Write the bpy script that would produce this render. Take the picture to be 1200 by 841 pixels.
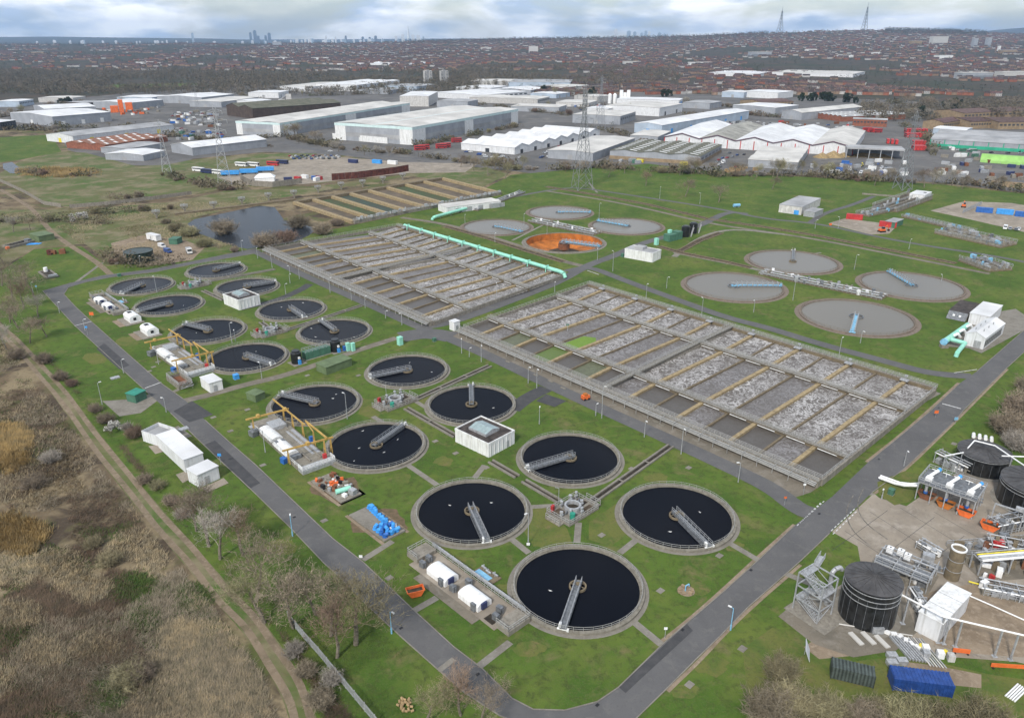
import bpy, bmesh, math, random
from mathutils import Vector, Matrix, noise
for o in list(bpy.data.objects): bpy.data.objects.remove(o)
sc = bpy.context.scene; COL = sc.collection
random.seed(11); R = math.radians; PI = math.pi

# ------------------------------------------------------------------ camera
F, PITCH, HC = 892.0, R(22.95), 100.0          # focal length in photo pixels (1200 wide), tilt, height
cam = bpy.data.cameras.new('camera'); co = bpy.data.objects.new('camera', cam); COL.objects.link(co)
co.location = (0, 0, HC); co.rotation_euler = (PI/2 - PITCH, 0, 0)
cam.sensor_width = 36; cam.sensor_fit = 'HORIZONTAL'; cam.lens = 36*F/1200
cam.clip_start = 1; cam.clip_end = 60000; sc.camera = co

# ------------------------------------------------------------------ sky and sun
SUN_EL, SUN_AZ = R(42), R(205)                 # azimuth: compass-like, measured from +Y clockwise
w = bpy.data.worlds.new('World'); sc.world = w; w.use_nodes = True
nt = w.node_tree; nt.nodes.clear(); N = nt.nodes.new; L = nt.links.new
out = N('ShaderNodeOutputWorld'); bg = N('ShaderNodeBackground'); bg.inputs[1].default_value = 0.080
sky = N('ShaderNodeTexSky'); sky.sky_type = 'NISHITA'; sky.sun_disc = False
sky.sun_elevation = SUN_EL; sky.sun_rotation = SUN_AZ; sky.altitude = 100; sky.air_density = 1.0; sky.dust_density = 0.6
tc = N('ShaderNodeTexCoord'); 
cb = N('ShaderNodeMapping'); cb.inputs['Scale'].default_value = (5.5, 5.5, 19); cb.inputs['Location'].default_value = (3.1, 0.4, 0.2); L(tc.outputs['Generated'], cb.inputs[0])
n1 = N('ShaderNodeTexNoise'); n1.inputs['Scale'].default_value = 1.0; n1.inputs['Detail'].default_value = 5; n1.inputs['Roughness'].default_value = .58
n1.inputs['Distortion'].default_value = .35; L(cb.outputs[0], n1.inputs['Vector'])
cov = N('ShaderNodeValToRGB'); cov.color_ramp.elements[0].position = .42; cov.color_ramp.elements[1].position = .58
cov.color_ramp.elements[0].color = (.28, .28, .28, 1); L(n1.outputs[0], cov.inputs[0])
n2 = N('ShaderNodeTexNoise'); n2.inputs['Scale'].default_value = 1.9; n2.inputs['Detail'].default_value = 4; L(cb.outputs[0], n2.inputs['Vector'])
shd = N('ShaderNodeValToRGB'); shd.color_ramp.elements[0].position = .40; shd.color_ramp.elements[1].position = .58
shd.color_ramp.elements[0].color = (6.0, 7.4, 9.6, 1); shd.color_ramp.elements[1].color = (14.0, 14.2, 14.6, 1); L(n2.outputs[0], shd.inputs[0])
mix = N('ShaderNodeMix'); mix.data_type = 'RGBA'; L(cov.outputs[0], mix.inputs[0]); L(sky.outputs[0], mix.inputs[6]); L(shd.outputs[0], mix.inputs[7])
L(mix.outputs[2], bg.inputs[0]); L(bg.outputs[0], out.inputs[0])
sl = bpy.data.lights.new('sun', 'SUN'); sl.energy = 2.9; sl.angle = R(6); sl.color = (1, .96, .9)
so = bpy.data.objects.new('sun', sl); COL.objects.link(so)
d_sun = Vector((math.sin(SUN_AZ)*math.cos(SUN_EL), math.cos(SUN_AZ)*math.cos(SUN_EL), math.sin(SUN_EL)))
so.rotation_euler = (-d_sun).to_track_quat('-Z', 'Y').to_euler(); so.location = (0, 0, 900)
sc.view_settings.view_transform = 'Standard'; sc.view_settings.look = 'None'
sc.view_settings.gamma = 1; sc.view_settings.exposure = 0.36
sc.render.engine = 'CYCLES'
cy = sc.cycles; cy.max_bounces = 4; cy.diffuse_bounces = 2; cy.glossy_bounces = 2; cy.transmission_bounces = 2; cy.volume_bounces = 0; cy.transparent_max_bounces = 4
cy.caustics_reflective = False; cy.caustics_refractive = False

# ------------------------------------------------------------------ where a photo pixel meets the ground (or a height z)
_cp, _sp = math.cos(PITCH), math.sin(PITCH)
def G(u, v, z=0.0):
    a = (u-600)/F; b = (v-420.5)/F
    t = (z-HC)/(-_sp-b*_cp)
    return Vector((a*t, (_cp-b*_sp)*t))
def G3(u, v, z=0.0): p = G(u, v, z); return Vector((p.x, p.y, z))
def PX(p):
    z = p[2]-HC; d = p[1]*_cp-z*_sp
    return (600+p[0]/d*F, 420.5-(p[1]*_sp+z*_cp)/d*F, d)
def ang(a, b): d = b-a; return math.atan2(d.y, d.x)
SITE = R(43.6)                                  # heading of the works' grid

# ------------------------------------------------------------------ materials
MATS = {}
def M(name, col, rough=.8, var=.18, scale=1.0, metal=0., spec=.3, col2=None, world=False, bump=0., stripes=None, rnd=0., trans=0., streak=0.):
    if name in MATS: return MATS[name]
    m = bpy.data.materials.new(name); m.use_nodes = True; t = m.node_tree; b = t.nodes['Principled BSDF']
    b.inputs['Roughness'].default_value = rough; b.inputs['Metallic'].default_value = metal; b.inputs['Specular IOR Level'].default_value = spec
    n = t.nodes.new; l = t.links.new
    if world: vec = n('ShaderNodeNewGeometry').outputs['Position']
    else: vec = n('ShaderNodeTexCoord').outputs['Object']
    c2 = col2 or tuple(max(0, c*(1-2.2*var)) for c in col); c1 = col if col2 else tuple(c*(1+var*.6) for c in col)
    a = n('ShaderNodeTexNoise'); a.inputs['Scale'].default_value = scale; a.inputs['Detail'].default_value = 3; a.inputs['Roughness'].default_value = .65; l(vec, a.inputs['Vector'])
    r = n('ShaderNodeValToRGB'); r.color_ramp.elements[0].position = .34; r.color_ramp.elements[1].position = .66
    r.color_ramp.elements[0].color = (*c2, 1); r.color_ramp.elements[1].color = (*c1, 1); l(a.outputs[0], r.inputs[0])
    cur = r.outputs[0]
    if streak:
        mp = n('ShaderNodeMapping'); mp.inputs['Scale'].default_value = (1.6, 1.6, .12); l(vec, mp.inputs[0]); sn = n('ShaderNodeTexNoise'); sn.inputs['Scale'].default_value = 1.; sn.inputs['Detail'].default_value = 3; l(mp.outputs[0], sn.inputs['Vector'])
        sr = n('ShaderNodeMapRange'); sr.inputs[1].default_value = .48; sr.inputs[2].default_value = .75; sr.inputs[4].default_value = streak; l(sn.outputs[0], sr.inputs[0])
        sm_ = n('ShaderNodeMix'); sm_.data_type = 'RGBA'; l(sr.outputs[0], sm_.inputs[0]); l(cur, sm_.inputs[6]); sm_.inputs[7].default_value = (col[0]*.42, col[1]*.40, col[2]*.34, 1); cur = sm_.outputs[2]
    if rnd:
        oi = n('ShaderNodeObjectInfo'); hs = n('ShaderNodeHueSaturation')
        mr = n('ShaderNodeMapRange'); mr.inputs[3].default_value = 1-rnd; mr.inputs[4].default_value = 1+rnd; l(oi.outputs['Random'], mr.inputs[0]); l(mr.outputs[0], hs.inputs['Value'])
        mr2 = n('ShaderNodeMapRange'); mr2.inputs[3].default_value = .5-rnd*.05; mr2.inputs[4].default_value = .5+rnd*.05
        mm = n('ShaderNodeMath'); mm.operation = 'FRACT'; ml = n('ShaderNodeMath'); ml.operation = 'MULTIPLY'; ml.inputs[1].default_value = 7.31
        l(oi.outputs['Random'], ml.inputs[0]); l(ml.outputs[0], mm.inputs[0]); l(mm.outputs[0], mr2.inputs[0]); l(mr2.outputs[0], hs.inputs['Hue'])
        l(cur, hs.inputs['Color']); cur = hs.outputs[0]
    if stripes:
        wv = n('ShaderNodeTexWave'); wv.bands_direction = stripes[0]; wv.inputs['Scale'].default_value = stripes[1]; wv.inputs['Distortion'].default_value = 0
        l(vec, wv.inputs['Vector']); bp = n('ShaderNodeBump'); bp.inputs['Strength'].default_value = .5; bp.inputs['Distance'].default_value = .05
        l(wv.outputs[1], bp.inputs['Height']); l(bp.outputs[0], b.inputs['Normal'])
    elif bump:
        bp = n('ShaderNodeBump'); bp.inputs['Strength'].default_value = bump; bp.inputs['Distance'].default_value = .1
        l(a.outputs[0], bp.inputs['Height']); l(bp.outputs[0], b.inputs['Normal'])
    l(cur, b.inputs['Base Color']); MATS[name] = m; return m

def layered(name, cols, scales, rough=.95, spec=.15, bump=.0, sharp=.5):
    """several colours blended by world-space noise of different sizes: list of (colour), list of (scale, lo, hi)"""
    m = bpy.data.materials.new(name); m.use_nodes = True; t = m.node_tree; b = t.nodes['Principled BSDF']; n = t.nodes.new; l = t.links.new
    b.inputs['Roughness'].default_value = rough; b.inputs['Specular IOR Level'].default_value = spec
    vec = n('ShaderNodeNewGeometry').outputs['Position']; cur = None
    rgb = n('ShaderNodeRGB'); rgb.outputs[0].default_value = (*cols[0], 1); cur = rgb.outputs[0]
    for i, (c, (s, lo, hi)) in enumerate(zip(cols[1:], scales)):
        mp = n('ShaderNodeMapping'); mp.inputs['Location'].default_value = (i*37.3, i*11.7, 0); l(vec, mp.inputs[0])
        a = n('ShaderNodeTexNoise'); a.inputs['Scale'].default_value = s; a.inputs['Detail'].default_value = 4; a.inputs['Roughness'].default_value = .7; a.inputs['Distortion'].default_value = .4; l(mp.outputs[0], a.inputs['Vector'])
        mr = n('ShaderNodeMapRange'); mr.inputs[1].default_value = lo; mr.inputs[2].default_value = hi; l(a.outputs[0], mr.inputs[0])
        mx = n('ShaderNodeMix'); mx.data_type = 'RGBA'; l(mr.outputs[0], mx.inputs[0]); l(cur, mx.inputs[6]); mx.inputs[7].default_value = (*c, 1); cur = mx.outputs[2]
    if bump:
        bp = n('ShaderNodeBump'); bp.inputs['Strength'].default_value = bump; bp.inputs['Distance'].default_value = .15; l(a.outputs[0], bp.inputs['Height']); l(bp.outputs[0], b.inputs['Normal'])
    l(cur, b.inputs['Base Color']); MATS[name] = m; return m

layered('grass', [(.078,.130,.021), (.050,.098,.015), (.115,.145,.030), (.145,.132,.055), (.052,.070,.019), (.094,.115,.034)],
        [(.06,.40,.60), (.04,.48,.64), (.13,.55,.70), (.5,.48,.70), (2.6,.48,.76)], bump=.5)
layered('grass_olive', [(.120,.130,.036), (.075,.112,.025), (.155,.130,.055), (.07,.07,.03)], [(.12,.45,.62), (.3,.54,.72), (1.5,.52,.78)], bump=.5)
layered('grass_rough', [(.118,.118,.050), (.072,.112,.028), (.200,.172,.105), (.135,.105,.066)], [(.022,.42,.60), (.06,.46,.64), (.4,.50,.74)], bump=.5)
layered('scrub_soil', [(.135,.100,.062), (.085,.098,.032), (.225,.178,.108), (.066,.050,.035), (.11,.085,.055)], [(.035,.48,.58), (.045,.47,.58), (.06,.50,.60), (1.2,.5,.75)], bump=.6)
layered('far_land', [(.060,.054,.040), (.040,.050,.026), (.085,.060,.045), (.033,.031,.026)], [(.004,.45,.62), (.012,.48,.66), (.03,.5,.7)])
layered('asphalt', [(.112,.109,.108), (.092,.090,.090), (.135,.130,.123), (.08,.077,.075)], [(.07,.42,.66), (.35,.52,.72), (2.2,.55,.85)], rough=.85, spec=.25)
layered('asphalt_dark', [(.052,.052,.054), (.075,.073,.073)], [(.4,.4,.7)], rough=.85, spec=.25)
layered('track_dirt', [(.215,.166,.115), (.16,.125,.085), (.265,.21,.15), (.12,.105,.06)], [(.2,.42,.62), (.8,.5,.72), (.35,.56,.70)], bump=.4)
layered('concrete_yard', [(.285,.245,.195), (.21,.18,.145), (.345,.305,.255), (.15,.125,.10)], [(.06,.42,.62), (.2,.5,.7), (.9,.58,.8)], rough=.9)
layered('industrial_yard', [(.135,.13,.125), (.10,.097,.093), (.185,.172,.155), (.075,.068,.058)], [(.012,.42,.62), (.03,.5,.7), (.1,.55,.75)], rough=.9)
layered('apron', [(.185,.160,.125), (.14,.125,.10), (.23,.205,.17), (.10,.085,.065)], [(.09,.42,.64), (.3,.5,.7), (1.4,.55,.8)], rough=.9)
layered('path_concrete', [(.215,.198,.168), (.165,.15,.125), (.26,.24,.21)], [(.3,.42,.64), (1.5,.52,.75)], rough=.9)
layered('dirt', [(.250,.195,.138), (.185,.142,.10), (.31,.25,.185)], [(.2,.42,.62), (.8,.5,.72)], bump=.4)
M('concrete', (.275, .25, .21), .9, .2, .7, col2=(.18, .163, .135), streak=0.6)
M('concrete_tan', (.375, .290, .162), .9, .2, .6, col2=(.23, .178, .105), streak=0.55)
M('concrete_brown', (.195, .155, .098), .9, .2, .8, col2=(.125, .10, .066))
M('coping', (.250, .230, .190), .9, .18, .9, col2=(.165, .15, .12), streak=0.5)
M('coping_brown', (.205, .165, .13), .9, .18, .8, col2=(.145, .115, .09))
M('galv', (.46, .47, .48), .5, .15, 2., metal=.35, spec=.5, streak=0.3)
M('pylon_steel', (.25, .26, .27), .6, .15, 1., metal=.2)
M('galv_dark', (.20, .21, .22), .55, .2, 1.5, metal=.3, spec=.5)
M('rail_grey', (.40, .395, .375), .6, .12, 2., metal=.2)
M('white_paint', (.74, .74, .725), .55, .06, .5, spec=.4, streak=0.5)
M('white_clad', (.69, .695, .70), .5, .06, .3, spec=.4, stripes=('X', 3.), streak=0.45)
M('roof_white', (.68, .68, .675), .6, .10, .05, spec=.3)
M('roof_cream', (.56, .54, .50), .7, .12, .04, spec=.3)
M('roof_grey', (.36, .36, .36), .7, .15, .05, spec=.3)
M('roof_moss', (.145, .138, .105), .9, .25, .12, col2=(.085, .088, .06))
M('roof_rust', (.30, .13, .075), .9, .3, .3, col2=(.17, .10, .075))
M('roof_tile', (.118, .074, .066), .9, .25, .3, rnd=.3)
M('clad_grey', (.33, .345, .37), .55, .08, .1, spec=.4, streak=0.3)
M('clad_blue', (.40, .47, .55), .55, .08, .1, spec=.4)
M('clad_brown', (.085, .062, .05), .7, .15, .2)
M('brick', (.265, .185, .13), .9, .15, .4, rnd=.15)
M('brick_tan', (.29, .215, .135), .9, .12, .3)
M('brick_red', (.27, .105, .065), .9, .15, .4)
M('render_white', (.54, .525, .50), .8, .1, .4, rnd=.1, streak=0.5)
M('glass', (.03, .038, .045), .12, .1, 1., spec=.6)
M('window_dark', (.045, .05, .058), .3, .1, 1., spec=.5)
M('black_tank', (.018, .019, .020), .35, .35, .8, spec=.5, streak=0.5)
M('tank_green', (.022, .040, .030), .4, .35, .6, spec=.5)
M('roof_black', (.075, .072, .072), .6, .18, .5, spec=.35)
M('roof_flat_dark', (.070, .058, .052), .85, .25, .6)
M('mint', (.30, .66, .52), .5, .07, .6, spec=.4, streak=0.3)
M('teal', (.022, .24, .165), .5, .12, .6, spec=.4)
M('green_box', (.07, .17, .115), .6, .12, .5, spec=.35, streak=0.4)
M('green_shed', (.125, .17, .085), .7, .12, .4)
M('sky_blue', (.22, .47, .66), .5, .12, .8, spec=.4)
M('blue', (.03, .13, .42), .5, .15, .6, spec=.4)
M('bright_blue', (.06, .32, .72), .5, .12, .6, spec=.4)
M('red', (.48, .04, .04), .5, .15, .5, spec=.4)
M('orange', (.75, .16, .04), .55, .12, .6, spec=.4)
M('orange_rust', (.52, .17, .032), .9, .25, .25, col2=(.24, .085, .022))
M('rust', (.22, .09, .045), .9, .25, .5, col2=(.13, .06, .035))
M('rust_dark', (.12, .042, .03), .9, .25, .5)
M('yellow', (.50, .32, .09), .55, .12, .8, spec=.4, streak=0.5)
M('yellow_bright', (.75, .62, .05), .55, .1, .8, spec=.4)
M('lime', (.27, .50, .13), .55, .08, .2)
M('green_roof', (.035, .36, .22), .6, .1, .2)
M('skip_mud', (.10, .075, .05), .95, .3, 1.2)
M('tyre', (.02, .02, .02), .85, .1, 2.)
M('black', (.02, .02, .022), .5, .2, 1.)
M('pvc_white', (.80, .80, .79), .4, .04, 1., spec=.45, streak=0.3)
M('navy', (.03, .04, .11), .4, .1, 1., spec=.5)
M('sludge', (.045, .036, .025), .7, .3, .6)
M('mud_floor', (.150, .115, .082), .9, .25, .12, col2=(.085, .072, .052), world=True)
M('algae_floor', (.050, .085, .035), .9, .3, .15, col2=(.075, .07, .04), world=True)
M('teal_floor', (.045, .075, .055), .8, .3, .15, col2=(.06, .06, .045), world=True)
M('bark', (.215, .185, .14), .95, .25, 2.)
M('twig_brown', (.265, .215, .155), .95, .25, .8, rnd=.25)
M('twig_olive', (.285, .255, .145), .95, .25, .8, rnd=.25)
M('twig_grey', (.345, .310, .262), .95, .2, .8, rnd=.2)
M('twig_red', (.275, .190, .140), .95, .25, .8, rnd=.25)
M('leaf_dark', (.030, .045, .020), .9, .3, .6, rnd=.3)
M('leaf_green', (.060, .095, .025), .9, .3, .6, rnd=.3)
M('blossom', (.50, .48, .44), .9, .2, .8)
M('dry_grass', (.39, .305, .18), .95, .3, .5, col2=(.22, .19, .13), world=True)
M('grey_grass', (.290, .240, .172), .95, .3, .5, col2=(.16, .135, .09), world=True)
M('reed', (.42, .29, .12), .95, .25, .4, col2=(.24, .18, .09), world=True)
M('bramble', (.150, .102, .068), .95, .3, .4, col2=(.082, .064, .042), world=True)
M('green_blades', (.052, .10, .018), .95, .3, .5, col2=(.075, .092, .028), world=True)
M('wood_far', (.170, .140, .105), .95, .3, .03, col2=(.095, .088, .062), world=True)
M('wood_far_dark', (.085, .078, .058), .95, .3, .03, col2=(.045, .05, .034), world=True)
M('wood', (.36, .25, .13), .85, .15, 1.)
M('gravel_pile', (.33, .24, .12), .95, .2, .5)
M('brown_pile', (.13, .11, .10), .95, .25, .5)
M('paint_line', (.62, .62, .60), .8, .2, 2.)
M('city_glass', (.34, .42, .50), .4, .08, .02)
M('city_dark', (.16, .20, .26), .4, .08, .02)
M('city_pale', (.66, .68, .70), .6, .05, .02)
for i, c in enumerate([(.62,.62,.62), (.30,.31,.33), (.02,.02,.025), (.32,.03,.03), (.03,.07,.22), (.50,.52,.54), (.10,.11,.12), (.70,.70,.69)]):
    M('car%d' % i, c, .3, .03, 1., spec=.6)

def water_mat(name, col, rough, spec, wave=.0, foam=None, ior=1.33):
    m = bpy.data.materials.new(name); m.use_nodes = True; t = m.node_tree; b = t.nodes['Principled BSDF']; n = t.nodes.new; l = t.links.new
    b.inputs['Roughness'].default_value = rough; b.inputs['Specular IOR Level'].default_value = spec; b.inputs['Base Color'].default_value = (*col, 1); b.inputs['IOR'].default_value = ior
    vec = n('ShaderNodeNewGeometry').outputs['Position']
    a = n('ShaderNodeTexNoise'); a.inputs['Scale'].default_value = 1.4; a.inputs['Detail'].default_value = 4; l(vec, a.inputs['Vector'])
    if wave:
        bp = n('ShaderNodeBump'); bp.inputs['Strength'].default_value = wave; bp.inputs['Distance'].default_value = .05; l(a.outputs[0], bp.inputs['Height']); l(bp.outputs[0], b.inputs['Normal'])
    if foam:
        fc, amount = foam
        d = n('ShaderNodeTexNoise'); d.inputs['Scale'].default_value = .36; d.inputs['Detail'].default_value = 5; d.inputs['Roughness'].default_value = .62; d.inputs['Distortion'].default_value = 1.2; l(vec, d.inputs['Vector'])
        s = n('ShaderNodeMath'); s.operation = 'SUBTRACT'; s.inputs[1].default_value = .5; l(d.outputs[0], s.inputs[0])
        ab = n('ShaderNodeMath'); ab.operation = 'ABSOLUTE'; l(s.outputs[0], ab.inputs[0])
        mr = n('ShaderNodeMapRange'); mr.inputs[1].default_value = .055; mr.inputs[2].default_value = .0; l(ab.outputs[0], mr.inputs[0])
        g2 = n('ShaderNodeTexNoise'); g2.inputs['Scale'].default_value = .085; g2.inputs['Detail'].default_value = 3; l(vec, g2.inputs['Vector'])
        mr2 = n('ShaderNodeMapRange'); mr2.inputs[1].default_value = .30; mr2.inputs[2].default_value = .62; mr2.inputs[3].default_value = amount*.38; mr2.inputs[4].default_value = amount; l(g2.outputs[0], mr2.inputs[0])
        mu = n('ShaderNodeMath'); mu.operation = 'MULTIPLY'; l(mr.outputs[0], mu.inputs[0]); l(mr2.outputs[0], mu.inputs[1])
        g3 = n('ShaderNodeTexNoise'); g3.inputs['Scale'].default_value = 1.9; g3.inputs['Detail'].default_value = 5; l(vec, g3.inputs['Vector'])
        mr3 = n('ShaderNodeMapRange'); mr3.inputs[1].default_value = .50; mr3.inputs[2].default_value = .72; mr3.inputs[4].default_value = amount*.55; l(g3.outputs[0], mr3.inputs[0])
        mxx = n('ShaderNodeMath'); mxx.operation = 'MAXIMUM'; l(mu.outputs[0], mxx.inputs[0]); l(mr3.outputs[0], mxx.inputs[1])
        mx = n('ShaderNodeMix'); mx.data_type = 'RGBA'; mx.inputs[6].default_value = (*col, 1); mx.inputs[7].default_value = (*fc, 1); l(mxx.outputs[0], mx.inputs[0]); l(mx.outputs[2], b.inputs['Base Color'])
        rr = n('ShaderNodeMapRange'); rr.inputs[3].default_value = rough; rr.inputs[4].default_value = .8; l(mxx.outputs[0], rr.inputs[0]); l(rr.outputs[0], b.inputs['Roughness'])
    MATS[name] = m; return m
water_mat('water_black', (.0046, .0055, .0088), .12, .5, .10, None, 1.14)
water_mat('water_grey', (.172, .158, .132), .2, .5, .06, None, 1.2)
water_mat('water_pond', (.026, .030, .036), .2, .5, .3, None, 1.16)
water_mat('water_foam', (.108, .094, .082), .45, .3, .2, ((.56, .545, .53), 1.0))
water_mat('water_foam_low', (.112, .100, .090), .4, .3, .2, ((.34, .33, .335), .75))
water_mat('water_still', (.088, .078, .068), .3, .3, .1, ((.17, .165, .16), .35))
water_mat('water_algae', (.130, .215, .035), .6, .2, .1, ((.21, .31, .075), .6))
water_mat('water_algae_dull', (.105, .150, .045), .5, .2, .1, ((.17, .21, .10), .6))
water_mat('water_murk', (.10, .105, .065), .4, .3, .1, ((.20, .22, .14), .6))

# ------------------------------------------------------------------ mesh helpers
class MB:
    def __init__(s): s.v = []; s.f = []; s.m = []
    def add(s, vs, fs, mi=0):
        k = len(s.v); s.v += [tuple(p) for p in vs]
        for q in fs: s.f.append(tuple(i+k for i in q)); s.m.append(mi)
        return s
    def box(s, x0, x1, y0, y1, z0, z1, mi=0, T=None):
        vs = [Vector(p) for p in ((x0,y0,z0),(x1,y0,z0),(x1,y1,z0),(x0,y1,z0),(x0,y0,z1),(x1,y0,z1),(x1,y1,z1),(x0,y1,z1))]
        if T is not None: vs = [T @ p for p in vs]
        return s.add(vs, ((0,3,2,1),(4,5,6,7),(0,1,5,4),(1,2,6,5),(2,3,7,6),(3,0,4,7)), mi)
    def cbox(s, c, d, rot=0, mi=0):
        T = Matrix.Translation(c) @ Matrix.Rotation(rot, 4, 'Z')
        return s.box(-d[0]/2, d[0]/2, -d[1]/2, d[1]/2, 0, d[2], mi, T)
    def bar(s, p, q, w, h, mi=0):
        p = Vector(p); q = Vector(q); d = q-p; L_ = d.length
        if L_ < 1e-6: return s
        x = d/L_; up = Vector((0,0,1))
        if abs(x.z) > .95: up = Vector((0,1,0))
        y = up.cross(x).normalized(); z = x.cross(y)
        vs = [p+y*(a*w/2)+z*(b*h/2) for a, b in ((-1,-1),(1,-1),(1,1),(-1,1))]+[q+y*(a*w/2)+z*(b*h/2) for a, b in ((-1,-1),(1,-1),(1,1),(-1,1))]
        return s.add(vs, ((0,1,2,3),(7,6,5,4),(0,4,5,1),(1,5,6,2),(2,6,7,3),(3,7,4,0)), mi)
    def tube(s, p, q, r, n=6, r2=None, mi=0, cap=True):
        p = Vector(p); q = Vector(q); d = q-p
        if d.length < 1e-6: return s
        x = d.normalized(); up = Vector((0,0,1))
        if abs(x.z) > .95: up = Vector((1,0,0))
        y = up.cross(x).normalized(); z = x.cross(y); r2 = r if r2 is None else r2
        vs = [p+(y*math.cos(2*PI*i/n)+z*math.sin(2*PI*i/n))*r for i in range(n)]+[q+(y*math.cos(2*PI*i/n)+z*math.sin(2*PI*i/n))*r2 for i in range(n)]
        fs = [(i, (i+1)%n, n+(i+1)%n, n+i) for i in range(n)]
        if cap: fs += [tuple(range(n-1, -1, -1)), tuple(range(n, 2*n))]
        return s.add(vs, fs, mi)
    def path(s, pts, r, n=6, mi=0):
        for a, b in zip(pts[:-1], pts[1:]): s.tube(a, b, r, n, mi=mi)
        return s
    def cyl(s, x, y, z0, z1, r, n=16, r2=None, mi=0): return s.tube((x,y,z0), (x,y,z1), r, n, r2, mi)
    def ring(s, ri, ro, z0, z1, n=48, mi=0, cx=0, cy=0, a0=0, a1=2*PI):
        full = abs(a1-a0-2*PI) < 1e-6; k = n if full else n+1; vs = []
        for i in range(k):
            a = a0+(a1-a0)*i/n; c, t = math.cos(a), math.sin(a)
            vs += [(cx+ri*c,cy+ri*t,z0),(cx+ro*c,cy+ro*t,z0),(cx+ro*c,cy+ro*t,z1),(cx+ri*c,cy+ri*t,z1)]
        fs = []
        for i in range(n):
            a = 4*i; b = 4*((i+1)%k)
            fs += [(a+1,b+1,b+2,a+2),(a+2,b+2,b+3,a+3),(a+3,b+3,b,a),(a,b,b+1,a+1)]
        if not full: fs += [(0,1,2,3), (4*n+3,4*n+2,4*n+1,4*n)]
        return s.add(vs, fs, mi)
    def disc(s, r, z, n=48, mi=0, cx=0, cy=0): return s.add([(cx+r*math.cos(2*PI*i/n), cy+r*math.sin(2*PI*i/n), z) for i in range(n)], [tuple(range(n))], mi)
    def cone(s, r, z0, z1, n=24, mi=0, cx=0, cy=0):
        return s.add([(cx+r*math.cos(2*PI*i/n), cy+r*math.sin(2*PI*i/n), z0) for i in range(n)]+[(cx,cy,z1)], [(i,(i+1)%n,n) for i in range(n)], mi)
    def poly(s, pts, z, mi=0): return s.add([(p[0],p[1],z) for p in pts], [tuple(range(len(pts)))], mi)
    def prism(s, pts, z0, z1, mi=0):
        n = len(pts); return s.add([(p[0],p[1],z0) for p in pts]+[(p[0],p[1],z1) for p in pts], [tuple(range(n-1,-1,-1)), tuple(range(n,2*n))]+[(i,(i+1)%n,n+(i+1)%n,n+i) for i in range(n)], mi)
    def rail(s, pts, h=1.1, sp=2.0, r=.035, rails=(1.0,.5), closed=False, n=4, mi=0):
        """handrail along 3D points: posts and rails"""
        P = [Vector(p) for p in pts]
        if closed: P.append(P[0])
        for a, b in zip(P[:-1], P[1:]):
            for k in rails: s.bar(a+Vector((0,0,h*k)), b+Vector((0,0,h*k)), 2*r, 2*r, mi)
            m_ = max(1, int(round((b-a).length/sp)))
            for i in range(m_): q = a.lerp(b, i/m_); s.bar(q, q+Vector((0,0,h)), 2*r, 2*r, mi)
        q = P[-1]
        if not closed: s.bar(q, q+Vector((0,0,h)), 2*r, 2*r, mi)
        return s
    def mesh(s, name, mats):
        me = bpy.data.meshes.new(name); me.from_pydata(s.v, [], s.f)
        for m in ([mats] if isinstance(mats, str) else mats): me.materials.append(MATS[m])
        if any(s.m): me.polygons.foreach_set('material_index', s.m)
        me.update(); return me
    def build(s, name, mats, parent=None, loc=None, rotz=0):
        o = bpy.data.objects.new(name, s.mesh(name, mats)); COL.objects.link(o)
        if parent is not None: o.parent = parent
        if loc is not None: o.location = loc
        o.rotation_euler = (0, 0, rotz); return o
def inst(name, me, parent=None, loc=(0,0,0), rotz=0, scale=None):
    o = bpy.data.objects.new(name, me); COL.objects.link(o); o.location = loc; o.rotation_euler = (0,0,rotz)
    if parent is not None: o.parent = parent
    if scale is not None: o.scale = scale if hasattr(scale, '__len__') else (scale,)*3
    return o
def tag(o, label, cat, group=None):
    o['label'] = label; o['category'] = cat
    if group: o['group'] = group
    return o
def thing(name, label, cat, loc=(0,0,0), rotz=0, group=None, scale=None):
    o = bpy.data.objects.new(name, None); COL.objects.link(o); o.empty_display_size = .5
    if len(loc) == 2: loc = (loc[0], loc[1], 0)
    o.location = loc; o.rotation_euler = (0, 0, rotz)
    if scale: o.scale = (scale,)*3 if not hasattr(scale, '__len__') else scale
    return tag(o, label, cat, group)
def dup(root, loc, rotz, label=None, group=None, scale=None):
    r = root.copy(); COL.objects.link(r)
    if len(loc) == 2: loc = (loc[0], loc[1], 0)
    r.location = loc; r.rotation_euler = (0,0,rotz)
    if label: r['label'] = label
    if group: r['group'] = group
    if scale: r.scale = (scale,)*3 if not hasattr(scale, '__len__') else scale
    for ch in KIDS(root):
        c = ch.copy(); COL.objects.link(c); c.parent = r
        for g_ in KIDS(ch):
            d = g_.copy(); COL.objects.link(d); d.parent = c
    return r
def KIDS(o): return list(o.children)
def struct(o): o['kind'] = 'structure'; return o
def stuff(o, label=None, cat=None):
    o['kind'] = 'stuff'
    if label: o['label'] = label
    if cat: o['category'] = cat
    return o
def px(pts, z=0): return [G(u, v, z) for u, v in pts]
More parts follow.
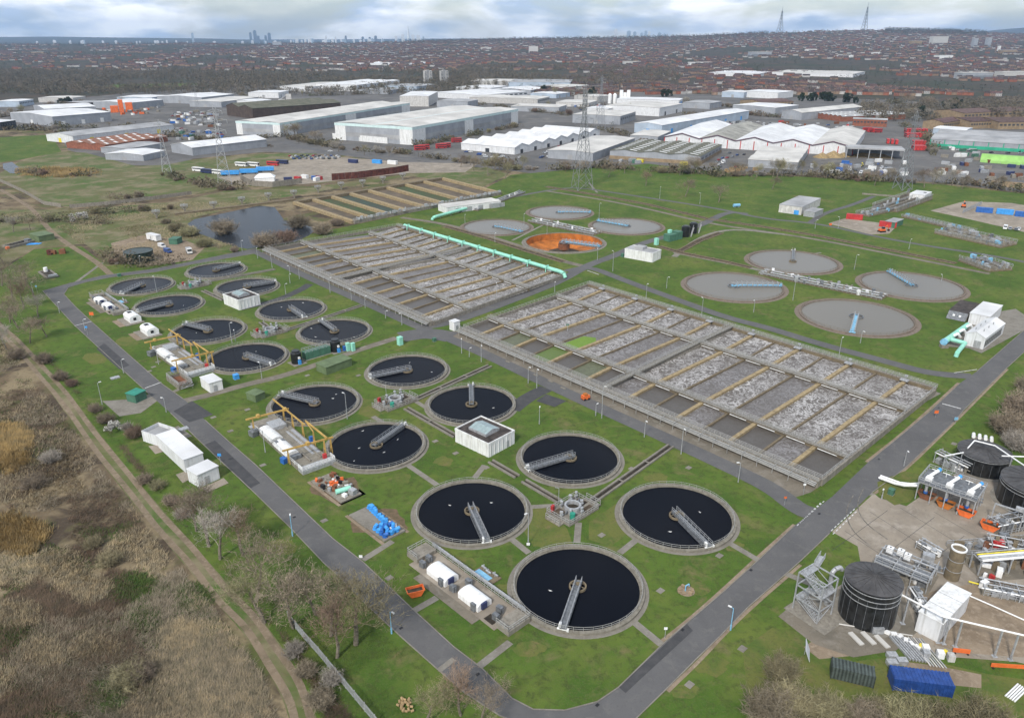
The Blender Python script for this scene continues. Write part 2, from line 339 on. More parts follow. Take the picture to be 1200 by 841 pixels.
def sheet(name, outer, mat, z, holes=(), kind='structure'):
    """flat sheet from world points with optional holes"""
    bm = bmesh.new()
    for loop in [outer]+list(holes):
        vs = [bm.verts.new((p[0], p[1], z)) for p in loop]
        for a, b in zip(vs, vs[1:]+vs[:1]): bm.edges.new((a, b))
    bmesh.ops.triangle_fill(bm, use_beauty=True, use_dissolve=False, edges=bm.edges[:])
    bmesh.ops.recalc_face_normals(bm, faces=bm.faces[:])
    for f_ in bm.faces:
        if f_.normal.z < 0: f_.normal_flip()
    me = bpy.data.meshes.new(name); bm.to_mesh(me); bm.free(); me.materials.append(MATS[mat])
    o = bpy.data.objects.new(name, me); COL.objects.link(o); o['kind'] = kind; return o
def smooth(P, k=2):
    for _ in range(k):
        Q = [P[0]]
        for a, b in zip(P[:-1], P[1:]): Q += [a.lerp(b, .25), a.lerp(b, .75)]
        P = Q+[P[-1]]
    return P
def strip_pts(P, w):
    Lf, Rt = [], []
    for i, p in enumerate(P):
        d = (P[min(i+1, len(P)-1)]-P[max(i-1, 0)]).normalized(); n = Vector((-d.y, d.x))
        ww = w[0]+(w[1]-w[0])*i/(len(P)-1) if hasattr(w, '__len__') else w
        Lf.append(p+n*ww/2); Rt.append(p-n*ww/2)
    return Lf, Rt
def ribbon(name, pts, w, mat, z, sm=2, world=False):
    P = pts if world else px(pts); P = smooth(P, sm) if sm else P; Lf, Rt = strip_pts(P, w); b = MB()
    for i in range(len(P)-1): b.add([(*Rt[i], z), (*Rt[i+1], z), (*Lf[i+1], z), (*Lf[i], z)], [(0,1,2,3)])
    return struct(b.build(name, mat))
# ================================================================== terrain
RIDGE = [(-600,46),(-200,50),(0,51),(300,51),(420,50.5),(500,48),(600,45.5),(700,44.5),(800,43),(850,40.5),(900,38),(1000,35.5),(1050,34.6),(1100,35.2),(1150,37.5),(1200,40),(1500,42),(1900,46)]
FARH = [(-600,44),(0,43.4),(60,42.6),(150,43.6),(250,45.5),(330,48),(420,50.5),(500,52),(1050,52),(1120,40),(1165,34),(1200,31.5),(1300,30),(1900,44)]
def lut(T, u):
    if u <= T[0][0]: return T[0][1]
    for (a, b), (c, d) in zip(T[:-1], T[1:]):
        if u <= c: return b+(d-b)*(u-a)/(c-a)
    return T[-1][1]
def z_at(v, Y): b = (v-420.5)/F; return HC+Y*(-_sp-b*_cp)/(_cp-b*_sp)
def terrain(x, y):
    if y < 2000: return 0.
    u = 600+F*(x/y)/_cp
    zr = z_at(lut(RIDGE, u), 6500)
    zr += 5*noise.noise(Vector((x*.0011, y*.0004, 3)))
    if y < 6500: return max(0, zr)*((y-2000)/4500)**1.35
    zf = z_at(lut(FARH, u), 15000)
    if y < 8500: return zr+(8-zr)*(y-6500)/2000
    if y < 15000: return 8+(zf-8)*max(0, (y-10500)/4500)**1.5 if y > 10500 else 8
    return max(0, zf*(1-(y-15000)/9000))
ORG = G(661, 284.5); ORG_R = 20.0               # the drained orange tank needs a hole in the ground
hole = [(ORG.x+(ORG_R-.05)*math.cos(2*PI*i/64), ORG.y+(ORG_R-.05)*math.sin(2*PI*i/64)) for i in range(64)]
def build_ground():
    bm = bmesh.new()
    bear = [R(a) for a in range(-50, 51)]+[R(a) for a in range(60, 310, 10)]
    def ringv(r): return [bm.verts.new((r*math.sin(a), r*math.cos(a), terrain(r*math.sin(a), r*math.cos(a)))) for a in bear]
    rg = ringv(1300); hv = [bm.verts.new((*p, 0)) for p in hole]
    es = [bm.edges.new((a, b)) for a, b in zip(rg, rg[1:]+rg[:1])]+[bm.edges.new((a, b)) for a, b in zip(hv, hv[1:]+hv[:1])]
    bmesh.ops.triangle_fill(bm, use_beauty=True, edges=es)
    for r in [1600,2000,2400,2800,3200,3600,4000,4400,4800,5200,5600,6000,6300,6500,6700,7000,7500,8500,9500,10500,12000,13000,14000,15000,16000,18000,22000,30000]:
        nr = ringv(r); k = len(bear)
        for i in range(k): f_ = bm.faces.new((rg[i], rg[(i+1)%k], nr[(i+1)%k], nr[i])); f_.material_index = 1
        rg = nr
    for f_ in bm.faces:
        f_.normal_update()
        if f_.normal.z < 0: f_.normal_flip()
    me = bpy.data.meshes.new('ground'); bm.to_mesh(me); bm.free(); me.materials.append(MATS['scrub_soil']); me.materials.append(MATS['far_land'])
    o = bpy.data.objects.new('ground', me); COL.objects.link(o); struct(o)
build_ground()
Z_LAWN, Z_PATH, Z_ROAD, Z_MARK = .03, .055, .075, .09

sheet('industrial_yard', px([(-160,150),(66,152),(80,176),(150,194),(212,194),(226,186),(312,178),(400,182),(470,192),(560,196),(640,205),(700,200),(850,200),(1000,208),(1100,214),(1200,226),(1420,246),(1420,118),(1200,128),(1040,117),(860,112),(640,104),(380,96),(150,109),(0,125),(-160,132)]), 'industrial_yard', .012)
sheet('lawn', px([(-60,330),(0,318),(40,292),(95,288),(125,312),(300,288),(470,252),(560,225),(600,205),(690,197),(760,192),(850,203),(1000,210),(1100,216),(1180,225),(1450,246),(1700,560),(1450,900),(600,930),(395,880),(372,841),(330,768),(255,680),(190,604),(118,510),(60,436),(0,376),(-60,350)]), 'grass', Z_LAWN, [hole])
sheet('rough_field', px([(-80,215),(0,203),(22,190),(68,178),(100,179),(160,195),(214,192),(262,204),(254,222),(205,231),(120,238),(88,243),(60,240),(0,212),(-80,240)]), 'grass_rough', .02)
sheet('green_field', px([(-80,165),(60,158),(72,178),(20,188),(-80,200)]), 'grass', .024)
sheet('distant_green_field', px([(120,103),(130,98.5),(232,96.5),(246,99.5),(170,103.5)]), 'grass', .03)
sheet('distant_hill_meadow', px([(366,91.5),(400,88.5),(455,87.5),(462,90.5),(400,93)]), 'grass', .03)
sheet('waste_ground', px([(196,193),(226,187),(312,180),(372,180),(350,188),(300,196),(262,204),(214,200)]), 'grass_rough', .03)
sheet('embankment', px([(-60,246),(60,246),(90,246),(210,236),(262,224),(360,220),(470,205),(570,196),(596,204),(560,222),(520,212),(480,206),(330,232),(222,256),(235,275),(290,292),(130,308),(100,286),(40,290),(0,316),(-60,330)]), 'grass_rough', .016)
sheet('bus_yard', px([(255,208),(330,190),(372,182),(470,190),(560,192),(545,202),(480,203),(430,208),(355,216),(285,217)]), 'concrete_yard', .036)
sheet('pond', px([(220,262),(228,257),(262,250),(304,241),(322,243),(333,258),(352,262),(371,268),(362,276),(345,284),(312,288),(290,292),(268,287),(240,276),(224,270)]), 'water_pond', .045)
sheet('small_pond', px([(3,192),(14,190),(22,196),(24,204),(12,203),(4,198)]), 'water_pond', .05)
sheet('process_yard', px([(975,623),(1024,578),(1030,583),(1062,593),(1075,584),(1110,560),(1150,540),(1300,560),(1420,700),(1300,800),(1190,775),(1120,770),(1075,760),(1000,732),(978,690),(1010,668),(1005,640)]), 'concrete_yard', Z_PATH)
sheet('mud_ground', px([(1075,700),(1100,690),(1170,680),(1260,700),(1200,770),(1130,765),(1095,755)]), 'dirt', Z_PATH+.006)
sheet('tank_apron', px([(912,722),(950,690),(990,690),(1060,700),(1075,740),(1050,762),(1000,770),(955,755),(945,748)]), 'apron', Z_PATH+.01)
sheet('contractor_yard', px([(1090,247),(1130,236),(1185,238),(1330,262),(1330,285),(1200,272),(1140,258)]), 'concrete_yard', Z_PATH)
sheet('delivery_pad', px([(970,262),(990,256),(1052,264),(1042,274),(1020,275)]), 'concrete_yard', Z_PATH)
sheet('pond_side_compound', px([(130,285),(165,276),(212,280),(240,290),(225,305),(170,312),(135,300)]), 'dirt', .038)

# ------------------------------------------------------------------ roads
EL = [(50,341),(87,381),(113,405),(140,430),(175,462),(200,484),(250,532),(300,579),(340,618),(380,660),(400,678),(432,711),(470,746),(515,786),(545,812),(585,838),(640,862),(700,860)]
ER = [(75,345),(88,359),(105,375),(150,415),(190,450),(217,469),(240,492),(270,519),(300,545),(345,588),(390,631),(425,658),(485,715),(532,758),(565,783),(600,818),(625,831),(662,832),(700,822)]
def road_poly(name, pts, mat='asphalt', z=Z_ROAD): return sheet(name, px(pts), mat, z)
road_poly('road_perimeter', EL+ER[::-1])
RL = [(700,822),(725,805),(775,756),(807,728),(848,693),(890,655),(932,615),(975,582),(1017,542),(1055,511),(1090,482),(1125,449),(1145,435),(1200,387),(1290,310)]
RR = [(700,860),(745,842),(780,808),(817,771),(845,744),(877,711),(935,660),(972,625),(1022,577),(1060,549),(1117,495),(1130,480),(1179,432),(1205,408),(1300,326)]
road_poly('road_east', RL+RR[::-1])
NU = [(50,341),(82,332),(120,323),(175,316),(220,307.5),(300,291)]; NL = [(75,345),(80,337),(100,331),(130,325),(182,319),(225,310),(300,297)]
road_poly('road_north', NU+NL[::-1], z=Z_ROAD+.003)
ribbon('road_service', [(297,294),(330,310),(365,327),(440,360),(490,383),(530,398),(575,418),(640,449),(700,477),(780,513),(860,550),(905,572),(935,596),(952,602)], (4.2, 5.6), 'asphalt', Z_ROAD+.006)
ribbon('road_cross', [(490,384),(520,380),(560,367),(620,344),(655,330),(690,310),(720,300),(752,285),(790,275),(826,262),(852,248),(876,251)], 5.2, 'asphalt', Z_ROAD+.009)
ribbon('road_basin_rear', [(664,318),(690,312),(730,328),(790,350),(850,372),(900,384),(960,403),(1040,424),(1090,438),(1140,441)], 4.6, 'asphalt', Z_ROAD+.012)
ribbon('road_junction', [(470,395),(500,390),(530,395)], 10, 'asphalt', Z_ROAD+.015)
ribbon('lane_pipe', [(470,255),(520,262),(570,276),(620,292),(665,308),(690,313)], 4.0, 'apron', Z_PATH+.004)
ribbon('lane_north', [(596,232),(632,225),(672,219),(720,226),(780,235),(850,246),(890,256),(960,262),(1020,276),(1090,289),(1160,299),(1240,315)], 3.4, 'asphalt', Z_PATH+.006)
ribbon('lane_north_spur', [(948,262),(965,250),(1000,240),(1024,230)], 3.6, 'asphalt', Z_PATH+.008)
ribbon('lane_old_track', [(640,224),(700,233),(760,245),(830,262),(900,272),(960,281),(1040,297),(1120,313),(1160,321)], 3.2, 'apron', Z_PATH+.010)
ribbon('lane_tank', [(790,301),(806,288),(830,274),(862,268),(920,275)], 3.0, 'path_concrete', Z_PATH+.012)
ribbon('lane_grey_tanks', [(790,296),(830,304),(880,314),(930,327),(1000,343),(1030,351)], 3.0, 'path_concrete', Z_PATH+.014)
ribbon('lane_tank_house', [(215,470),(248,462),(290,450),(335,440),(400,417),(430,407),(465,396)], 3.4, 'apron', Z_PATH+.016)
ribbon('lane_filter_house', [(600,480),(618,466),(640,455)], 5.0, 'asphalt_dark', Z_PATH+.018)
ribbon('lane_upper_house', [(282,362),(325,352),(352,340),(363,333)], 4.0, 'asphalt_dark', Z_PATH+.02)
ribbon('lane_west_track', [(130,322),(112,306),(85,290),(60,272),(47,256),(36,243),(0,222)], 2.8, 'track_dirt', Z_PATH+.003)
ribbon('road_estate', [(330,166),(350,172),(395,180),(450,184),(520,187),(590,192),(640,198)], 8, 'asphalt', .05)
for i, s in enumerate((-1.25, 1.25)):
    P = smooth(px([(-30,360),(0,385),(25,408),(64,452),(100,500),(141,555),(185,607),(229,658),(265,700),(302,740),(335,790),(357,841),(364,900)]), 2)
    Q = []
    for k, p in enumerate(P):
        d = (P[min(k+1,len(P)-1)]-P[max(k-1,0)]).normalized(); Q.append(p+Vector((-d.y,d.x))*(s+.18*math.sin(k*.9+i)))
    ribbon('dirt_track', Q, 1.3, 'track_dirt', .05, 0, True)
    if i: ribbon('track_verge', P, 4.0, 'grass_rough', .040, 0, True)
# darker repair patches in the tarmac
for k, q in enumerate([[(113,409),(122,402),(152,428),(140,433)], [(203,482),(225,470),(250,486),(222,495)], [(240,521),(252,516),(305,566),(292,573)], [(725,805),(805,731),(812,739),(733,812)], [(640,462),(664,470),(650,477),(628,470)]]):
    sheet('tarmac_patch', px(q), 'asphalt_dark', Z_MARK+.002*k)
for k, (q, w_) in enumerate([([(87,382),(107,377)], .35), ([(170,455),(189,448)], .35), ([(1104,473),(1126,479)], .5), ([(514,786),(532,772)], 1.1), ([(688,317),(702,322)], .4), ([(1118,437),(1145,433)], .3)]):
    ribbon('road_line' if k != 3 else 'ramp_strip', q, w_, 'paint_line' if k != 3 else 'path_concrete', Z_MARK+.012, 0)
def dashes(a, b, n, w_):
    A, B = G(*a), G(*b); m = MB(); d = (B-A).normalized(); nn = Vector((-d.y, d.x)); st = (B-A).length/n
    for i in range(n):
        p = A+d*st*i; q = p+d*st*.55
        m.add([(*(p-nn*w_/2),0),(*(q-nn*w_/2),0),(*(q+nn*w_/2),0),(*(p+nn*w_/2),0)], [(0,1,2,3)])
    struct(m.build('give_way_marking', 'paint_line', loc=(0,0,Z_MARK+.01)))
dashes((934,616),(963,588),9,.22); dashes((938,612),(967,586),9,.22)
dashes((974,622),(1003,595),8,.22); dashes((976,626),(1005,598),8,.22)
# kerbs: each run of edging is one long low concrete upstand
def kerb(pts, sm=0):
    P = px(pts); P = smooth(P, sm) if sm else P; b = MB()
    for p, q in zip(P[:-1], P[1:]): b.bar((*p, .075), (*q, .075), .20, .15)
    struct(b.build('kerb', 'path_concrete'))
for K in (EL[:5], EL[5:], ER[:6], ER[6:], RL[:7], RL[8:12], RL[12:], RR[1:8], RR[8:], NU, NL): kerb(K)
# concrete foot paths crossing the lawns
for q in [[(425,656),(460,634)], [(484,716),(512,700)], [(558,783),(598,752)], [(775,755),(742,728)], [(890,657),(856,637)], [(726,648),(746,632)], [(600,632),(620,648)], [(478,545),(512,568)], [(556,560),(568,545)], [(452,497),(437,488)], [(676,636),(678,612)], [(620,594),(655,592)], [(500,478),(473,462)], [(215,454),(196,462)], [(1012,572),(1022,580)], [(1085,468),(1100,460)], [(916,670),(950,684)], [(945,540),(962,550)], [(180,507),(192,516)], [(206,500),(222,512)], [(120,308),(86,333)], [(262,300),(330,288)], [(640,262),(600,282)], [(700,226),(690,214)], [(930,303),(962,296)]]:
    ribbon('footpath', q, 1.5, 'path_concrete', Z_PATH+.001, 0)
for q in [[(600,600),(640,590),(665,620),(672,640),(625,640)], [(690,612),(722,590),(736,625),(716,640),(690,632)], [(424,466),(455,474),(440,492),(420,485)], [(480,466),(520,455),(505,480)], [(322,385),(350,378),(345,395),(325,398)]]:
    sheet('olive_lawn', px(q), 'grass_olive', Z_LAWN+.006)
# ================================================================== round settling tanks, dark water
def railing_ring(b, r, z, n, h=1.0, mi=0, k=None):
    pts = [(r*math.cos(2*PI*i/n), r*math.sin(2*PI*i/n), z) for i in range(n)]
    b.rail(pts, h, 50, .028, (1., .55), True, mi=mi)
TR = 12.38
me_wall = MB().ring(TR, TR+.75, -.2, .55, 72).ring(TR-.28, TR-.02, .05, .34, 72).mesh('tank_wall', 'coping')
me_apron = MB().ring(TR+.75, TR+1.55, -.1, .07, 72).mesh('apron_ring', 'path_concrete')
me_water = MB().disc(TR-.02, .16, 72).mesh('water', 'water_black')
b = MB(); railing_ring(b, TR+.22, .55, 44); me_railing = b.mesh('railing', 'rail_grey')
def bridge_parts(root, r, th, kind, L_in=1.2):
    """half bridge from the rim to the middle: deck, hand rails, drive unit, centre platform; x axis = towards the rim"""
    key = (kind, round(r, 1))
    if key not in BR:
        z = .85; deckm = MB().box(-L_in, r+.5, -.62, .62, z, z+.12)
        for s in (-1, 1): deckm.box(-L_in, r+.5, s*.62-.05, s*.62+.05, z-.45, z+.12)
        hr = MB()
        for s in (-1, 1): hr.rail([(-L_in, s*.58, z+.12), (r+.5, s*.58, z+.12)], 1.05, 1.6, .035, (1., .55))
        if kind == 'blue':
            for s in (-1, 1):
                n = int(r/2.2)
                for i in range(n): hr.box(i*2.2+1, i*2.2+1.35, s*.75-.12, s*.75+.12, z-.3, z+1.5)
        dr = MB().box(r-.5, r+.3, -.85, -.4, z+.12, z+.8).box(r, r+.6, .7, 1.1, .55, 1.0).tube((r+.35,-1.1,.75), (r+.35,1.1,.75), .2, 10)
        sk = MB().box(2., r-1, -.9, -.82, -.1, .75).bar((2.5,-.86,.7), (2.5,-.5,1.), .08, .08).bar((r-2,-.86,.7), (r-2,-.5,1.), .08, .08)
        cr = 1.75 if kind == 'grey' else 2.6
        ct = MB().ring(cr-.3, cr, .1, .62, 24)
        for k in range(6): ct.bar((0,0,.55), (cr*math.cos(k*PI/3), cr*math.sin(k*PI/3), .5), .12, .12)
        ct.cyl(0, 0, .05, 1.2, .45, 12)
        sm_ = 'galv' if kind == 'grey' else 'sky_blue'
        BR[key] = (deckm.mesh('deck', 'galv_dark' if kind == 'grey' else 'sky_blue'), hr.mesh('handrail', 'galv' if kind == 'grey' else 'galv'), dr.mesh('drive_unit', 'white_paint' if kind == 'grey' else 'sky_blue'), sk.mesh('scraper_board', 'galv_dark'), ct.mesh('centre_platform', 'concrete_brown' if kind == 'grey' else 'galv_dark'))
    d, h, u, s, c = BR[key]
    br = inst('bridge', d, root, (0,0,0), th); inst('handrail', h, br); inst('drive_unit', u, br); inst('scraper_board', s, br)
    inst('centre_platform', c, root, (0,0,0), th+.3)
BR = {}
TANKS = [((677,687.5),(661,734),'big round tank of dark water nearest the camera, beside the road bend'),
 ((793,604.5),(829,639),'round dark tank right of the front one, bridge pointing down to the right'),
 ((553,599),(570,635),'round dark tank left of the front one, below the white pump house'),
 ((668,537),(617,551),'round dark tank right of the white pump house with its bridge to the left'),
 ((441,522),(479,494),'round dark tank left of the white pump house, bridge rising to the right'),
 ((552.5,474),(552,450),'round dark tank behind the white pump house, bridge pointing straight away'),
 ((369,473),(325,462),'round dark tank beside the yellow gantry, bridge to the upper left'),
 ((477.5,434.5),(436,442),'round dark tank nearest the road junction, bridge to the left'),
 ((290,419),(318,427),'round dark tank beside the black cylinders, bridge to the lower right'),
 ((392,388.5),(374,375),'round dark tank behind the black cylinders, bridge to the upper left'),
 ((244,388),(212,379),'round dark tank beside the far yellow gantry'),
 ((341.5,363),(358,373),'round dark tank right of the far white pump house with short bridge to the front'),
 ((198,357.5),(161,366),'round dark tank beside the two white caravan-like tanks'),
 ((289.5,336.5),(323,330),'round dark tank behind the far white pump house'),
 ((166,335),(142,345),'round dark tank at the far left corner of the field'),
 ((253.5,317),(282,309),'farthest round dark tank, beside the north road')]
TANK_POS = []
for c, rim, lab in TANKS:
    P = G(*c, .2); th = ang(P, G(*rim, .5)); TANK_POS.append(P)
    t = thing('settling_tank', lab, 'settling tank', P, 0, 'dark round settling tanks')
    for nm, me in (('tank_wall', me_wall), ('apron_ring', me_apron), ('water', me_water), ('railing', me_railing)): inst(nm, me, t)
    bridge_parts(t, TR, th, 'grey')
# grey water tanks further back
GREY = [((929,306.5),(930,290),20.0,'grey water clarifier with its bridge pointing straight away, back of the right group'),
 ((860,335.5),(917,335),20.0,'grey water clarifier with a light blue bridge pointing right, left of its group'),
 ((1068,334.5),(1036,315),20.0,'grey water clarifier farthest right, light blue bridge to the upper left'),
 ((1003.5,371),(998,392),20.0,'grey water clarifier nearest the right-hand road, bridge pointing to the front'),
 ((656,249),(692,249),20.0,'small-looking grey clarifier farthest back, light blue bridge to the right'),
 ((582,266),(613,272),20.0,'grey clarifier left of the orange tank, bridge to the right'),
 ((734,265),(697,258),20.0,'grey clarifier right behind the orange tank, bridge to the left')]
for i, (c, rim, r, lab) in enumerate(GREY):
    P = G(*c, .2); th = ang(P, G(*rim, .5))
    r = [20.1, 20.1, 20.1, 20.1, 18.6, 18.6, 19.4][i]
    t = thing('clarifier', lab, 'settling tank', P, 0, 'grey water clarifiers'); TANK_POS.append(P)
    key = ('cl', r)
    if key not in BR:
        b = MB(); railing_ring(b, r+.3, .45, 52, .9)
        BR[key] = (MB().ring(r, r+.9, -.2, .45, 72).mesh('tank_wall', 'coping_brown'), MB().ring(r+.9, r+2.6, -.1, .065, 72).mesh('apron_ring', 'coping_brown'), MB().disc(r-.02, .16, 72).mesh('water', 'water_grey'), b.mesh('railing', 'concrete_brown'))
    for nm, me in zip(('tank_wall', 'apron_ring', 'water', 'railing'), BR[key]): inst(nm, me, t)
    bridge_parts(t, r, th, 'grey' if i == 0 else 'blue')
# the drained tank with its orange floor
t = thing('drained_tank', 'empty round tank with orange stained sloping floor and light blue bridge', 'settling tank', ORG); TANK_POS.append(ORG)
r = ORG_R
MB().ring(r, r+.9, -.2, .45, 72).build('tank_wall', 'coping', t); MB().ring(r+.9, r+2.4, -.1, .065, 72).build('apron_ring', 'path_concrete', t)
b = MB(); railing_ring(b, r+.3, .45, 52, .9); b.build('railing', 'concrete_brown', t)
b = MB(); n = 64; prof = [(r, .3), (r-.3, -3.0), (r-1.2, -3.2), (r*.62, -4.3), (5.5, -5.6)]
for (r0, z0), (r1, z1) in zip(prof[:-1], prof[1:]):
    for i in range(n):
        a, c = 2*PI*i/n, 2*PI*(i+1)/n
        b.add([(r0*math.cos(a),r0*math.sin(a),z0),(r0*math.cos(c),r0*math.sin(c),z0),(r1*math.cos(c),r1*math.sin(c),z1),(r1*math.cos(a),r1*math.sin(a),z1)], [(3,2,1,0)])
b.build('basin_floor', 'orange_rust', t)
MB().disc(8.5, -5.05, 40).build('puddle', 'sludge', t); MB().cyl(0, 0, -5.5, .9, 1.0, 16).ring(2.4, 3.0, -3.2, -.4, 24).build('centre_column', 'rust', t)
bridge_parts(t, r, ang(ORG, G(702, 290)), 'blue')

# gulls resting on the dark water
def gull_mesh():
    b = MB()
    for x0, x1, r0, r1 in ((-.24,-.08,.02,.085), (-.08,.08,.085,.10), (.08,.20,.10,.06), (.20,.27,.06,.045)): b.tube((x0,0,.07), (x1,0,.09), r0, 8, r1)
    b.tube((.22,0,.09), (.28,0,.21), .05, 8, .05).tube((.26,0,.20), (.35,0,.19), .055, 8, .03).tube((.35,0,.19), (.42,0,.175), .015, 5, .004)
    for s in (-1, 1): b.add([(.14,s*.09,.13), (-.02,s*.12,.12), (-.34,s*.03,.13), (-.05,s*.05,.18)], [(0,1,2,3)])
    b.add([(-.2,-.04,.09), (-.2,.04,.09), (-.36,.05,.10), (-.36,-.05,.10)], [(0,1,2,3)])
    return b.mesh('gull', 'white_paint')
gm = gull_mesh()
for i, (u, v) in enumerate([(645,692),(527,592),(576,589),(466,515),(421,525),(450,530),(425,505),(415,540),(390,467),(394,462),(455,436),(506,436),(480,425),(578,478),(365,385),(415,395),(370,395),(330,360),(355,355),(230,390),(270,395),(300,412),(215,358),(820,600),(785,623),(440,440),(466,430)]):
    p = G(u, v, .16); tag(inst('gull', gm, None, (p.x, p.y, .13), random.uniform(0, 6.28), random.uniform(.9, 1.2)), 'white gull floating on '+min(TANKS, key=lambda q: (q[0][0]-u)**2+(q[0][1]-v)**2)[2].split(',')[0].replace('round dark tank','the round dark tank',1).split(' with ')[0], 'gull', 'gulls on the round tanks')

# ================================================================== aeration basins
def lerp2(a, b, t): return a+(b-a)*t
def basin(name, label, rows_px, n, ztop, water_fn, pipe=None):
    rows = [(G(*a, ztop), G(*b, ztop)) for a, b in rows_px]; o = rows[0][0]
    t = thing(name, label, 'aeration basin', o)
    L2 = lambda p, z: Vector((p.x-o.x, p.y-o.y, z))
    zw = ztop-.95
    for ri in range(3):
        A0, A1 = rows[ri]; B0, B1 = rows[ri+1]
        for i in range(n):
            q = [lerp2(A0,A1,i/n), lerp2(A0,A1,(i+1)/n), lerp2(B0,B1,(i+1)/n), lerp2(B0,B1,i/n)]
            MB().add([L2(p, zw) for p in q], [(0,1,2,3)]).build('water', water_fn(ri, i), t)
        for i in range(1, n):
            p, q = lerp2(A0,A1,i/n), lerp2(B0,B1,i/n); thick = i % 2 == 1
            wid, mt, zt = (1.15, 'concrete_tan', ztop-.22) if thick else (.55, 'concrete_brown', ztop-.42)
            if i == n//2: wid, zt, mt = .9, ztop-.1, 'concrete'
            P, Q = L2(p, zt-1.1), L2(q, zt-1.1)
            MB().bar(P, Q, wid, 2.2).build('dividing_wall', mt, t)
    # outer walls
    for a, b_ in ((rows[0][0], rows[3][0]), (rows[0][1], rows[3][1])):
        MB().bar(L2(a, ztop-1.0), L2(b_, ztop-1.0), .6, 2.2).build('outer_wall', 'concrete', t)
        m = MB().rail([L2(a, ztop+.1), L2(b_, ztop+.1)], 1.1, 2.4, .045, (1., .55)); m.build('side_railing', 'rail_grey', t)
    # cross walkways
    for ri, wd in ((0, 2.1), (1, 1.4), (2, 1.5), (3, 1.2)):
        A, B = rows[ri]; d = (B-A).normalized(); nn = Vector((-d.y, d.x))
        if nn.y < 0: nn = -nn
        off = -1.0 if ri == 0 else (.8 if ri == 3 else 0)
        P, Q = L2(A+nn*off, ztop+.16), L2(B+nn*off, ztop+.16)
        wk = MB().bar(P, Q, wd, .22).build('walkway', 'concrete', t)
        MB().bar(P-Vector((0,0,1.2)), Q-Vector((0,0,1.2)), .5 if ri in (1,2) else 1.2, 2.1).build('cross_wall', 'concrete_brown' if ri else 'concrete', t)
        n3 = Vector((nn.x, nn.y, 0)); m = MB()
        for s in (-1, 1): m.rail([P+n3*s*(wd/2-.08)+Vector((0,0,.1)), Q+n3*s*(wd/2-.08)+Vector((0,0,.1))], 1.1, 1.9, .045, (1., .66, .33))
        m.build('railing', 'rail_grey', wk)
        pp = MB()
        if ri == 0:
            for k in range(3): pp.tube(P+n3*(-wd/2-.35-k*.42)+Vector((0,0,-.1-.22*k)), Q+n3*(-wd/2-.35-k*.42)+Vector((0,0,-.1-.22*k)), .15, 6)
            for i in range(n*2): p = P.lerp(Q, (i+.5)/(n*2)); pp.bar(p+n3*(-wd/2-1.8)+Vector((0,0,-1.7)), p+n3*(-wd/2-1.8)+Vector((0,0,.4)), .12, .12).bar(p+n3*(-wd/2-1.8)+Vector((0,0,.35)), p+n3*(-wd/2)+Vector((0,0,.35)), .1, .1)
            pp.build('air_main', 'rail_grey', wk)
        elif ri < 3:
            for i in range(n):
                p = P.lerp(Q, (i+.12)/n); q = P.lerp(Q, (i+.72)/n); MB().tube(p-n3*(wd/2+.35)+Vector((0,0,-.35)), q-n3*(wd/2+.35)+Vector((0,0,-.35)), .11, 6).build('scum_pipe', 'white_paint', wk)
        else:
            for i in range(0, n, 2): p = P.lerp(Q, (i+1)/n); MB().cbox(p-n3*1.3-Vector((0,0,.1)), (2.4, 1.6, .35), ang(A, B)).bar(p-n3*.4, p-n3*.4+Vector((0,0,1.4)), .16, .16).cbox(p-n3*.4+Vector((0,0,.9)), (.8, .5, .5), ang(A, B)).build('penstock', 'galv', wk)
    # walkway down the middle
    A, B = lerp2(*rows[0], .5), lerp2(*rows[3], .5); P, Q = L2(A, ztop+.42), L2(B, ztop+.42)
    wk = MB().bar(P, Q, 1.8, .2).build('centre_walkway', 'coping', t)
    n3 = Vector((-(Q-P).y, (Q-P).x, 0)).normalized(); m = MB()
    for s in (-1, 1): m.rail([P+n3*s*.82, Q+n3*s*.82], 1.1, 1.7, .045, (1., .66, .33))
    m.build('railing', 'rail_grey', wk)
    return t, rows, L2
random.seed(5)
def wa(r, i):
    if r == 0: return ['water_still','water_foam_low','water_murk','water_still','water_algae_dull','water_still','water_murk','water_still','water_foam_low','water_still','water_still','water_foam_low','water_still','water_still','water_foam_low','water_still'][i]
    if r == 1 and i in (3, 7): return 'water_foam_low'
    return 'water_foam' if random.random() < .85 or r == 2 else 'water_foam_low'
tA, rowsA, L2A = basin('aeration_basin', 'near aeration basin of sixteen foaming lanes between walls and walkways', [((543,384),(963,562)), ((573,372.5),(994,536)), ((653,347.5),(1063,481)), ((688,333),(1096,456))], 16, 1.7, wa)
# algae patch floating in one lane
a0, a1 = lerp2(*rowsA[1], 4.08/16), lerp2(*rowsA[1], 4.93/16); b0, b1 = lerp2(*rowsA[2], 4.08/16), lerp2(*rowsA[2], 4.93/16)
MB().add([L2A(p, .765) for p in (lerp2(a0,b0,.04), lerp2(a1,b1,.03), lerp2(a1,b1,.34), lerp2(lerp2(a0,b0,.44),lerp2(a1,b1,.44),.55), lerp2(a0,b0,.38))], [(0,1,2,3,4)]).build('algae_patch', 'water_algae', tA)
def wb(r, i):
    if r == 0: return ['water_still','water_still','water_murk','water_still','water_still','water_foam_low','water_still','water_foam_low','water_foam','water_still','water_still','water_foam_low','water_still','water_still','water_still','water_foam'][i]
    return 'water_foam' if random.random() < .85 else 'water_foam_low'
tB, rowsB, L2B = basin('aeration_basin', 'far aeration basin of sixteen lanes beside the mint green pipe', [((314,290.5),(508,377)), ((353,283.5),(548,362)), ((433,273),(620,338)), ((464,264.5),(661,322))], 16, 1.5, wb)
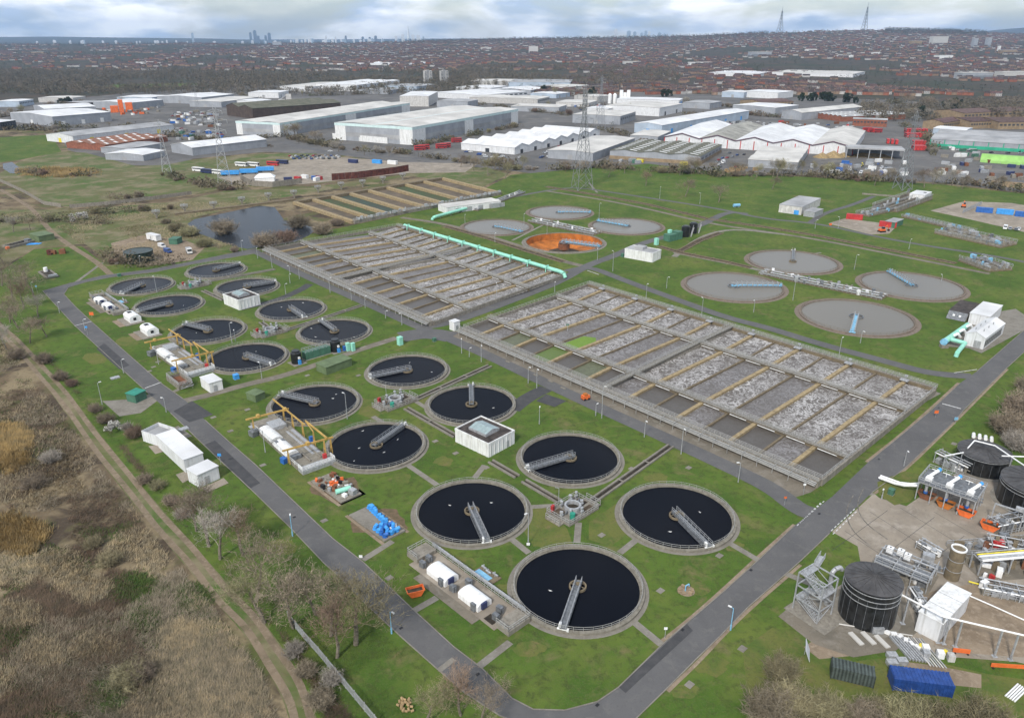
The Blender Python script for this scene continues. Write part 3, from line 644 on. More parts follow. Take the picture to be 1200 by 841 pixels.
sheet('basin_apron', [G(306,296), G(372,326), G(440,356), G(498,381), G(505,377)]+[lerp2(rowsB[0][1], rowsB[0][0], k/6) for k in range(7)], 'apron', Z_PATH+.022)
sheet('basin_apron', [G(528,398), G(600,430), G(680,467), G(760,503), G(830,535), G(900,567), G(925,585), G(950,577)]+[lerp2(rowsA[0][1], rowsA[0][0], k/6) for k in range(7)]+[G(528,388)], 'apron', Z_PATH+.024)
# mint green air main on brackets along the far basin
t = thing('green_air_pipe', 'long mint green air pipe on brackets along the far basin edge', 'pipe', (0,0,0))
A, B = G3(474,264,2.6), G3(656,318,2.6); d = (B-A).normalized()
MB().tube(A, B, .85, 14).tube(B, B+d*2.5+Vector((0,0,-.4)), .85, 14).tube(B+d*2.5+Vector((0,0,-.4)), B+d*3.6+Vector((0,0,-2.2)), .85, 14).build('pipe', 'mint', t)
n3 = Vector((-d.y, d.x, 0))
if n3.y > 0: n3 = -n3
for i in range(10):
    p = A.lerp(B, (i+.4)/10)
    MB().path([p, p+Vector((0,0,1.3)), p+n3*1.5+Vector((0,0,1.3)), p+n3*1.8+Vector((0,0,-1.6))], .24, 8).build('dropper', 'mint', t)
    MB().box(-.15,.15,-.9,.9,-2.6,-.8, T=Matrix.Translation(p)@Matrix.Rotation(math.atan2(d.y,d.x),4,'Z')).build('bracket', 'concrete', t)
t = thing('green_air_pipe', 'short mint green pipe leading to the long white blower house', 'pipe', (0,0,0))
A, B = G3(510,254,1.8), G3(558,241,1.8)
MB().tube(A, B, .9, 12).tube(A, A+Vector((-1.4,-.6,-.6)), .9, 12).tube(A+Vector((-1.4,-.6,-.6)), A+Vector((-1.8,-1,-1.8)), .9, 12).build('pipe', 'mint', t)
for i in range(4): p = A.lerp(B, (i+.5)/4); MB().box(p.x-.3,p.x+.3,p.y-.8,p.y+.8,0,1.2).build('bracket', 'concrete', t)

# ================================================================== drained storm tanks and the penstock frames along their far side
top = [G(345+(518-345)*i/8, 236+(208-236)*i/8, 1.8) for i in range(9)]; bot = [G(414+(586-414)*i/8, 258.5+(225-258.5)*i/8, 1.8) for i in range(9)]
o = top[0]; t = thing('storm_tank', 'row of empty storm tanks with long tan walls and green stained floors', 'storm tank', o)
Lc = lambda p, z: Vector((p.x-o.x, p.y-o.y, z))
for i in range(9): MB().bar(Lc(top[i], .85), Lc(bot[i], .85), 2.6, 1.9).build('dividing_wall', 'concrete_tan', t)
for i in range(8):
    MB().add([Lc(p, .09) for p in (top[i], bot[i], bot[i+1], top[i+1])], [(0,1,2,3)]).build('tank_floor', ['mud_floor','algae_floor','teal_floor','mud_floor','mud_floor','algae_floor','mud_floor','mud_floor'][i], t)
MB().bar(Lc(top[0], .9), Lc(top[8], .9), 3.2, 2.0).build('end_wall', 'concrete_brown', t)
MB().bar(Lc(bot[0], .9), Lc(bot[8], .9), 2.4, 2.1).build('end_wall', 'concrete', t)
m = MB(); m.rail([Lc(bot[0], 1.95), Lc(bot[8], 1.95)], 1.1, 2.5, .06, (1., .55)); random.seed(2)
for i in range(48): p = Lc(bot[0].lerp(bot[8], (i+.5)/48), 1.9); m.cbox(p+Vector((random.uniform(-1,1),random.uniform(-2,1),0)), (random.uniform(.6,2),random.uniform(.5,1.5),random.uniform(.4,1.8)), random.random())
m.build('railing', 'galv', t)
wallm = MB().bar(G3(205,251,.5), G3(345,234,.5), 2.6, 1.2); tag(wallm.build('inlet_channel_wall', 'concrete_brown'), 'low brown channel wall running along the far bank of the pond', 'wall')
fr = None
for i, (u, v) in enumerate([(184,256),(217,249),(251,246),(284,240),(315,235),(345,232),(373,226),(400,222),(425,219),(449,215),(472,211)]):
    P = G(u, v)
    if fr is None:
        fr = thing('penstock_frame', 'pale concrete penstock frame on the channel wall by the pond', 'penstock frame', P, .3, 'penstock frames along the storm tanks')
        MB().box(-.5,.5,-.5,.5,0,3.6).build('post', 'coping', fr); MB().box(-2.2,2.2,-1.1,1.1,3.6,4.0).build('platform', 'coping', fr)
        m = MB()
        for s in (-1, 1): m.rail([(-2.1,s*1,4.), (2.1,s*1,4.)], 1.1, 1.1, .06)
        m.cbox((0,0,4), (.8,.8,1.2)).bar((-2,0,3.6), (0,0,1.8), .3, .3).bar((2,0,3.6), (0,0,1.8), .3, .3).build('headgear', 'galv', fr)
    else: dup(fr, P, .3)
LAND = {'the nearest dark tank':(677,687),'the dark tank right of the front one':(793,604),'the dark tank below the pump house':(553,599),'the near white pump house':(570,510),'the near yellow gantry':(340,515),'the long white cabin':(210,530),'the black dosing cylinders':(370,412),'the road junction':(500,390),'the far yellow gantry':(215,420),'the white rounded units':(160,380),'the far left road corner':(60,340),'the far pump house':(282,350),'the front walkway of the near basin':(760,490),'the lower end of the near basin':(900,560),'the left end of the near basin':(560,400),'the front of the far basin':(400,335),'the far end of the far basin':(310,295),'the orange tank':(661,285),'the white control building':(753,297),'the lower grey clarifier':(1003,372),'the left grey clarifier':(860,335),'the right grey clarifier':(1068,335),'the back edge of the near basin':(820,370),'the steel platform':(1090,560),'the big black tank':(1005,700),'the green dosing boxes':(790,275),'the pylon on the lawn':(683,222),'the cream windowless building':(940,245),'the long white blower house':(555,243)}
def near_name(u, v): return min(LAND, key=lambda k: (LAND[k][0]-u)**2+((LAND[k][1]-v)*2)**2)
# ================================================================== buildings on the works
def frame(A, B, C, h, z0=0.):
    a, b_, c = G(*A, h+z0), G(*B, h+z0), G(*C, h+z0); u = c-b_; Lu = u.length; rot = math.atan2(u.y, u.x); n_ = Vector((-u.y, u.x))/Lu
    return b_, rot, Lu, (a-b_).dot(n_)
def small_building(name, label, cat, A, B, C, h, wall, roof, group=None, parapet=0., gable=0., over=.15, doors=(), windows=(), ribs=0, z0=0.):
    """box building from its three visible eave corners; x runs B->C, y runs B->A. doors/windows: (face, offset, width, z0, z1, material)"""
    o, rot, Lx, Ly = frame(A, B, C, h, z0)
    if Ly < 0: o = o+Vector((-math.sin(rot), math.cos(rot)))*Ly; Ly = -Ly
    t = thing(name, label, cat, (o.x, o.y, z0), rot, group)
    w_ = MB().box(0,Lx,0,Ly,0,h)
    if gable:
        for y in (0, Ly) if gable < 0 else (): pass
        if Lx >= Ly:
            for x in (0, Lx): w_.add([(x,0,h),(x,Ly,h),(x,Ly/2,h+gable)], [(0,1,2)])
        else:
            for y in (0, Ly): w_.add([(0,y,h),(Lx,y,h),(Lx/2,y,h+gable)], [(0,1,2)])
    w_.build('wall', wall, t); rf = MB()
    if gable:
        k = .14
        if Lx >= Ly:
            for s, y0 in ((1, -over), (-1, Ly+over)):
                zz = h-gable*over/(Ly/2)
                rf.add([(-over,y0,zz+.02),(Lx+over,y0,zz+.02),(Lx+over,Ly/2,h+gable+.02),(-over,Ly/2,h+gable+.02),(-over,y0,zz+k),(Lx+over,y0,zz+k),(Lx+over,Ly/2,h+gable+k),(-over,Ly/2,h+gable+k)], [(0,1,2,3),(4,5,6,7),(0,1,5,4),(1,2,6,5),(3,0,4,7)])
        else:
            for s, x0 in ((1, -over), (-1, Lx+over)):
                zz = h-gable*over/(Lx/2)
                rf.add([(x0,-over,zz+.02),(x0,Ly+over,zz+.02),(Lx/2,Ly+over,h+gable+.02),(Lx/2,-over,h+gable+.02),(x0,-over,zz+k),(x0,Ly+over,zz+k),(Lx/2,Ly+over,h+gable+k),(Lx/2,-over,h+gable+k)], [(0,1,2,3),(4,5,6,7),(0,1,5,4),(1,2,6,5),(3,0,4,7)])
    elif parapet:
        rf.box(.2,Lx-.2,.2,Ly-.2,h+.002,h+.05)
        pp = MB()
        for q in ((-.06,Lx+.06,-.06,.2), (-.06,Lx+.06,Ly-.2,Ly+.06), (-.06,.2,.2,Ly-.2), (Lx-.2,Lx+.06,.2,Ly-.2)): pp.box(*q, h-.3, h+parapet)
        pp.build('parapet', wall, t)
    else: rf.box(-over,Lx+over,-over,Ly+over,h+.004,h+.16)
    rfo = rf.build('roof', roof, t)
    for f_, off, wd, za, zb, mt in list(doors):
        m = MB(); e = .06
        {'x0': lambda: m.box(-e,.02,off,off+wd,za,zb), 'x1': lambda: m.box(Lx-.02,Lx+e,off,off+wd,za,zb), 'y0': lambda: m.box(off,off+wd,-e,.02,za,zb), 'y1': lambda: m.box(off,off+wd,Ly-.02,Ly+e,za,zb)}[f_]()
        m.build('door', mt, t)
    for f_, off, wd, za, zb, mt in list(windows):
        m = MB(); e = .05
        {'x0': lambda: m.box(-e,.02,off,off+wd,za,zb), 'x1': lambda: m.box(Lx-.02,Lx+e,off,off+wd,za,zb), 'y0': lambda: m.box(off,off+wd,-e,.02,za,zb), 'y1': lambda: m.box(off,off+wd,Ly-.02,Ly+e,za,zb)}[f_]()
        m.build('window', mt, t)
    if ribs:
        n = int(Lx/ribs)
        for i in range(n): MB().box((i+.5)*ribs-.09,(i+.5)*ribs+.09,-.12,.01,0,h-.31).build('wall_rib', wall, t)
        n = int(Ly/ribs)
        for i in range(n): MB().box(-.12,.01,(i+.5)*ribs-.09,(i+.5)*ribs+.09,0,h-.31).build('wall_rib', wall, t)
    return t, Lx, Ly, h, rfo
def skylight(t, Lx, Ly, h, s=.5, pyr=True):
    cx, cy_ = Lx*.5, Ly*.52; a, b_ = Lx*s/2, Ly*s/2; sk = MB()
    sk.box(cx-a,cx+a,cy_-b_,cy_+b_,h+.05,h+.75); o = sk.build('roof_light', 'galv', t)
    for i in range(5):
        y0 = cy_-b_+.1+i*(2*b_-.2)/5
        for s_ in (-1, 1): MB().add([(cx+s_*(a-.1),y0,h+.78),(cx+s_*(a-.1),y0+(2*b_-.2)/5-.12,h+.78),(cx,y0+(2*b_-.2)/5-.12,h+1.45),(cx,y0,h+1.45)], [(0,1,2,3)]).build('pane', 'glass_pale', o)
    for s_ in (-1, 1): sk2 = MB().add([(cx-a+.05,cy_+s_*(b_-.05),h+.76),(cx+a-.05,cy_+s_*(b_-.05),h+.76),(cx,cy_+s_*(b_-.05),h+1.5)], [(0,1,2)]).build('gable_pane', 'galv', o)
M('glass_pale', (.30, .38, .38), .15, .1, 1., spec=.6)
t, Lx, Ly, h, rf = small_building('pump_house', 'white ribbed pump house with dark flat roof and glass skylight among the near tanks', 'pump house', (537,501),(572.5,521),(603,505), 3.8, 'white_paint', 'roof_flat_dark', 'white pump houses', parapet=.35, ribs=1.5, doors=[('y0',6.5,1.2,0,2.1,'galv')])
skylight(t, Lx, Ly, h, .52)
t, Lx, Ly, h, rf = small_building('pump_house', 'far white pump house with dark roof and grey skylight among the upper tanks', 'pump house', (262,345),(279,352.5),(304,346), 4.0, 'white_paint', 'roof_flat_dark', 'white pump houses', parapet=.35, ribs=1.5)
skylight(t, Lx, Ly, h, .5)
t, Lx, Ly, h, rf = small_building('pump_house', 'white flat-roofed control building beside the road junction right of the orange tank', 'pump house', (734,291),(765,297.5),(775,293), 4.3, 'white_paint', 'roof_grey', 'white pump houses', parapet=.3, ribs=1.6)
MB().box(Lx*.3,Lx*.8,Ly*.45,Ly*.75,h+.05,h+1.4).build('roof_plant', 'roof_grey', t)
small_building('control_kiosk', 'plain white box building by the far yellow gantry', 'kiosk', (234,442),(245,449.5),(260,445), 3.2, 'white_paint', 'roof_white', doors=[('y0',1.2,1.1,0,2.1,'galv')])
t, Lx, Ly, h, rf = small_building('motor_control_building', 'long white panelled cabin, middle of three beside the left road', 'cabin', (185.5,509),(215,539),(237.5,531), 3.7, 'white_clad', 'roof_white', 'white cabins by the left road')
for i in range(1, 5): MB().box(-.16,Lx+.16,i*Ly/5-.04,i*Ly/5+.04,h+.16,h+.21).build('roof_seam', 'white_paint', t)
t, Lx, Ly, h, rf = small_building('transformer_cabin', 'small white cabin with a door, front one of three beside the left road', 'cabin', (219.5,549),(231,557),(255.5,546), 3.5, 'white_clad', 'roof_white', 'white cabins by the left road', doors=[('y0',1.6,1.3,0,2.2,'galv')])
# roofless white enclosure
o, rot, Lx, Ly = frame((172.5,501),(185,511),(205,501), 3.2)
t = thing('generator_enclosure', 'white open-topped enclosure behind the long white cabin', 'enclosure', o, rot, 'white cabins by the left road')
for q in ((0,Lx,0,.12),(0,Lx,Ly-.12,Ly),(0,.12,.12,Ly-.12),(Lx-.12,Lx,.12,Ly-.12)): MB().box(*q,0,3.2).build('wall_panel', 'white_clad', t)
MB().box(.3,Lx-.3,.3,Ly-.3,.0,2.3).build('generator', 'roof_grey', t)
for q in [[(174,523),(190,519),(196,528),(182,532)], [(206,556),(218,552),(226,560),(214,566)], [(236,572),(262,560),(268,566),(243,577)]]: sheet('cabin_paving', px(q), 'concrete_yard', Z_PATH+.03)
small_building('chemical_kiosk', 'dark green box kiosk at the road edge on the left', 'kiosk', (151,459),(158,463.5),(170.5,457.5), 2.6, 'green_box', 'teal')
sheet('kiosk_paving', px([(120,470),(150,468),(175,462),(184,470),(165,484),(140,488)]), 'path_concrete', Z_PATH+.02)
small_building('switch_house', 'long sage green flat roofed shed beside the black cylinders', 'shed', (372,425),(382,431),(412,420), 2.6, 'green_shed', 'green_shed')
small_building('switch_house', 'small sage green shed at the lane near the yellow gantry', 'shed', (291,459),(299,464),(310,459), 2.2, 'green_shed', 'green_shed')
# dosing plant: bunded teal tank, two black cylinders, mint cabinets
o, rot, Lx, Ly = frame((355,410),(358,414),(387,405.5), 2.6)
t = thing('dosing_tank', 'long teal rectangular dosing tank between two black cylinders', 'tank', o, rot); MB().box(0,Lx,0,2.8,.1,2.6).build('tank_body', 'green_box', t)
m = MB(); 
for y in (.1, 2.7): m.rail([(0,y,2.6),(Lx,y,2.6)], 1.0, 1.3, .05)
m.build('railing', 'galv', t); MB().box(-.5,Lx+.5,-.6,3.4,0,.1).build('plinth', 'concrete', t)
for (u, v, lab) in ((345,427,'left black cylinder of the dosing plant with a blue pump box'), (391,413,'right black cylinder of the dosing plant beside the mint cabinets')):
    p = G(u, v)+Vector((.4,1.6)); t = thing('dosing_cylinder', lab, 'tank', p, SITE)
    MB().cyl(0,0,0,3.6,1.75,20).cyl(0,0,3.6,4.0,1.75,20,1.3).cyl(0,0,4.0,4.4,1.3,20).build('shell', 'black_tank', t)
    MB().box(-.4,.4,-2.5,-1.7,0,1.5).build('pump_box', 'bright_blue', t); MB().box(-.3,.3,-2.3,-1.76,1.9,2.6).build('valve_box', 'pvc_white', t)
    MB().box(-2.4,2.4,-2.8,2.2,0,.08).build('plinth', 'concrete', t)
def cabinet(u, v, label, mat='mint', h=2.3, w=1.15, rot=SITE, grp=None):
    p = G(u, v); t = thing('cabinet', label, 'cabinet', p, rot, grp); MB().box(-w/2,w/2,-w/2,w/2,.1,h).build('body', mat, t)
    MB().box(-w/2-.06,w/2+.06,-w/2-.06,w/2+.06,h,h+.14).build('roof', mat, t); MB().box(-w/2+.1,w/2-.1,-w/2-.04,-w/2+.01,.2,h-.15).build('door', mat, t); MB().box(-w/2-.1,w/2+.1,-w/2-.1,w/2+.1,0,.1).build('plinth', 'concrete', t); return t
cabinet(408,411,'mint green cabinet beside the black cylinder, left of the pair', h=2.8); cabinet(414,411,'mint green cabinet beside the black cylinder, right of the pair', h=2.8); cabinet(404,411,'blue drum shaped cabinet next to the mint cabinets', 'blue', 1.6, .9)
cabinet(469,404,'mint green cabinet alone at the end of the concrete lane', h=2.9, w=1.6); cabinet(509,400,'low dark green cabinet in the grass by the road junction', 'green_box', 1.2, 1.1)
cabinet(769,287,'mint green cabinet left of the green dosing boxes', h=3.4, w=1.8); cabinet(1044,579,'small teal cabinet on the lawn beside the concrete yard', 'green_box', 1.4, 1.2); cabinet(277,444,'bright blue drum on the lawn right of the white box building', 'bright_blue', 1.5, 1.5)
cabinet(140,324,'dark green cabinet on the verge of the north road', 'green_box', 1.2, 1.4); cabinet(730,301,'low green cabinet beside the white control building', 'green_box', 1.6, 1.6)
# upper dosing station
t = thing('green_dosing_unit', 'pair of green dosing boxes beside dark tanks on the upper lawn', 'dosing unit', G(788,281), R(40))
MB().box(-5,1.5,-2.2,2.2,0,3.6).build('box', 'green_box', t); MB().box(1.8,5.5,-2.2,2.2,0,4.2).build('box', 'green_box', t); MB().box(-1.5,.5,1.0,2.5,3.6,5.2).build('mint_hatch', 'mint', t)
for (u, v, lab) in ((803,277,'front dark cylinder of the upper dosing station'), (812,273,'rear dark cylinder of the upper dosing station')):
    t = thing('dosing_cylinder', lab, 'tank', G(u, v), R(40)); MB().cyl(0,0,0,5.4,2.3,18).cyl(0,0,5.4,6.,2.3,18,1.4).build('shell', 'black_tank', t); MB().bar((1.5,-2.6,0), (3.4,-2.6,4.8), .7, .12).rail([(1.5,-2.4,.3),(3.4,-2.4,5.1)], 1., 1.4, .05).build('ladder_stair', 'galv', t)
# drain ditches that flank the old track
def channel(pts, w, lab, mat='sludge', wall='path_concrete', hgt=.45):
    P = px(pts); o = P[0]; t = thing('drain_channel', lab, 'channel', o)
    for s in (-1, 1):
        m = MB()
        for a, c in zip(P[:-1], P[1:]):
            d = (c-a).normalized(); n_ = Vector((-d.y, d.x))*s*(w/2+.28); m.bar((*(a+n_-o), hgt/2), (*(c+n_-o), hgt/2), .5, hgt)
        m.build('channel_wall', wall, t)
    m = MB(); m.bar((*(P[0]-o), .02), (*(P[-1]-o), .02), w, .10) if len(P) == 2 else [m.bar((*(a-o), .02), (*(c-o), .02), w, .10) for a, c in zip(P[:-1], P[1:])]
    m.build('channel_bed', mat, t)
    n = int((P[-1]-P[0]).length/9)
    for i in range(1, n): q = P[0].lerp(P[-1], i/n)-o; MB().cbox((q.x,q.y,hgt), (.5, w+1.2, .08), ang(P[0], P[-1])).build('cross_slab', wall, t)
for pts, w, lab in [([(694,588),(786,523)],1.0,'drain channel from the near valve chamber up to the service road'), ([(614,564),(655,588)],.9,'drain channel entering the near valve chamber from the left'),
    ([(575,541),(606,559)],.9,'short drain channel in front of the white pump house'), ([(476,479),(534,512)],.9,'drain channel behind the white pump house'), ([(484,470),(574,429)],1.0,'drain channel from the second valve chamber up to the road'),
    ([(337,387),(425,358)],1.0,'drain channel from the third valve chamber to the service road'), ([(306,378),(318,387)],.9,'drain channel left of the third valve chamber'), ([(238,341),(262,352)],.9,'drain channel between the far pump house and valve chamber'), ([(240,331),(322,316)],1.0,'farthest drain channel of the tank field')]: channel(pts, w, lab)
for pts, lab in [([(640,219),(700,229),(760,240),(830,257),(900,267)],'long brown ditch beside the old track behind the grey clarifiers'), ([(900,267),(960,277),(1040,293),(1120,309)],'long brown ditch beside the old track right of the clarifiers'), ([(772,289),(800,297),(850,307),(880,314)],'brown ditch from the white control building to the grey tanks'), ([(796,295),(820,282),(845,273)],'brown ditch beside the green dosing boxes'), ([(520,265),(570,279),(620,295),(660,307)],'brown ditch alongside the mint green pipe')]: channel(pts, 2.6, lab, 'skip_mud', 'concrete_brown', .35)

# valve chambers in the middle of each four tanks
def valve_chamber(p, lab, first=[None]):
    if first[0] is not None: return dup(first[0], p, SITE, lab)
    t = thing('valve_chamber', lab, 'valve chamber', p, SITE, 'valve chambers between the dark tanks'); first[0] = t; random.seed(3)
    MB().box(-5,5,-3.6,3.6,-.1,.45).build('slab', 'path_concrete', t); MB().box(-6.6,-5,-2,2.4,-.1,.35).build('step_slab', 'concrete', t); MB().box(5,6.4,-3,1.5,-.1,.35).build('step_slab', 'concrete', t)
    MB().ring(1.5,1.95,.4,1.9,20).build('chamber_ring', 'galv', t); MB().disc(1.5,1.0,20).build('chamber_water', 'sludge', t)
    for x, y, a, c in ((-3.1,1.5,1.4,1.1), (3.3,.9,1.5,1.3), (2.7,-2.1,1.7,.9)): MB().box(x-a,x+a,y-c,y+c,.46,.5).build('pit_cover', 'skip_mud', t)
    for x, y, hh in ((-1.2,2.4,1.5), (1.6,2.2,1.9), (2.3,-.6,1.6), (-2.3,-1.4,1.4), (.2,-2.6,1.5), (3.8,2.4,1.7), (-4.1,-.3,1.3)): MB().cyl(x,y,.4,.4+hh,.16,8).cbox((x,y,.4+hh), (.75,.5,.4), x).tube((x-.4,y,.4+hh*.6), (x+.4,y,.4+hh*.6), .3, 10).build('valve_spindle', 'galv', t)
    MB().path([(-3,-.5,1.1),(-1.5,0,1.1)], .2, 8).path([(1.5,.3,1.2),(3.6,1.2,1.2),(3.6,1.2,.4)], .2, 8).build('pipework', 'galv_dark', t)
    MB().cyl(-2.6,-2.3,.4,1.9,.62,14).build('green_drum', 'teal', t); MB().cbox((-3.6,2.9,.4), (.9,.6,1.5), .3).build('red_cabinet', 'red', t)
    m = MB()
    for q in ([(-4.9,-3.5),(4.9,-3.5)], [(4.9,-3.5),(4.9,3.5)], [(4.9,3.5),(-4.9,3.5)], [(-4.9,3.5),(-4.9,-3.5)], [(-6.5,-1.9),(-6.5,2.3)], [(6.3,-2.9),(6.3,1.4)]): m.rail([(*a, .45) for a in q], 1.1, 1.25, .045)
    m.build('railing', 'rail_grey', t)
    MB().cyl(0,4.4,0,4.2,.06,6).bar((0,4.4,4.2), (-.8,4.9,4.5), .1, .1).build('lamp_mast', 'galv', t); return t
for (u, v, lab) in ((671,599,'railed valve chamber between the four nearest dark tanks'), (463,472,'railed valve chamber between the second four dark tanks'), (317,390,'railed valve chamber below the far pump house'), (228,335,'railed valve chamber between the four farthest dark tanks')): valve_chamber(G(u, v), lab)
# clutter of pipe galleries between the grey clarifiers
random.seed(8)
def gallery(a, b_, lab, n=26, w=5, mats=('galv','galv_dark','concrete','pvc_white')):
    A, B = G(*a), G(*b_); t = thing('pipe_gallery', lab, 'pipework', A, ang(A, B)); Ln = (B-A).length
    MB().box(0,Ln,-w/2,w/2,-.05,.3).build('slab', 'concrete_brown', t)
    for k in range(3): y = -w/2+.8+k*w/3; MB().tube((0,y,.9+.25*k), (Ln,y,.9+.25*k), .32, 8).build('pipe', 'galv', t)
    for i in range(n):
        x, y = random.uniform(.5,Ln-.5), random.uniform(-w/2+.4,w/2-.4); hh = random.uniform(.8,2.4); MB().cbox((x,y,.3), (random.uniform(.4,1.6),random.uniform(.4,1.3),hh), random.uniform(0,1.5)).build('valve_unit', random.choice(mats), t)
    m = MB()
    for s in (-1, 1): m.rail([(0,s*w/2,.3),(Ln,s*w/2,.3)], 1.1, 2., .06)
    m.build('railing', 'rail_grey', t)
gallery((624,259),(700,275),'grey pipe gallery running between the upper clarifiers and the orange tank', 34, 8); gallery((893,320),(1036,350),'pale pipe gallery running between the right-hand clarifiers', 44, 7)
gallery((556,247),(612,226),'railed pipe gallery behind the long white blower house', 20, 5)
# grit and screening works at the upper right: beds of rails and machines
def works_bed(a, b_, w, lab, n, hgt=2.5, slab='concrete_brown'):
    A, B = G(*a), G(*b_); t = thing('screening_works', lab, 'screening works', A, ang(A, B)); Ln = (B-A).length; MB().box(0,Ln,-w/2,w/2,-.05,.6).build('slab', slab, t)
    for k in range(4): y = -w/2+.7+k*(w-1.4)/3; MB().box(0,Ln,y-.3,y+.3,.6,hgt*.55).build('channel_wall', 'concrete', t)
    for i in range(n): x, y = random.uniform(1,Ln-1), random.uniform(-w/2+.5,w/2-.5); MB().cbox((x,y,.6), (random.uniform(.6,2.6),random.uniform(.5,2.),random.uniform(.8,hgt)), random.choice((0,0,.4))).build('machine', random.choice(('galv','galv_dark','galv','concrete','coping','sky_blue')), t)
    for s in (-1, 0, 1): MB().rail([(0,s*w*.48,hgt*.55),(Ln,s*w*.48,hgt*.55)], 1.1, 2.2, .07).build('railing', 'galv', t)
random.seed(9)
works_bed((1036,247),(1078,232),16,'long railed grit channels leading to the pale screen house at upper right',26,5.); works_bed((1010,253),(1040,246),9,'low railed channel beside the red containers',14,2.5)
works_bed((1104,272),(1182,289),15,'weathered concrete beds crowded with grey machinery at the far right',46,3.2); works_bed((1136,305),(1172,318),13,'grey railed screening platform at the right edge of the ditch',22,3.5); works_bed((1060,254),(1140,273),6,'long low grey culvert between the lawn and contractor yard',10,1.6)
small_building('screen_house', 'pale flat screen house at the end of the grit channels', 'screen house', (1068,226),(1084,229),(1092,225), 4.5, 'white_paint', 'roof_white')
small_building('sludge_house', 'cream windowless building with grey roof on the upper lawn', 'building', (916,238.5),(940,243),(962,232.5), 4.8, 'render_white', 'roof_grey', doors=[('y1',.1,.1,0,.1,'galv'),('x0',1.5,3,0,2.6,'bright_blue')])
small_building('sludge_house_annex', 'grey flat annex beside the cream windowless building', 'building', (945,246),(955,249),(965,245), 3.2, 'galv', 'roof_grey')
small_building('green_store', 'small green store next to the red containers on the delivery pad', 'store', (1043,257),(1049,261),(1059,257), 3.2, 'green_box', 'roof_grey')
# blower house at the right-hand road
t, Lx, Ly, h, rf = small_building('blower_house', 'white gabled blower house with many windows beside the right-hand road', 'blower house', (1131,391),(1155,396.5),(1178,379), 4.2, 'white_clad', 'roof_white', gable=1.5, windows=[('y0',.8+i*2.05,1.5,.7,3.1,'window_dark') for i in range(9)], doors=[('x0',1.0,2.2,0,2.7,'galv')])
for i in range(3):
    for s in (.3, .7): MB().cyl(4+i*5, Ly*s, h+.5, h+1.9, .18, 8).build('roof_vent', 'galv', t)
small_building('filter_store', 'white ribbed store with flat roof behind the blower house', 'store', (1140,364),(1160,371.5),(1175,358), 4.2, 'white_clad', 'roof_white')
t, Lx, Ly, h, rf = small_building('air_intake_house', 'dark low building with sloping glazed front beside the white store', 'building', (1113,363),(1135,368),(1148,356), 2.6, 'concrete', 'roof_flat_dark'); MB().add([(-.2,0,2.7),(-.2,Ly,2.7),(-3.,Ly,.2),(-3.,0,.2)], [(0,1,2,3)]).build('sloping_front', 'galv_dark', t)
for y in (.3, .62): MB().add([(-1.3,Ly*y,1.85),(-1.3,Ly*y+.7,1.85),(-1.9,Ly*y+.7,1.32),(-1.9,Ly*y,1.32)], [(0,1,2,3)]).build('roof_lamp', 'pvc_white', t)
t = thing('green_air_pipe', 'fat mint green pipe elbow beside the white gabled blower house', 'pipe', (0,0,0)); q = [G3(1134,381,2.2), G3(1107,400,2.2)]
MB().tube(q[0], q[1], 1.0, 16).build('pipe', 'mint', t); MB().tube(q[1], q[1]+(q[1]-q[0]).normalized()*1.0, 1.15, 16).build('end_cap', 'sky_blue', t)
MB().path([G3(1112,397,2.2), G3(1131,402,2.0), G3(1122,413,1.6), G3(1120,418,.1)], .72, 14).build('branch_pipe', 'mint', t)
MB().box(q[1].x-1.2,q[1].x+1.2,q[1].y-1.2,q[1].y+.8,0,1.2).build('support_block', 'concrete', t)
for f_ in (.2, .5, .75): p = q[0].lerp(q[1], f_); MB().path([p, p+Vector((2.6,.6,1.1)), p+Vector((4.0,1.0,-.4))], .5, 10).build('inlet_duct', 'pvc_white', t)
sheet('blower_yard', px([(1150,414),(1135,408),(1105,406),(1100,400),(1125,385),(1142,370),(1190,362),(1205,372),(1200,387)]), 'path_concrete', Z_PATH+.026)
t, Lx, Ly, h, rf = small_building('blower_house', 'long low white blower house with short green pipe, top of the far basin', 'blower house', (518,239),(524,243.5),(587,235.5), 3.8, 'white_paint', 'roof_cream', doors=[('y0',6+i*8,3.5,0,2.8,'galv') for i in range(5)])
MB().box(Lx*.8,Lx*.97,-.9,.05,0,3.0).build('porch', 'galv', t)

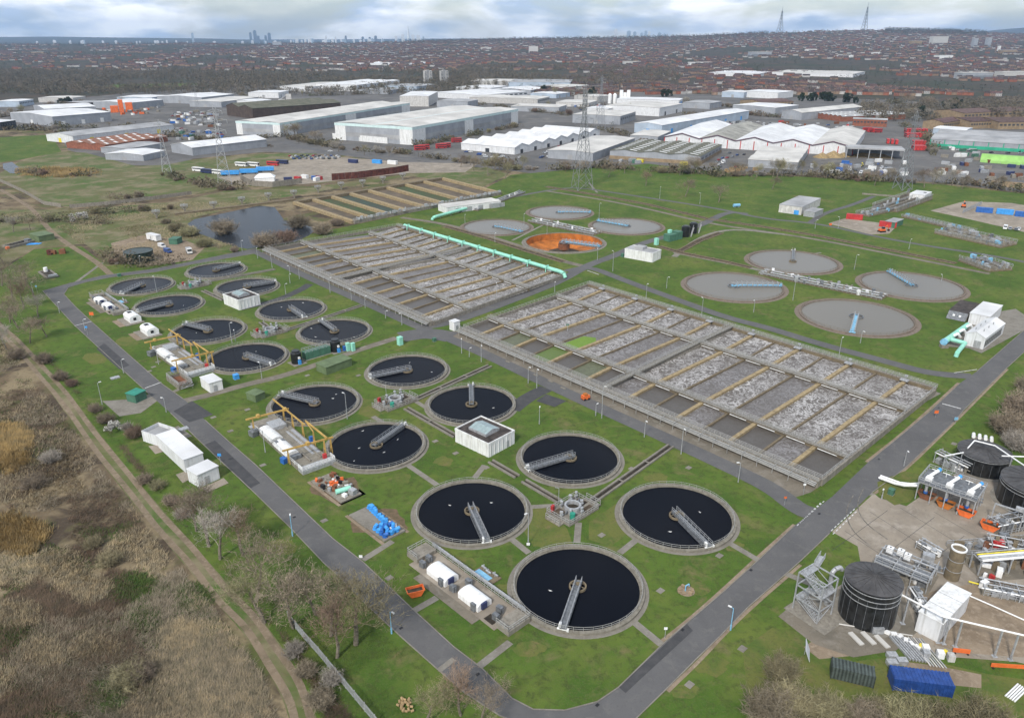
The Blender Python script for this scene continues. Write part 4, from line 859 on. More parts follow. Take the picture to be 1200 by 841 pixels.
# ------------------------------------------------------------------ sludge pads with two white covered tanks (near and far)
def sludge_pad(p, lab, rot=SITE-PI/2, first=[None]):
    if first[0] is not None: return dup(first[0], p, rot, lab)
    t = thing('sludge_pad', lab, 'treatment pad', p, rot, 'pads with white covered tanks'); first[0] = t
    MB().box(-13,13,-3.2,3.6,-.05,.16).build('slab', 'concrete_yard', t); MB().box(-9,9,-5.1,-3.2,-.05,.12).build('side_slab', 'apron', t)
    MB().box(-15.5,-12,-1.8,3.2,.05,1.1).build('end_platform', 'concrete', t); MB().box(12.5,16,-2.4,3.2,.05,1.1).build('end_platform', 'concrete', t)
    for x in (-5.2, 4.6):
        m = MB(); n = 9; L_ = 2.9; w_ = 1.75; pr = [(-w_,0),(-w_,1.0)]+[(-w_*math.cos(PI*k/n), 1.0+.75*math.sin(PI*k/n)) for k in range(n+1)]+[(w_,0)]
        k = len(pr); m.add([(x-L_, y-.6, z+.16) for y, z in pr]+[(x+L_, y-.6, z+.16) for y, z in pr], [(i,i+1,k+i+1,k+i) for i in range(k-1)]+[tuple(range(k)), tuple(range(2*k-1,k-1,-1))])
        tk = m.build('covered_tank', 'pvc_white', t); MB().cbox((x+L_+.15,-.9,.5), (.5,1.3,1.3)).build('drive', 'navy', tk); MB().cbox((x+1.9,-2.6,.16), (1.1,.5,1.7)).build('control_panel', 'galv_dark', tk)
    m = MB()
    for k in range(3): m.tube((-14,3.9,.7+.35*k), (14,3.9,.7+.35*k), .13, 6)
    for i in range(14): m.bar((-13.5+i*2.1,3.9,0), (-13.5+i*2.1,3.9,1.7), .1, .1)
    m.build('pipe_rack', 'galv', t); m = MB()
    for s in ((-15.4,-1.7,-15.4,3.1),(-15.4,3.1,-12.1,3.1),(-15.4,-1.7,-12.1,-1.7),(12.6,-2.3,15.9,-2.3),(15.9,-2.3,15.9,3.1),(12.6,3.1,15.9,3.1)): m.rail([(s[0],s[1],1.1),(s[2],s[3],1.1)], 1.1, 1.2, .045)
    m.rail([(-13,3.4,.16),(13,3.4,.16)], 1.1, 2., .045); m.build('railing', 'rail_grey', t)
    MB().box(-2.2,3.4,4.3,7.6,-.05,.3).build('valve_pit', 'concrete_brown', t); MB().box(-1.8,2.2,4.6,6.2,.3,.36).build('blue_grating', 'sky_blue', t)
    for x, y in ((-1.,6.8),(.6,6.5),(2.2,6.9)): MB().tube((x-.6,y,.9),(x+.8,y,.9),.2,8).cyl(x,y,.3,1.5,.12,6).build('valve', 'galv', t)
    for x, y in ((-11,.5),(-10.4,-1.6),(10.2,.8),(11.2,-1.1),(-.5,-1.8),(.3,1.6)): MB().cbox((x,y,.16), (1.3,.9,1.3), .1).cyl(x+.9,y,.16,1.4,.1,6).build('pump', 'galv_dark', t)
    MB().box(9.4,11.8,-2.6,-.8,.17,.2).build('sump_cover', 'sludge', t); return t
sludge_pad(G(541,689), 'concrete pad with two white covered tanks left of the nearest dark tank'); sludge_pad(G(125,357.5), 'concrete pad with two white covered tanks at the far left')
# white rounded units on slabs beside the upper left tanks
for (u, v, lab) in ((154,376,'white rounded tank unit on its slab, upper left of the two'), (174,391,'white rounded tank unit on its slab, nearer the yellow gantry')):
    p = G(u, v); t = thing('white_filter_unit', lab, 'filter unit', p, SITE-PI/2, 'white rounded units'); m = MB(); n = 8; w_ = 2.0; L_ = 3.6
    pr = [(-w_,0),(-w_*1.05,1.9)]+[(-w_*.95*math.cos(PI*k/n), 2.0+.75*math.sin(PI*k/n)) for k in range(n+1)]+[(w_*1.05,1.9),(w_,0)]; k = len(pr)
    m.add([(-L_, y+.6, z+.3) for y, z in pr]+[(L_, y+.6, z+.3) for y, z in pr], [(i,i+1,k+i+1,k+i) for i in range(k-1)]+[tuple(range(k)), tuple(range(2*k-1,k-1,-1))])
    m.build('shell', 'pvc_white', t); MB().box(-2.6,-.6,-.4,1.0,3.0,3.14).build('hatch', 'black', t); MB().box(3.55,3.72,-.2,.8,1.2,2.2).build('fan', 'black', t); MB().box(-5,5.2,-3.6,3.2,-.05,.3).build('slab', 'concrete', t); MB().box(-4.6,4.4,-5.6,-3.6,-.02,.06).build('soil_strip', 'dirt', t)
# ------------------------------------------------------------------ screening yards with yellow gantries
def gantry_yard(p, rot, lab, first=[None]):
    if first[0] is not None: return dup(first[0], p, rot, lab)
    t = thing('gantry_yard', lab, 'gantry yard', p, rot, 'yards with yellow lifting gantries'); first[0] = t
    MB().box(-15,12,-4.2,4.2,-.05,.9).build('slab', 'coping', t); MB().box(-20,-15,-3.6,3.8,-.05,.45).build('lower_slab', 'concrete', t); MB().box(12,14.5,-4.2,4.8,-.05,1.0).build('end_slab', 'galv', t)
    for k, y in enumerate((-1.9, 1.0)): MB().box(-13.5,11,y+1.3,y+1.65,.9,1.35).build('launder_wall', 'concrete', t)
    for x, y in ((-9,-2.2),(.8,-2.4)):
        m = MB(); n = 8; w_ = 1.8; L_ = 4.2; pr = [(-w_*math.cos(PI*k/n), .95+1.0*math.sin(PI*k/n)) for k in range(n+1)]; k = len(pr)
        m.add([(x-L_,y+a,b_) for a, b_ in pr]+[(x+L_,y+a,b_) for a, b_ in pr], [(i,i+1,k+i+1,k+i) for i in range(k-1)]+[tuple(range(k)), tuple(range(2*k-1,k-1,-1))]); m.build('screen_cover', 'white_paint', t)
    MB().box(-14.6,-10.2,-1,3,.9,2.0).build('channel_cover', 'galv', t); MB().box(-8,8,1.6,3.8,.91,1.0).build('grating', 'galv', t)
    for x in (-3.4, 6.4): MB().box(x,x+1.4,-3.6,-1.2,.95,1.9).build('drive_motor', 'galv_dark', t)
    MB().cbox((-13,-5.4,0), (2.2,1.8,1.6), .2).cbox((-12,-5,1.6), (1,1,.8)).build('pump_skid', 'galv_dark', t); MB().cbox((5.8,-5.2,0), (1.6,1.2,1.5), .2).build('blue_pump', 'blue', t); MB().cbox((11.8,3.2,.9), (.7,.9,1.3)).build('red_cabinet', 'red', t); MB().cbox((1.4,4.6,.3), (.9,.9,2.0)).build('compressor', 'blue', t)
    def leg(x, y, s=0): MB().bar((x-.5,y,.3),(x-.1,y,4.4),.2,.2).bar((x+.5,y,.3),(x+.1,y,4.4),.2,.2).bar((x-.35,y,1.8),(x+.35,y,1.8),.14,.14).build('gantry_leg', 'yellow', t)
    for x, y in ((-15.5,4.6),(-9.8,4.6),(-3.4,4.6),(3.2,4.6),(9.2,4.6),(-14.6,-4.6),(7.6,-4.6),(9.2,6.4)): leg(x, y)
    MB().bar((-22,4.6,4.5),(-9.8,4.6,4.5),.28,.42).build('runway_beam', 'yellow', t); MB().bar((-9.6,4.6,4.5),(-1.6,4.6,4.5),.28,.42).build('runway_beam', 'yellow', t); MB().bar((-3.4,5.6,4.7),(9.2,5.6,4.7),.3,.45).build('runway_beam', 'yellow', t)
    MB().bar((-14.6,-6.4,4.55),(-13.4,5.4,4.55),.3,.45).build('cross_beam', 'yellow', t); MB().bar((7.6,-6,4.5),(9.2,7.2,4.5),.3,.45).build('cross_beam', 'yellow', t); MB().bar((3.2,4.6,4.5),(-3.4,5.6,4.7),.2,.3).build('brace', 'yellow', t)
    for x, y in ((-13.6,4.4),(8.4,0.5),(-14.4,-3)): MB().cbox((x,y,4.3), (1.,.8,.8)).build('hoist', 'yellow', t)
    m = MB(); m.rail([(12,-4.1,1.),(14.4,-4.1,1.),(14.4,4.7,1.),(12,4.7,1.)], 1.1, 1.1, .055, (1.,.66,.33)); m.rail([(-14.9,-4.1,.9),(11.9,-4.1,.9)], 1.1, 2., .045); m.build('railing', 'white_paint', t)
    return t
P0, P1 = G(312,494,.8), G(372,546,.8)
gantry_yard(P0.lerp(P1, .55), ang(P0, P1), 'grey screening yard with tall yellow lifting gantries beside the near tanks'); P0, P1 = G(190,405,.8), G(240,440,.8); gantry_yard(P0.lerp(P1, .5), ang(P0, P1), 'screening yard with yellow gantries beside the upper left tanks')
t = thing('open_skip_tank', 'open rectangular rusty pit with a grey railing in front of the white box building', 'pit', G(211,449), SITE-PI/2)
MB().box(-5,-4.7,-2,2,0,1.4).box(4.7,5,-2,2,0,1.4).box(-5,5,-2.2,-1.9,0,1.4).box(-5,5,1.9,2.2,0,1.4).build('pit_wall', 'coping', t); MB().box(-4.7,4.7,-1.9,1.9,0,.5).build('pit_floor', 'rust', t); MB().rail([(-5,-2,1.4),(5,-2,1.4),(5,2,1.4),(-5,2,1.4)], 1.1, 1.2, .055, (1.,.66,.33), True).build('railing', 'rail_grey', t)
m = MB(); random.seed(4)
for i in range(14): m.bar((random.uniform(3,7),random.uniform(-2,2),.2), (random.uniform(4,8),random.uniform(-2,2),random.uniform(1,2.4)), .15, .15)
m.build('pipe_rack', 'galv', t)
# ------------------------------------------------------------------ spare part slabs
t = thing('scrap_slab', 'low concrete slab heaped with scrap, with a pale green cylinder on it', 'scrap heap', G(395,573), SITE-PI/2); random.seed(12)
MB().box(-7,-1,-3,3.2,0,.45).box(-1,6,-2.6,3,0,.35).build('slab', 'concrete', t); MB().box(-7.7,6.6,-3.7,-2.9,0,.05).box(-1.5,6.6,-3.7,3.9,.0,.03).build('soil_strip', 'dirt', t)
for i in range(46): x, y = random.uniform(-6.6,2), random.uniform(-2.6,2.8); MB().cbox((x,y,.4), (random.uniform(.3,1.5),random.uniform(.3,1.1),random.uniform(.3,1.1)), random.uniform(0,3)).build('scrap_piece', random.choice(['concrete','coping','pvc_white','black','galv','rust','concrete_brown','white_paint','orange'] if i < 40 else ['orange']), t)
MB().tube((2.2,-1.6,1.),(3.1,1.9,1.),.62,14).build('green_cylinder', 'mint', t); MB().cbox((4.8,1.4,.35),(1.7,1.4,1.3),.2).build('grey_box', 'galv', t); MB().cbox((4.4,-.6,.35),(1.1,.9,.7),.2).build('white_box', 'pvc_white', t)
t = thing('pipe_fitting_slab', 'concrete slab with bright blue pipe fittings lined along its edge', 'pipe store', G(443,612), SITE-PI/2); random.seed(13)
MB().box(-6.5,.5,-3.4,2.2,0,.45).box(.5,7,-3.2,2.4,0,.4).build('slab', 'path_concrete', t); MB().box(-7.2,7.6,-4.1,-3.3,0,.04).box(-7.2,7.6,2.3,3.1,0,.04).build('soil_strip', 'dirt', t)
def elbow(x, y, r0, mat): 
    a = random.uniform(0,3); m = MB(); m.tube((x,y,.45),(x,y,1.15),.42,10).tube((x,y,1.05),(x+.8*math.cos(a),y+.8*math.sin(a),1.25),.4,10).ring(.42,.62,.45,.58,12,cx=x,cy=y); m.build('blue_fitting', mat, t)
for i in range(7): elbow(-5.6+i*1.1, 1.5-.12*i, 0, 'bright_blue')
for i in range(12): elbow(2.2+(i%4)*1.25, -2.2+(i//4)*1.5, 0, random.choice(['bright_blue','bright_blue','blue']))
for i in range(5): MB().cbox((random.uniform(1,6.4),random.uniform(-2.8,2),.4),(.6,.5,.35),i).build('white_part', 'pvc_white', t)
# orange skip, brick valve box, hydrant marker, log pile, manholes
def skip(p, rot, lab, mat='orange', L_=3.4, w_=1.8, h=1.5, grp=None, fill='skip_mud'):
    t = thing('skip', lab, 'skip', p, rot, grp); a, b_ = L_/2, w_/2; c = L_*.28
    vs = [(-c,-b_*.9,.15),(c,-b_*.9,.15),(c,b_*.9,.15),(-c,b_*.9,.15),(-a,-b_,h),(a,-b_,h),(a,b_,h),(-a,b_,h)]
    MB().add(vs, [(3,2,1,0),(0,1,5,4),(1,2,6,5),(2,3,7,6),(3,0,4,7)]).build('hull', mat, t)
    m = MB()
    for p_, q_ in ((4,5),(5,6),(6,7),(7,4)): m.bar(vs[p_], vs[q_], .14, .16)
    m.build('rim', mat, t); k = .86; MB().add([(-a*k,-b_*k,h*.72),(a*k,-b_*k,h*.72),(a*k,b_*k,h*.72),(-a*k,b_*k,h*.72)], [(0,1,2,3)]).build('fill', fill, t)
    m = MB(); 
    for s in (-1, 1): m.box(-.2,.2,s*b_-.06,s*b_+.06,.5,h)
    m.build('lifting_rib', mat, t); return t
skip(G(487,697), R(20), 'bright orange empty skip on the grass by the left road')
t = thing('valve_box', 'broken brick valve box with a white pipe in the lawn by the right road', 'valve box', G(804,692), .4)
for i, (x, y) in enumerate(((-1,-.6),(1.1,-.5),(.2,-1.1),(-.9,.7),(.9,.8),(.1,1.1),(-1.4,.1))): MB().cbox((x,y,0),(.8,.5,.3+.12*(i%3)),i).build('brick_block', 'brick_tan', t)
MB().path([(-.2,0,.1),(-.2,0,1.3),(.6,.1,1.4),(.7,.1,.9)],.12,8).build('pipe', 'sky_blue', t); MB().disc(1.7,.05,16).build('soil_ring', 'dirt', t)
t = thing('log_pile', 'small pile of cut logs on the grass at the bottom edge', 'log pile', G(475,828), .4); random.seed(6)
for i in range(22): x, y = random.uniform(-.9,1.1), random.uniform(-1.6,1.4); z = random.uniform(.15,.5); a = random.uniform(0,3); MB().tube((x,y,z),(x+.5*math.cos(a),y+.5*math.sin(a),z+.05),.2,8).build('log', 'wood', t)
mh = None
for i, (u, v) in enumerate([(313,503),(308,545),(380,610),(456,677),(510,517),(534,531),(570,548),(180,430),(250,489),(185,424),(135,442),(175,435),(270,505),(705,627),(853,618),(843,651),(774,692),(740,549),(807,548),(655,600),(345,520),(222,420),(290,480),(420,440),(360,440),(960,500),(1118,520),(870,760),(808,802),(585,520),(350,478)]):
    p = G(u, v); m = tag(inst('manhole', MB().box(-.75,.75,-.6,.6,0,.1).box(-.55,.55,-.42,.42,.1,.13).mesh('manhole', ['path_concrete']) if mh is None else mh, None, (p.x,p.y,.0), SITE), 'small concrete manhole cover in the grass near '+near_name(u, v), 'manhole', 'manhole covers in the lawns'); mh = m.data
for q in [(298,500),(215,503),(135,443)]:
    tag(MB().box(-1.3,1.3,-.9,.9,0,.35).box(-1.15,1.15,-.75,.75,.35,.42).build('access_hatch', 'galv', None, (*G(*q),0), SITE), 'flat grey access hatch in the grass beside the left road', 'hatch')
def marker(u, v, lab, mat, h=1.6, w=.7):
    t = thing('marker_post', lab, 'sign', G(u, v), 0); MB().cyl(0,0,0,h,.05,6).build('post', 'galv', t); MB().box(-w/2,w/2,-.06,.06,h-w*.8,h).build('plate', mat, t); return t
marker(423,655,'small pale hydrant marker at the kerb of the left road', 'pvc_white', 1.0, .7); marker(108,372,'orange board on a short post beside the far left pad', 'orange', 2.2, 1.6); marker(1096,489,'orange lifebuoy board at the corner of the near basin', 'orange', 2.2, 1.1)
marker(1119,497,'blue and white sign post on the verge opposite the basin corner', 'sky_blue', 2.2, 1.0); marker(103,393,'bright blue road sign on the left verge', 'bright_blue', 3.6, .9); marker(259,545,'bright blue road sign beside the long white cabin', 'bright_blue', 3.4, .9); marker(44,343,'blue grey sign at the far left road corner', 'sky_blue', 3.2, .8); marker(665,386,'dark teal sign board at the road junction', 'green_box', 2.2, 1.0)
marker(919,592,'pink warning sign near the junction of service and right-hand road', 'orange', 2.4, .6); marker(941,580,'white warning sign at the bottom corner of the near basin', 'pvc_white', 3.2, .6); marker(779,748,'white round sign on a stake beside the right-hand road', 'pvc_white', 2.6, .6); marker(619,640,'white round sign at the foot of the tall lamp by the front tank','pvc_white',.9,.7)
t = thing('white_kiosk', 'white box kiosk at the left end of the near basin walkway', 'kiosk', G(533,386), SITE); MB().box(-1.4,1.4,-1.4,1.4,0,3.4).build('body', 'white_paint', t); MB().box(-1.55,1.55,-1.55,1.55,3.4,3.55).build('roof', 'roof_white', t); MB().box(-.5,.5,-1.46,-1.38,.1,2.1).build('door', 'galv', t)
t = thing('orange_compressor', 'small orange machine on the apron below the basin walkway', 'machine', G(686,468), .5); MB().box(-1.1,1.1,-.8,.8,.4,1.5).build('body', 'orange', t); MB().box(-.6,.5,-.6,.6,1.5,2.0).build('hood', 'orange_rust', t)
for s in (-1, 1): MB().tube((s*.7,-.9,.4),(s*.7,.9,.4),.4,10).build('wheel', 'tyre', t)
for i, (u, v) in enumerate([(595,424),(628,440),(645,447),(660,455),(697,464),(720,474),(733,481),(756,488),(768,494),(775,498),(800,505),(815,516),(830,515),(840,527),(560,405),(548,401),(370,322),(400,335),(430,350),(460,362)]):
    p = G(u, v); tag(MB().box(-1.0,1.0,-.35,.35,0,.12).box(-1.0,-.3,-.35,.35,.12,.16).build('duct_cover', 'coping', None, (p.x,p.y,Z_PATH+.03), SITE-PI/2), 'pale concrete duct cover on the apron near '+near_name(u, v), 'duct cover', 'duct covers along the basin aprons')

t = thing('blue_tanker', 'small light blue tank beside the upper lane crossing', 'tank', G(863,243), .3); MB().tube((-2.2,0,1.3),(2.2,0,1.3),1.0,14).build('barrel', 'sky_blue', t); MB().box(-1.6,-1.2,-.8,.8,0,.6).box(1.2,1.6,-.8,.8,0,.6).build('cradle', 'galv', t)
t = thing('timber_stack', 'yellow timber stacks beside the pale ribbed shed', 'timber', G(866,200), .5); random.seed(19)
for i in range(14): MB().cbox((random.uniform(-14,14),random.uniform(-7,7),0),(random.uniform(3,6),1.2,random.uniform(1,3)),random.choice((0,.1,1.5))).build('timber_pack', 'wood', t)
t = thing('sand_heap', 'tan sand heap in front of the canopy shed', 'heap', G(973,184), .3)
for x, r_, h_ in ((-9,8,4.5),(3,10,5.5),(14,7,3.5)): MB().cone(r_,0,h_,14,cx=x).build('heap', 'gravel_pile', t)
t = thing('gravel_heap', 'dark heap of crushed stone right of the right-hand pylon', 'heap', G(1094,203), .3)
for x, r_, h_ in ((-6,6,4),(4,7,5)): MB().cone(r_,0,h_,12,cx=x).build('heap', 'brown_pile', t)

# ------------------------------------------------------------------ more machinery packed along the right edge
random.seed(61)
def machine_row(a, b_, w, lab, n, hgt, mats=('galv','galv_dark','galv','concrete','pvc_white','coping'), deck=0.):
    A, B = G(*a), G(*b_); t = thing('process_skid', lab, 'process skid', A, ang(A, B)); Ln = (B-A).length
    MB().box(-.5,Ln+.5,-w/2,w/2,-.03,.12).build('slab', 'apron', t)
    for i in range(n):
        x, y = random.uniform(.3,Ln-.3), random.uniform(-w/2+.4,w/2-.4); k = random.random(); m = MB(); hh = random.uniform(.6,hgt)
        if k < .4: m.cbox((x,y,.12), (random.uniform(.5,1.8),random.uniform(.5,1.2),hh), random.choice((0,.1,.8)))
        elif k < .7: m.cyl(x,y,.12,hh,random.uniform(.25,.6),12).tube((x,y,hh*.7),(x+1.1,y,hh*.7),.14,8)
        else: m.path([(x,y,.1),(x,y,hh),(x+random.uniform(-2,2),y+random.uniform(-1,1),hh)], .12, 8)
        m.build('machine', random.choice(mats), t)
    for s in (-1, 1): MB().rail([(0,s*w/2,deck+.1),(Ln,s*w/2,deck+.1)], 1.1, 1.4, .04).build('railing', 'galv', t)
    for k in range(3): y = -w/2+.6+k*(w-1.2)/2; MB().tube((-.5,y,hgt*.8+.2*k),(Ln+.5,y,hgt*.8+.2*k),.15,8).build('pipe', ('pvc_white','galv','galv')[k], t)
    for i in range(int(Ln/3)+1): MB().bar((i*3,-w/2,0),(i*3,-w/2,hgt),.14,.14).bar((i*3,w/2,0),(i*3,w/2,hgt),.14,.14).bar((i*3,-w/2,hgt),(i*3,w/2,hgt),.14,.14).build('frame', 'galv', t)
machine_row((1158,641),(1215,652),4.5,'railed pump skid with white pipes below the right-hand black tank',30,2.4); machine_row((1150,690),(1215,703),4.,'tangle of low pipes and pumps on the soil at the right edge',26,1.6); machine_row((1163,622),(1210,612),4.,'grey valve frame between the last skip and the right-hand tank',20,2.8)
machine_row((1078,640),(1098,652),3.,'low pump skid on the yard left of the silo',12,1.6); machine_row((1098,540),(1132,556),3.,'pipe frame squeezed between the steel platform and roofed tank',16,3.2); machine_row((1176,575),(1215,590),3.,'pipe bridge in front of the right-hand tank',14,3.5)
machine_row((1068,700),(1082,722),2.2,'narrow pipe frame between the big black tank and white building',10,2.6)
for k, (q, m_) in enumerate([([(905,735),(945,742),(975,762),(1000,775),(1040,770),(1100,776),(1160,790),(1230,800),(1230,850),(880,850),(870,760)],'grass_olive'), ([(960,745),(985,752),(1000,768),(960,772),(942,758)],'dirt'), ([(1060,775),(1100,780),(1150,790),(1150,806),(1090,800),(1058,790)],'dirt'), ([(1010,640),(1030,632),(1062,646),(1060,664),(1020,660)],'apron')]): sheet('worn_ground', px(q), m_, Z_LAWN+.008+.003*k)
sheet('grass_bank', px([(1030,580),(1028,565),(1060,552),(1076,556),(1080,570),(1066,588),(1048,592)]), 'grass_olive', Z_PATH+.03)
M('soil_red', (.155,.105,.065), .95, .3, .8, col2=(.095,.075,.04), world=True)
# worn soil along kerbs and round the slabs, with ragged outlines
def ragged(c, ru, rv_, mat, z, seed):
    rg = random.Random(seed); P = []
    for i in range(18):
        a = 2*PI*i/18; k = 1+.45*noise.noise(Vector((math.cos(a)*1.7,math.sin(a)*1.7,seed*3.1))); P.append(G(c[0]+ru*k*math.cos(a), c[1]+rv_*k*math.sin(a)))
    sheet('worn_patch', P, mat, z)
for i, (u, v, a, c_) in enumerate([(396,573,31,14),(443,613,35,15),(250,395,14,7),(540,660,16,9),(770,560,14,6),(640,640,10,6),(930,480,12,6),(700,720,14,8),(620,760,18,9),(820,690,14,8),(860,640,12,6),(590,690,9,6),(470,560,12,6),(350,560,14,8),(150,400,12,6),(110,420,14,7),(520,540,12,6),(760,470,9,4),(980,520,10,5),(835,780,20,11),(800,810,16,9),(870,720,10,6),(450,720,14,8),(330,640,16,9)]): ragged((u, v), a, c_, 'grass_olive' if i > 1 else 'soil_red', Z_LAWN+.0045+.0004*i, i)

# expansion joints in the concrete yard, soil worn along the right-hand road edge, gullies
for i, q in enumerate([[(990,622),(1060,668)],[(1020,600),(1090,645)],[(1055,595),(1125,638)],[(1095,600),(1150,632)],[(975,645),(1040,598)],[(1030,655),(1095,606)],[(1070,672),(1130,628)]]): ribbon('slab_joint', q, .10, 'asphalt_dark', Z_PATH+.012+.001*i, 0)
for i, K in enumerate((RR[2:7], RR[8:13], RL[2:7], RL[8:12], EL[6:15], ER[7:14])):
    P = px(K); Q = []
    for k, p in enumerate(P): d = (P[min(k+1,len(P)-1)]-P[max(k-1,0)]).normalized(); n_ = Vector((-d.y,d.x)); s_ = (-1 if i in (0,1,4) else 1); s_ = s_ if i < 4 else -s_*1; Q.append(p+n_*s_*(.42+.2*math.sin(k*2.1+i)))
    ribbon('worn_verge', Q, .7, 'dirt', Z_LAWN+.016+.001*i, 1, True)
gy = None
for u, v in ((395,668),(470,736),(345,606),(262,540),(140,424),(800,738),(880,668),(960,602),(1030,538),(1100,478),(560,790),(700,826)):
    p = G(u, v); g_ = inst('road_gully', gy or MB().box(-.35,.35,-.25,.25,0,.02).mesh('road_gully', 'black'), None, (p.x,p.y,Z_MARK+.004), SITE); gy = g_.data; tag(g_, 'small black road gully grate near '+near_name(u, v), 'gully', 'road gullies')
# tyre-darkened wheel paths on the tarmac
M('tyre_mark', (.17,.155,.135), .85, .3, .6, world=True)
for i, (K0, K1) in enumerate(((EL[8:14], ER[10:13]), )): pass
for i, q in enumerate([[(1000,580),(990,600),(998,622),(1020,640)],[(1012,572),(1003,592),(1012,612),(1040,632)]]): ribbon('tyre_mark', q, .22 if i < 2 else .6, 'tyre_mark', Z_MARK+.006+.001*i, 2)
# ================================================================== sludge process area at lower right
def roofed_tank(p, r, h, lab, mat='black_tank', rise=.9, bands=2, n=40):
    t = thing('sludge_tank', lab, 'storage tank', p, 0); sh = MB().tube((0,0,0),(0,0,h),r,n); sh.build('shell', mat, t)
    rf = MB().cone(r+.15,h+.02,h+rise,n); rf.build('roof', 'roof_black', t)
    for i in range(0, n, 2): a = 2*PI*i/n; MB().bar((r*math.cos(a),r*math.sin(a),h+.06),(.3*math.cos(a),.3*math.sin(a),h+rise+.03),.07,.07).build('roof_seam', 'roof_black', t)
    for k in range(bands): m = MB().ring(r+.02,r+.10,h*(.94-.13*k)-.06,h*(.94-.13*k)+.06,n); m.build('band', 'galv', t)
    m = MB()
    for i in range(0, n, 2): a = 2*PI*(i+.5)/n; m.bar((r*math.cos(a)*1.004,r*math.sin(a)*1.004,0),(r*math.cos(a)*1.004,r*math.sin(a)*1.004,h*.8),.05,.05)
    m.build('panel_joint', 'galv_dark', t)
    MB().ring(r,r+1.1,-.05,.1,n).build('plinth', 'path_concrete', t); return t
pf = G(1010,739); pc = pf+pf.normalized()*4.9
tk = roofed_tank(pc, 4.9, 8.4, 'big black sludge tank with grey conical roof and stair tower at lower right', bands=3)
MB().box(-1.0,1.0,-5.25,-4.8,.2,1.5).build('manway', 'galv', tk)
# stair tower
q = G(957,731); t = thing('stair_tower', 'grey steel stair tower standing left of the big black tank', 'stair tower', q, R(35)); W_, D_, H_ = 4.4, 5.2, 8.4
for x in (0, W_):
    for y in (0, D_): MB().bar((x,y,0),(x,y,H_),.22,.22).build('column', 'galv', t)
for z in (2.8, 5.6, H_): MB().bar((0,0,z),(W_,0,z),.18,.22).bar((W_,0,z),(W_,D_,z),.18,.22).bar((W_,D_,z),(0,D_,z),.18,.22).bar((0,D_,z),(0,0,z),.18,.22).build('beam', 'galv', t)
for k, (z0, z1, y0, y1) in enumerate(((0,2.8,.4,4.8),(2.8,5.6,4.8,.4),(5.6,8.2,.4,4.8))):
    x0 = .5 if k % 2 == 0 else 2.3; f_ = MB()
    for s in (0, 1.5): f_.bar((x0+s,y0,z0),(x0+s,y1,z1),.08,.28)
    f_.build('stair_flight', 'galv', t)
    for i in range(12): u = (i+.5)/12; MB().box(x0,x0+1.5,y0+(y1-y0)*u-.14,y0+(y1-y0)*u+.14,z0+(z1-z0)*u,z0+(z1-z0)*u+.05).build('tread', 'galv', t)
    MB().rail([(x0,y0,z0),(x0,y1,z1)],1.,.9,.04).rail([(x0+1.5,y0,z0),(x0+1.5,y1,z1)],1.,.9,.04).build('handrail', 'galv', t)
for z, y0, y1 in ((2.8,4.2,5.2),(5.6,0,1.0),(8.2,3.8,5.2)): MB().box(.2,W_-.2,y0,y1,z-.04,z+.04).build('landing', 'galv', t)
MB().bar((0,0,.3),(W_,0,2.8),.1,.1).bar((0,0,5.6),(W_,0,2.8),.1,.1).bar((0,0,5.6),(0,D_,2.8),.1,.1).bar((W_,0,5.6),(W_,D_,8.2),.1,.1).bar((0,D_,2.8),(0,0,0),.1,.1).build('cross_brace', 'galv', t)
MB().bar((W_,4.6,8.15),(W_+3.4,5.6,8.35),1.1,.08).rail([(W_,4.1,8.2),(W_+3.4,5.1,8.4)],1.,.9,.04).rail([(W_,5.1,8.2),(W_+3.4,6.1,8.4)],1.,.9,.04).build('bridge_to_tank', 'galv', t)
MB().box(-1.4,6.2,-2.6,D_+1,-.03,.12).build('slab', 'concrete', t)
t = thing('vent_stack', 'grey elbowed vent pipe behind the stair tower', 'pipe', G(968,708)); MB().path([(0,0,0),(0,0,7.6),(.5,.1,8.3),(1.4,.3,8.5),(1.9,.4,7.9)],.42,10).build('pipe', 'galv', t)
# skid with white tote tanks
A, B = G(1008,655,1.2), G(1070,680,1.2); rot = ang(G(1012,650), G(1066,672)); t = thing('polymer_skid', 'steel mixing skid behind the black tank with rails and pipework', 'skid', G(1027,668), rot); random.seed(21)
MB().box(-1,10,-1.5,6.5,-.05,.1).build('slab', 'apron', t)
for x in (-.5,3,6.5,9.5):
    for y in (-1,2.5,6): MB().bar((x,y,.1),(x,y,2.6),.16,.16).build('post', 'galv', t)
for x in (-.5,3,6.5,9.5): MB().bar((x,-1,2.6),(x,6,2.6),.2,.26).build('beam', 'galv', t)
for y in (-1,2.5,6): MB().bar((-.5,y,2.6),(9.5,y,2.6),.2,.26).build('beam', 'galv', t)
for i in range(3): MB().box(-.3+i*3.3,2.6+i*3.3,-.8,2.2,2.62,2.68).build('grating', 'galv_dark', t)
for i in range(14): MB().cbox((random.uniform(0,9),random.uniform(-.5,5.5),.1),(random.uniform(.6,1.8),random.uniform(.5,1.4),random.uniform(.8,2.2)),random.random()).build('mixer_unit', random.choice(['galv','galv_dark','concrete','pvc_white','blue']), t)
for y in (.5,4): MB().tube((-.8,y,3.1),(9.8,y,3.1),.16,8).build('pipe', 'galv', t)
MB().rail([(-.5,-1,2.7),(9.5,-1,2.7),(9.5,6,2.7)],1.1,1.4,.045).build('railing', 'galv', t)
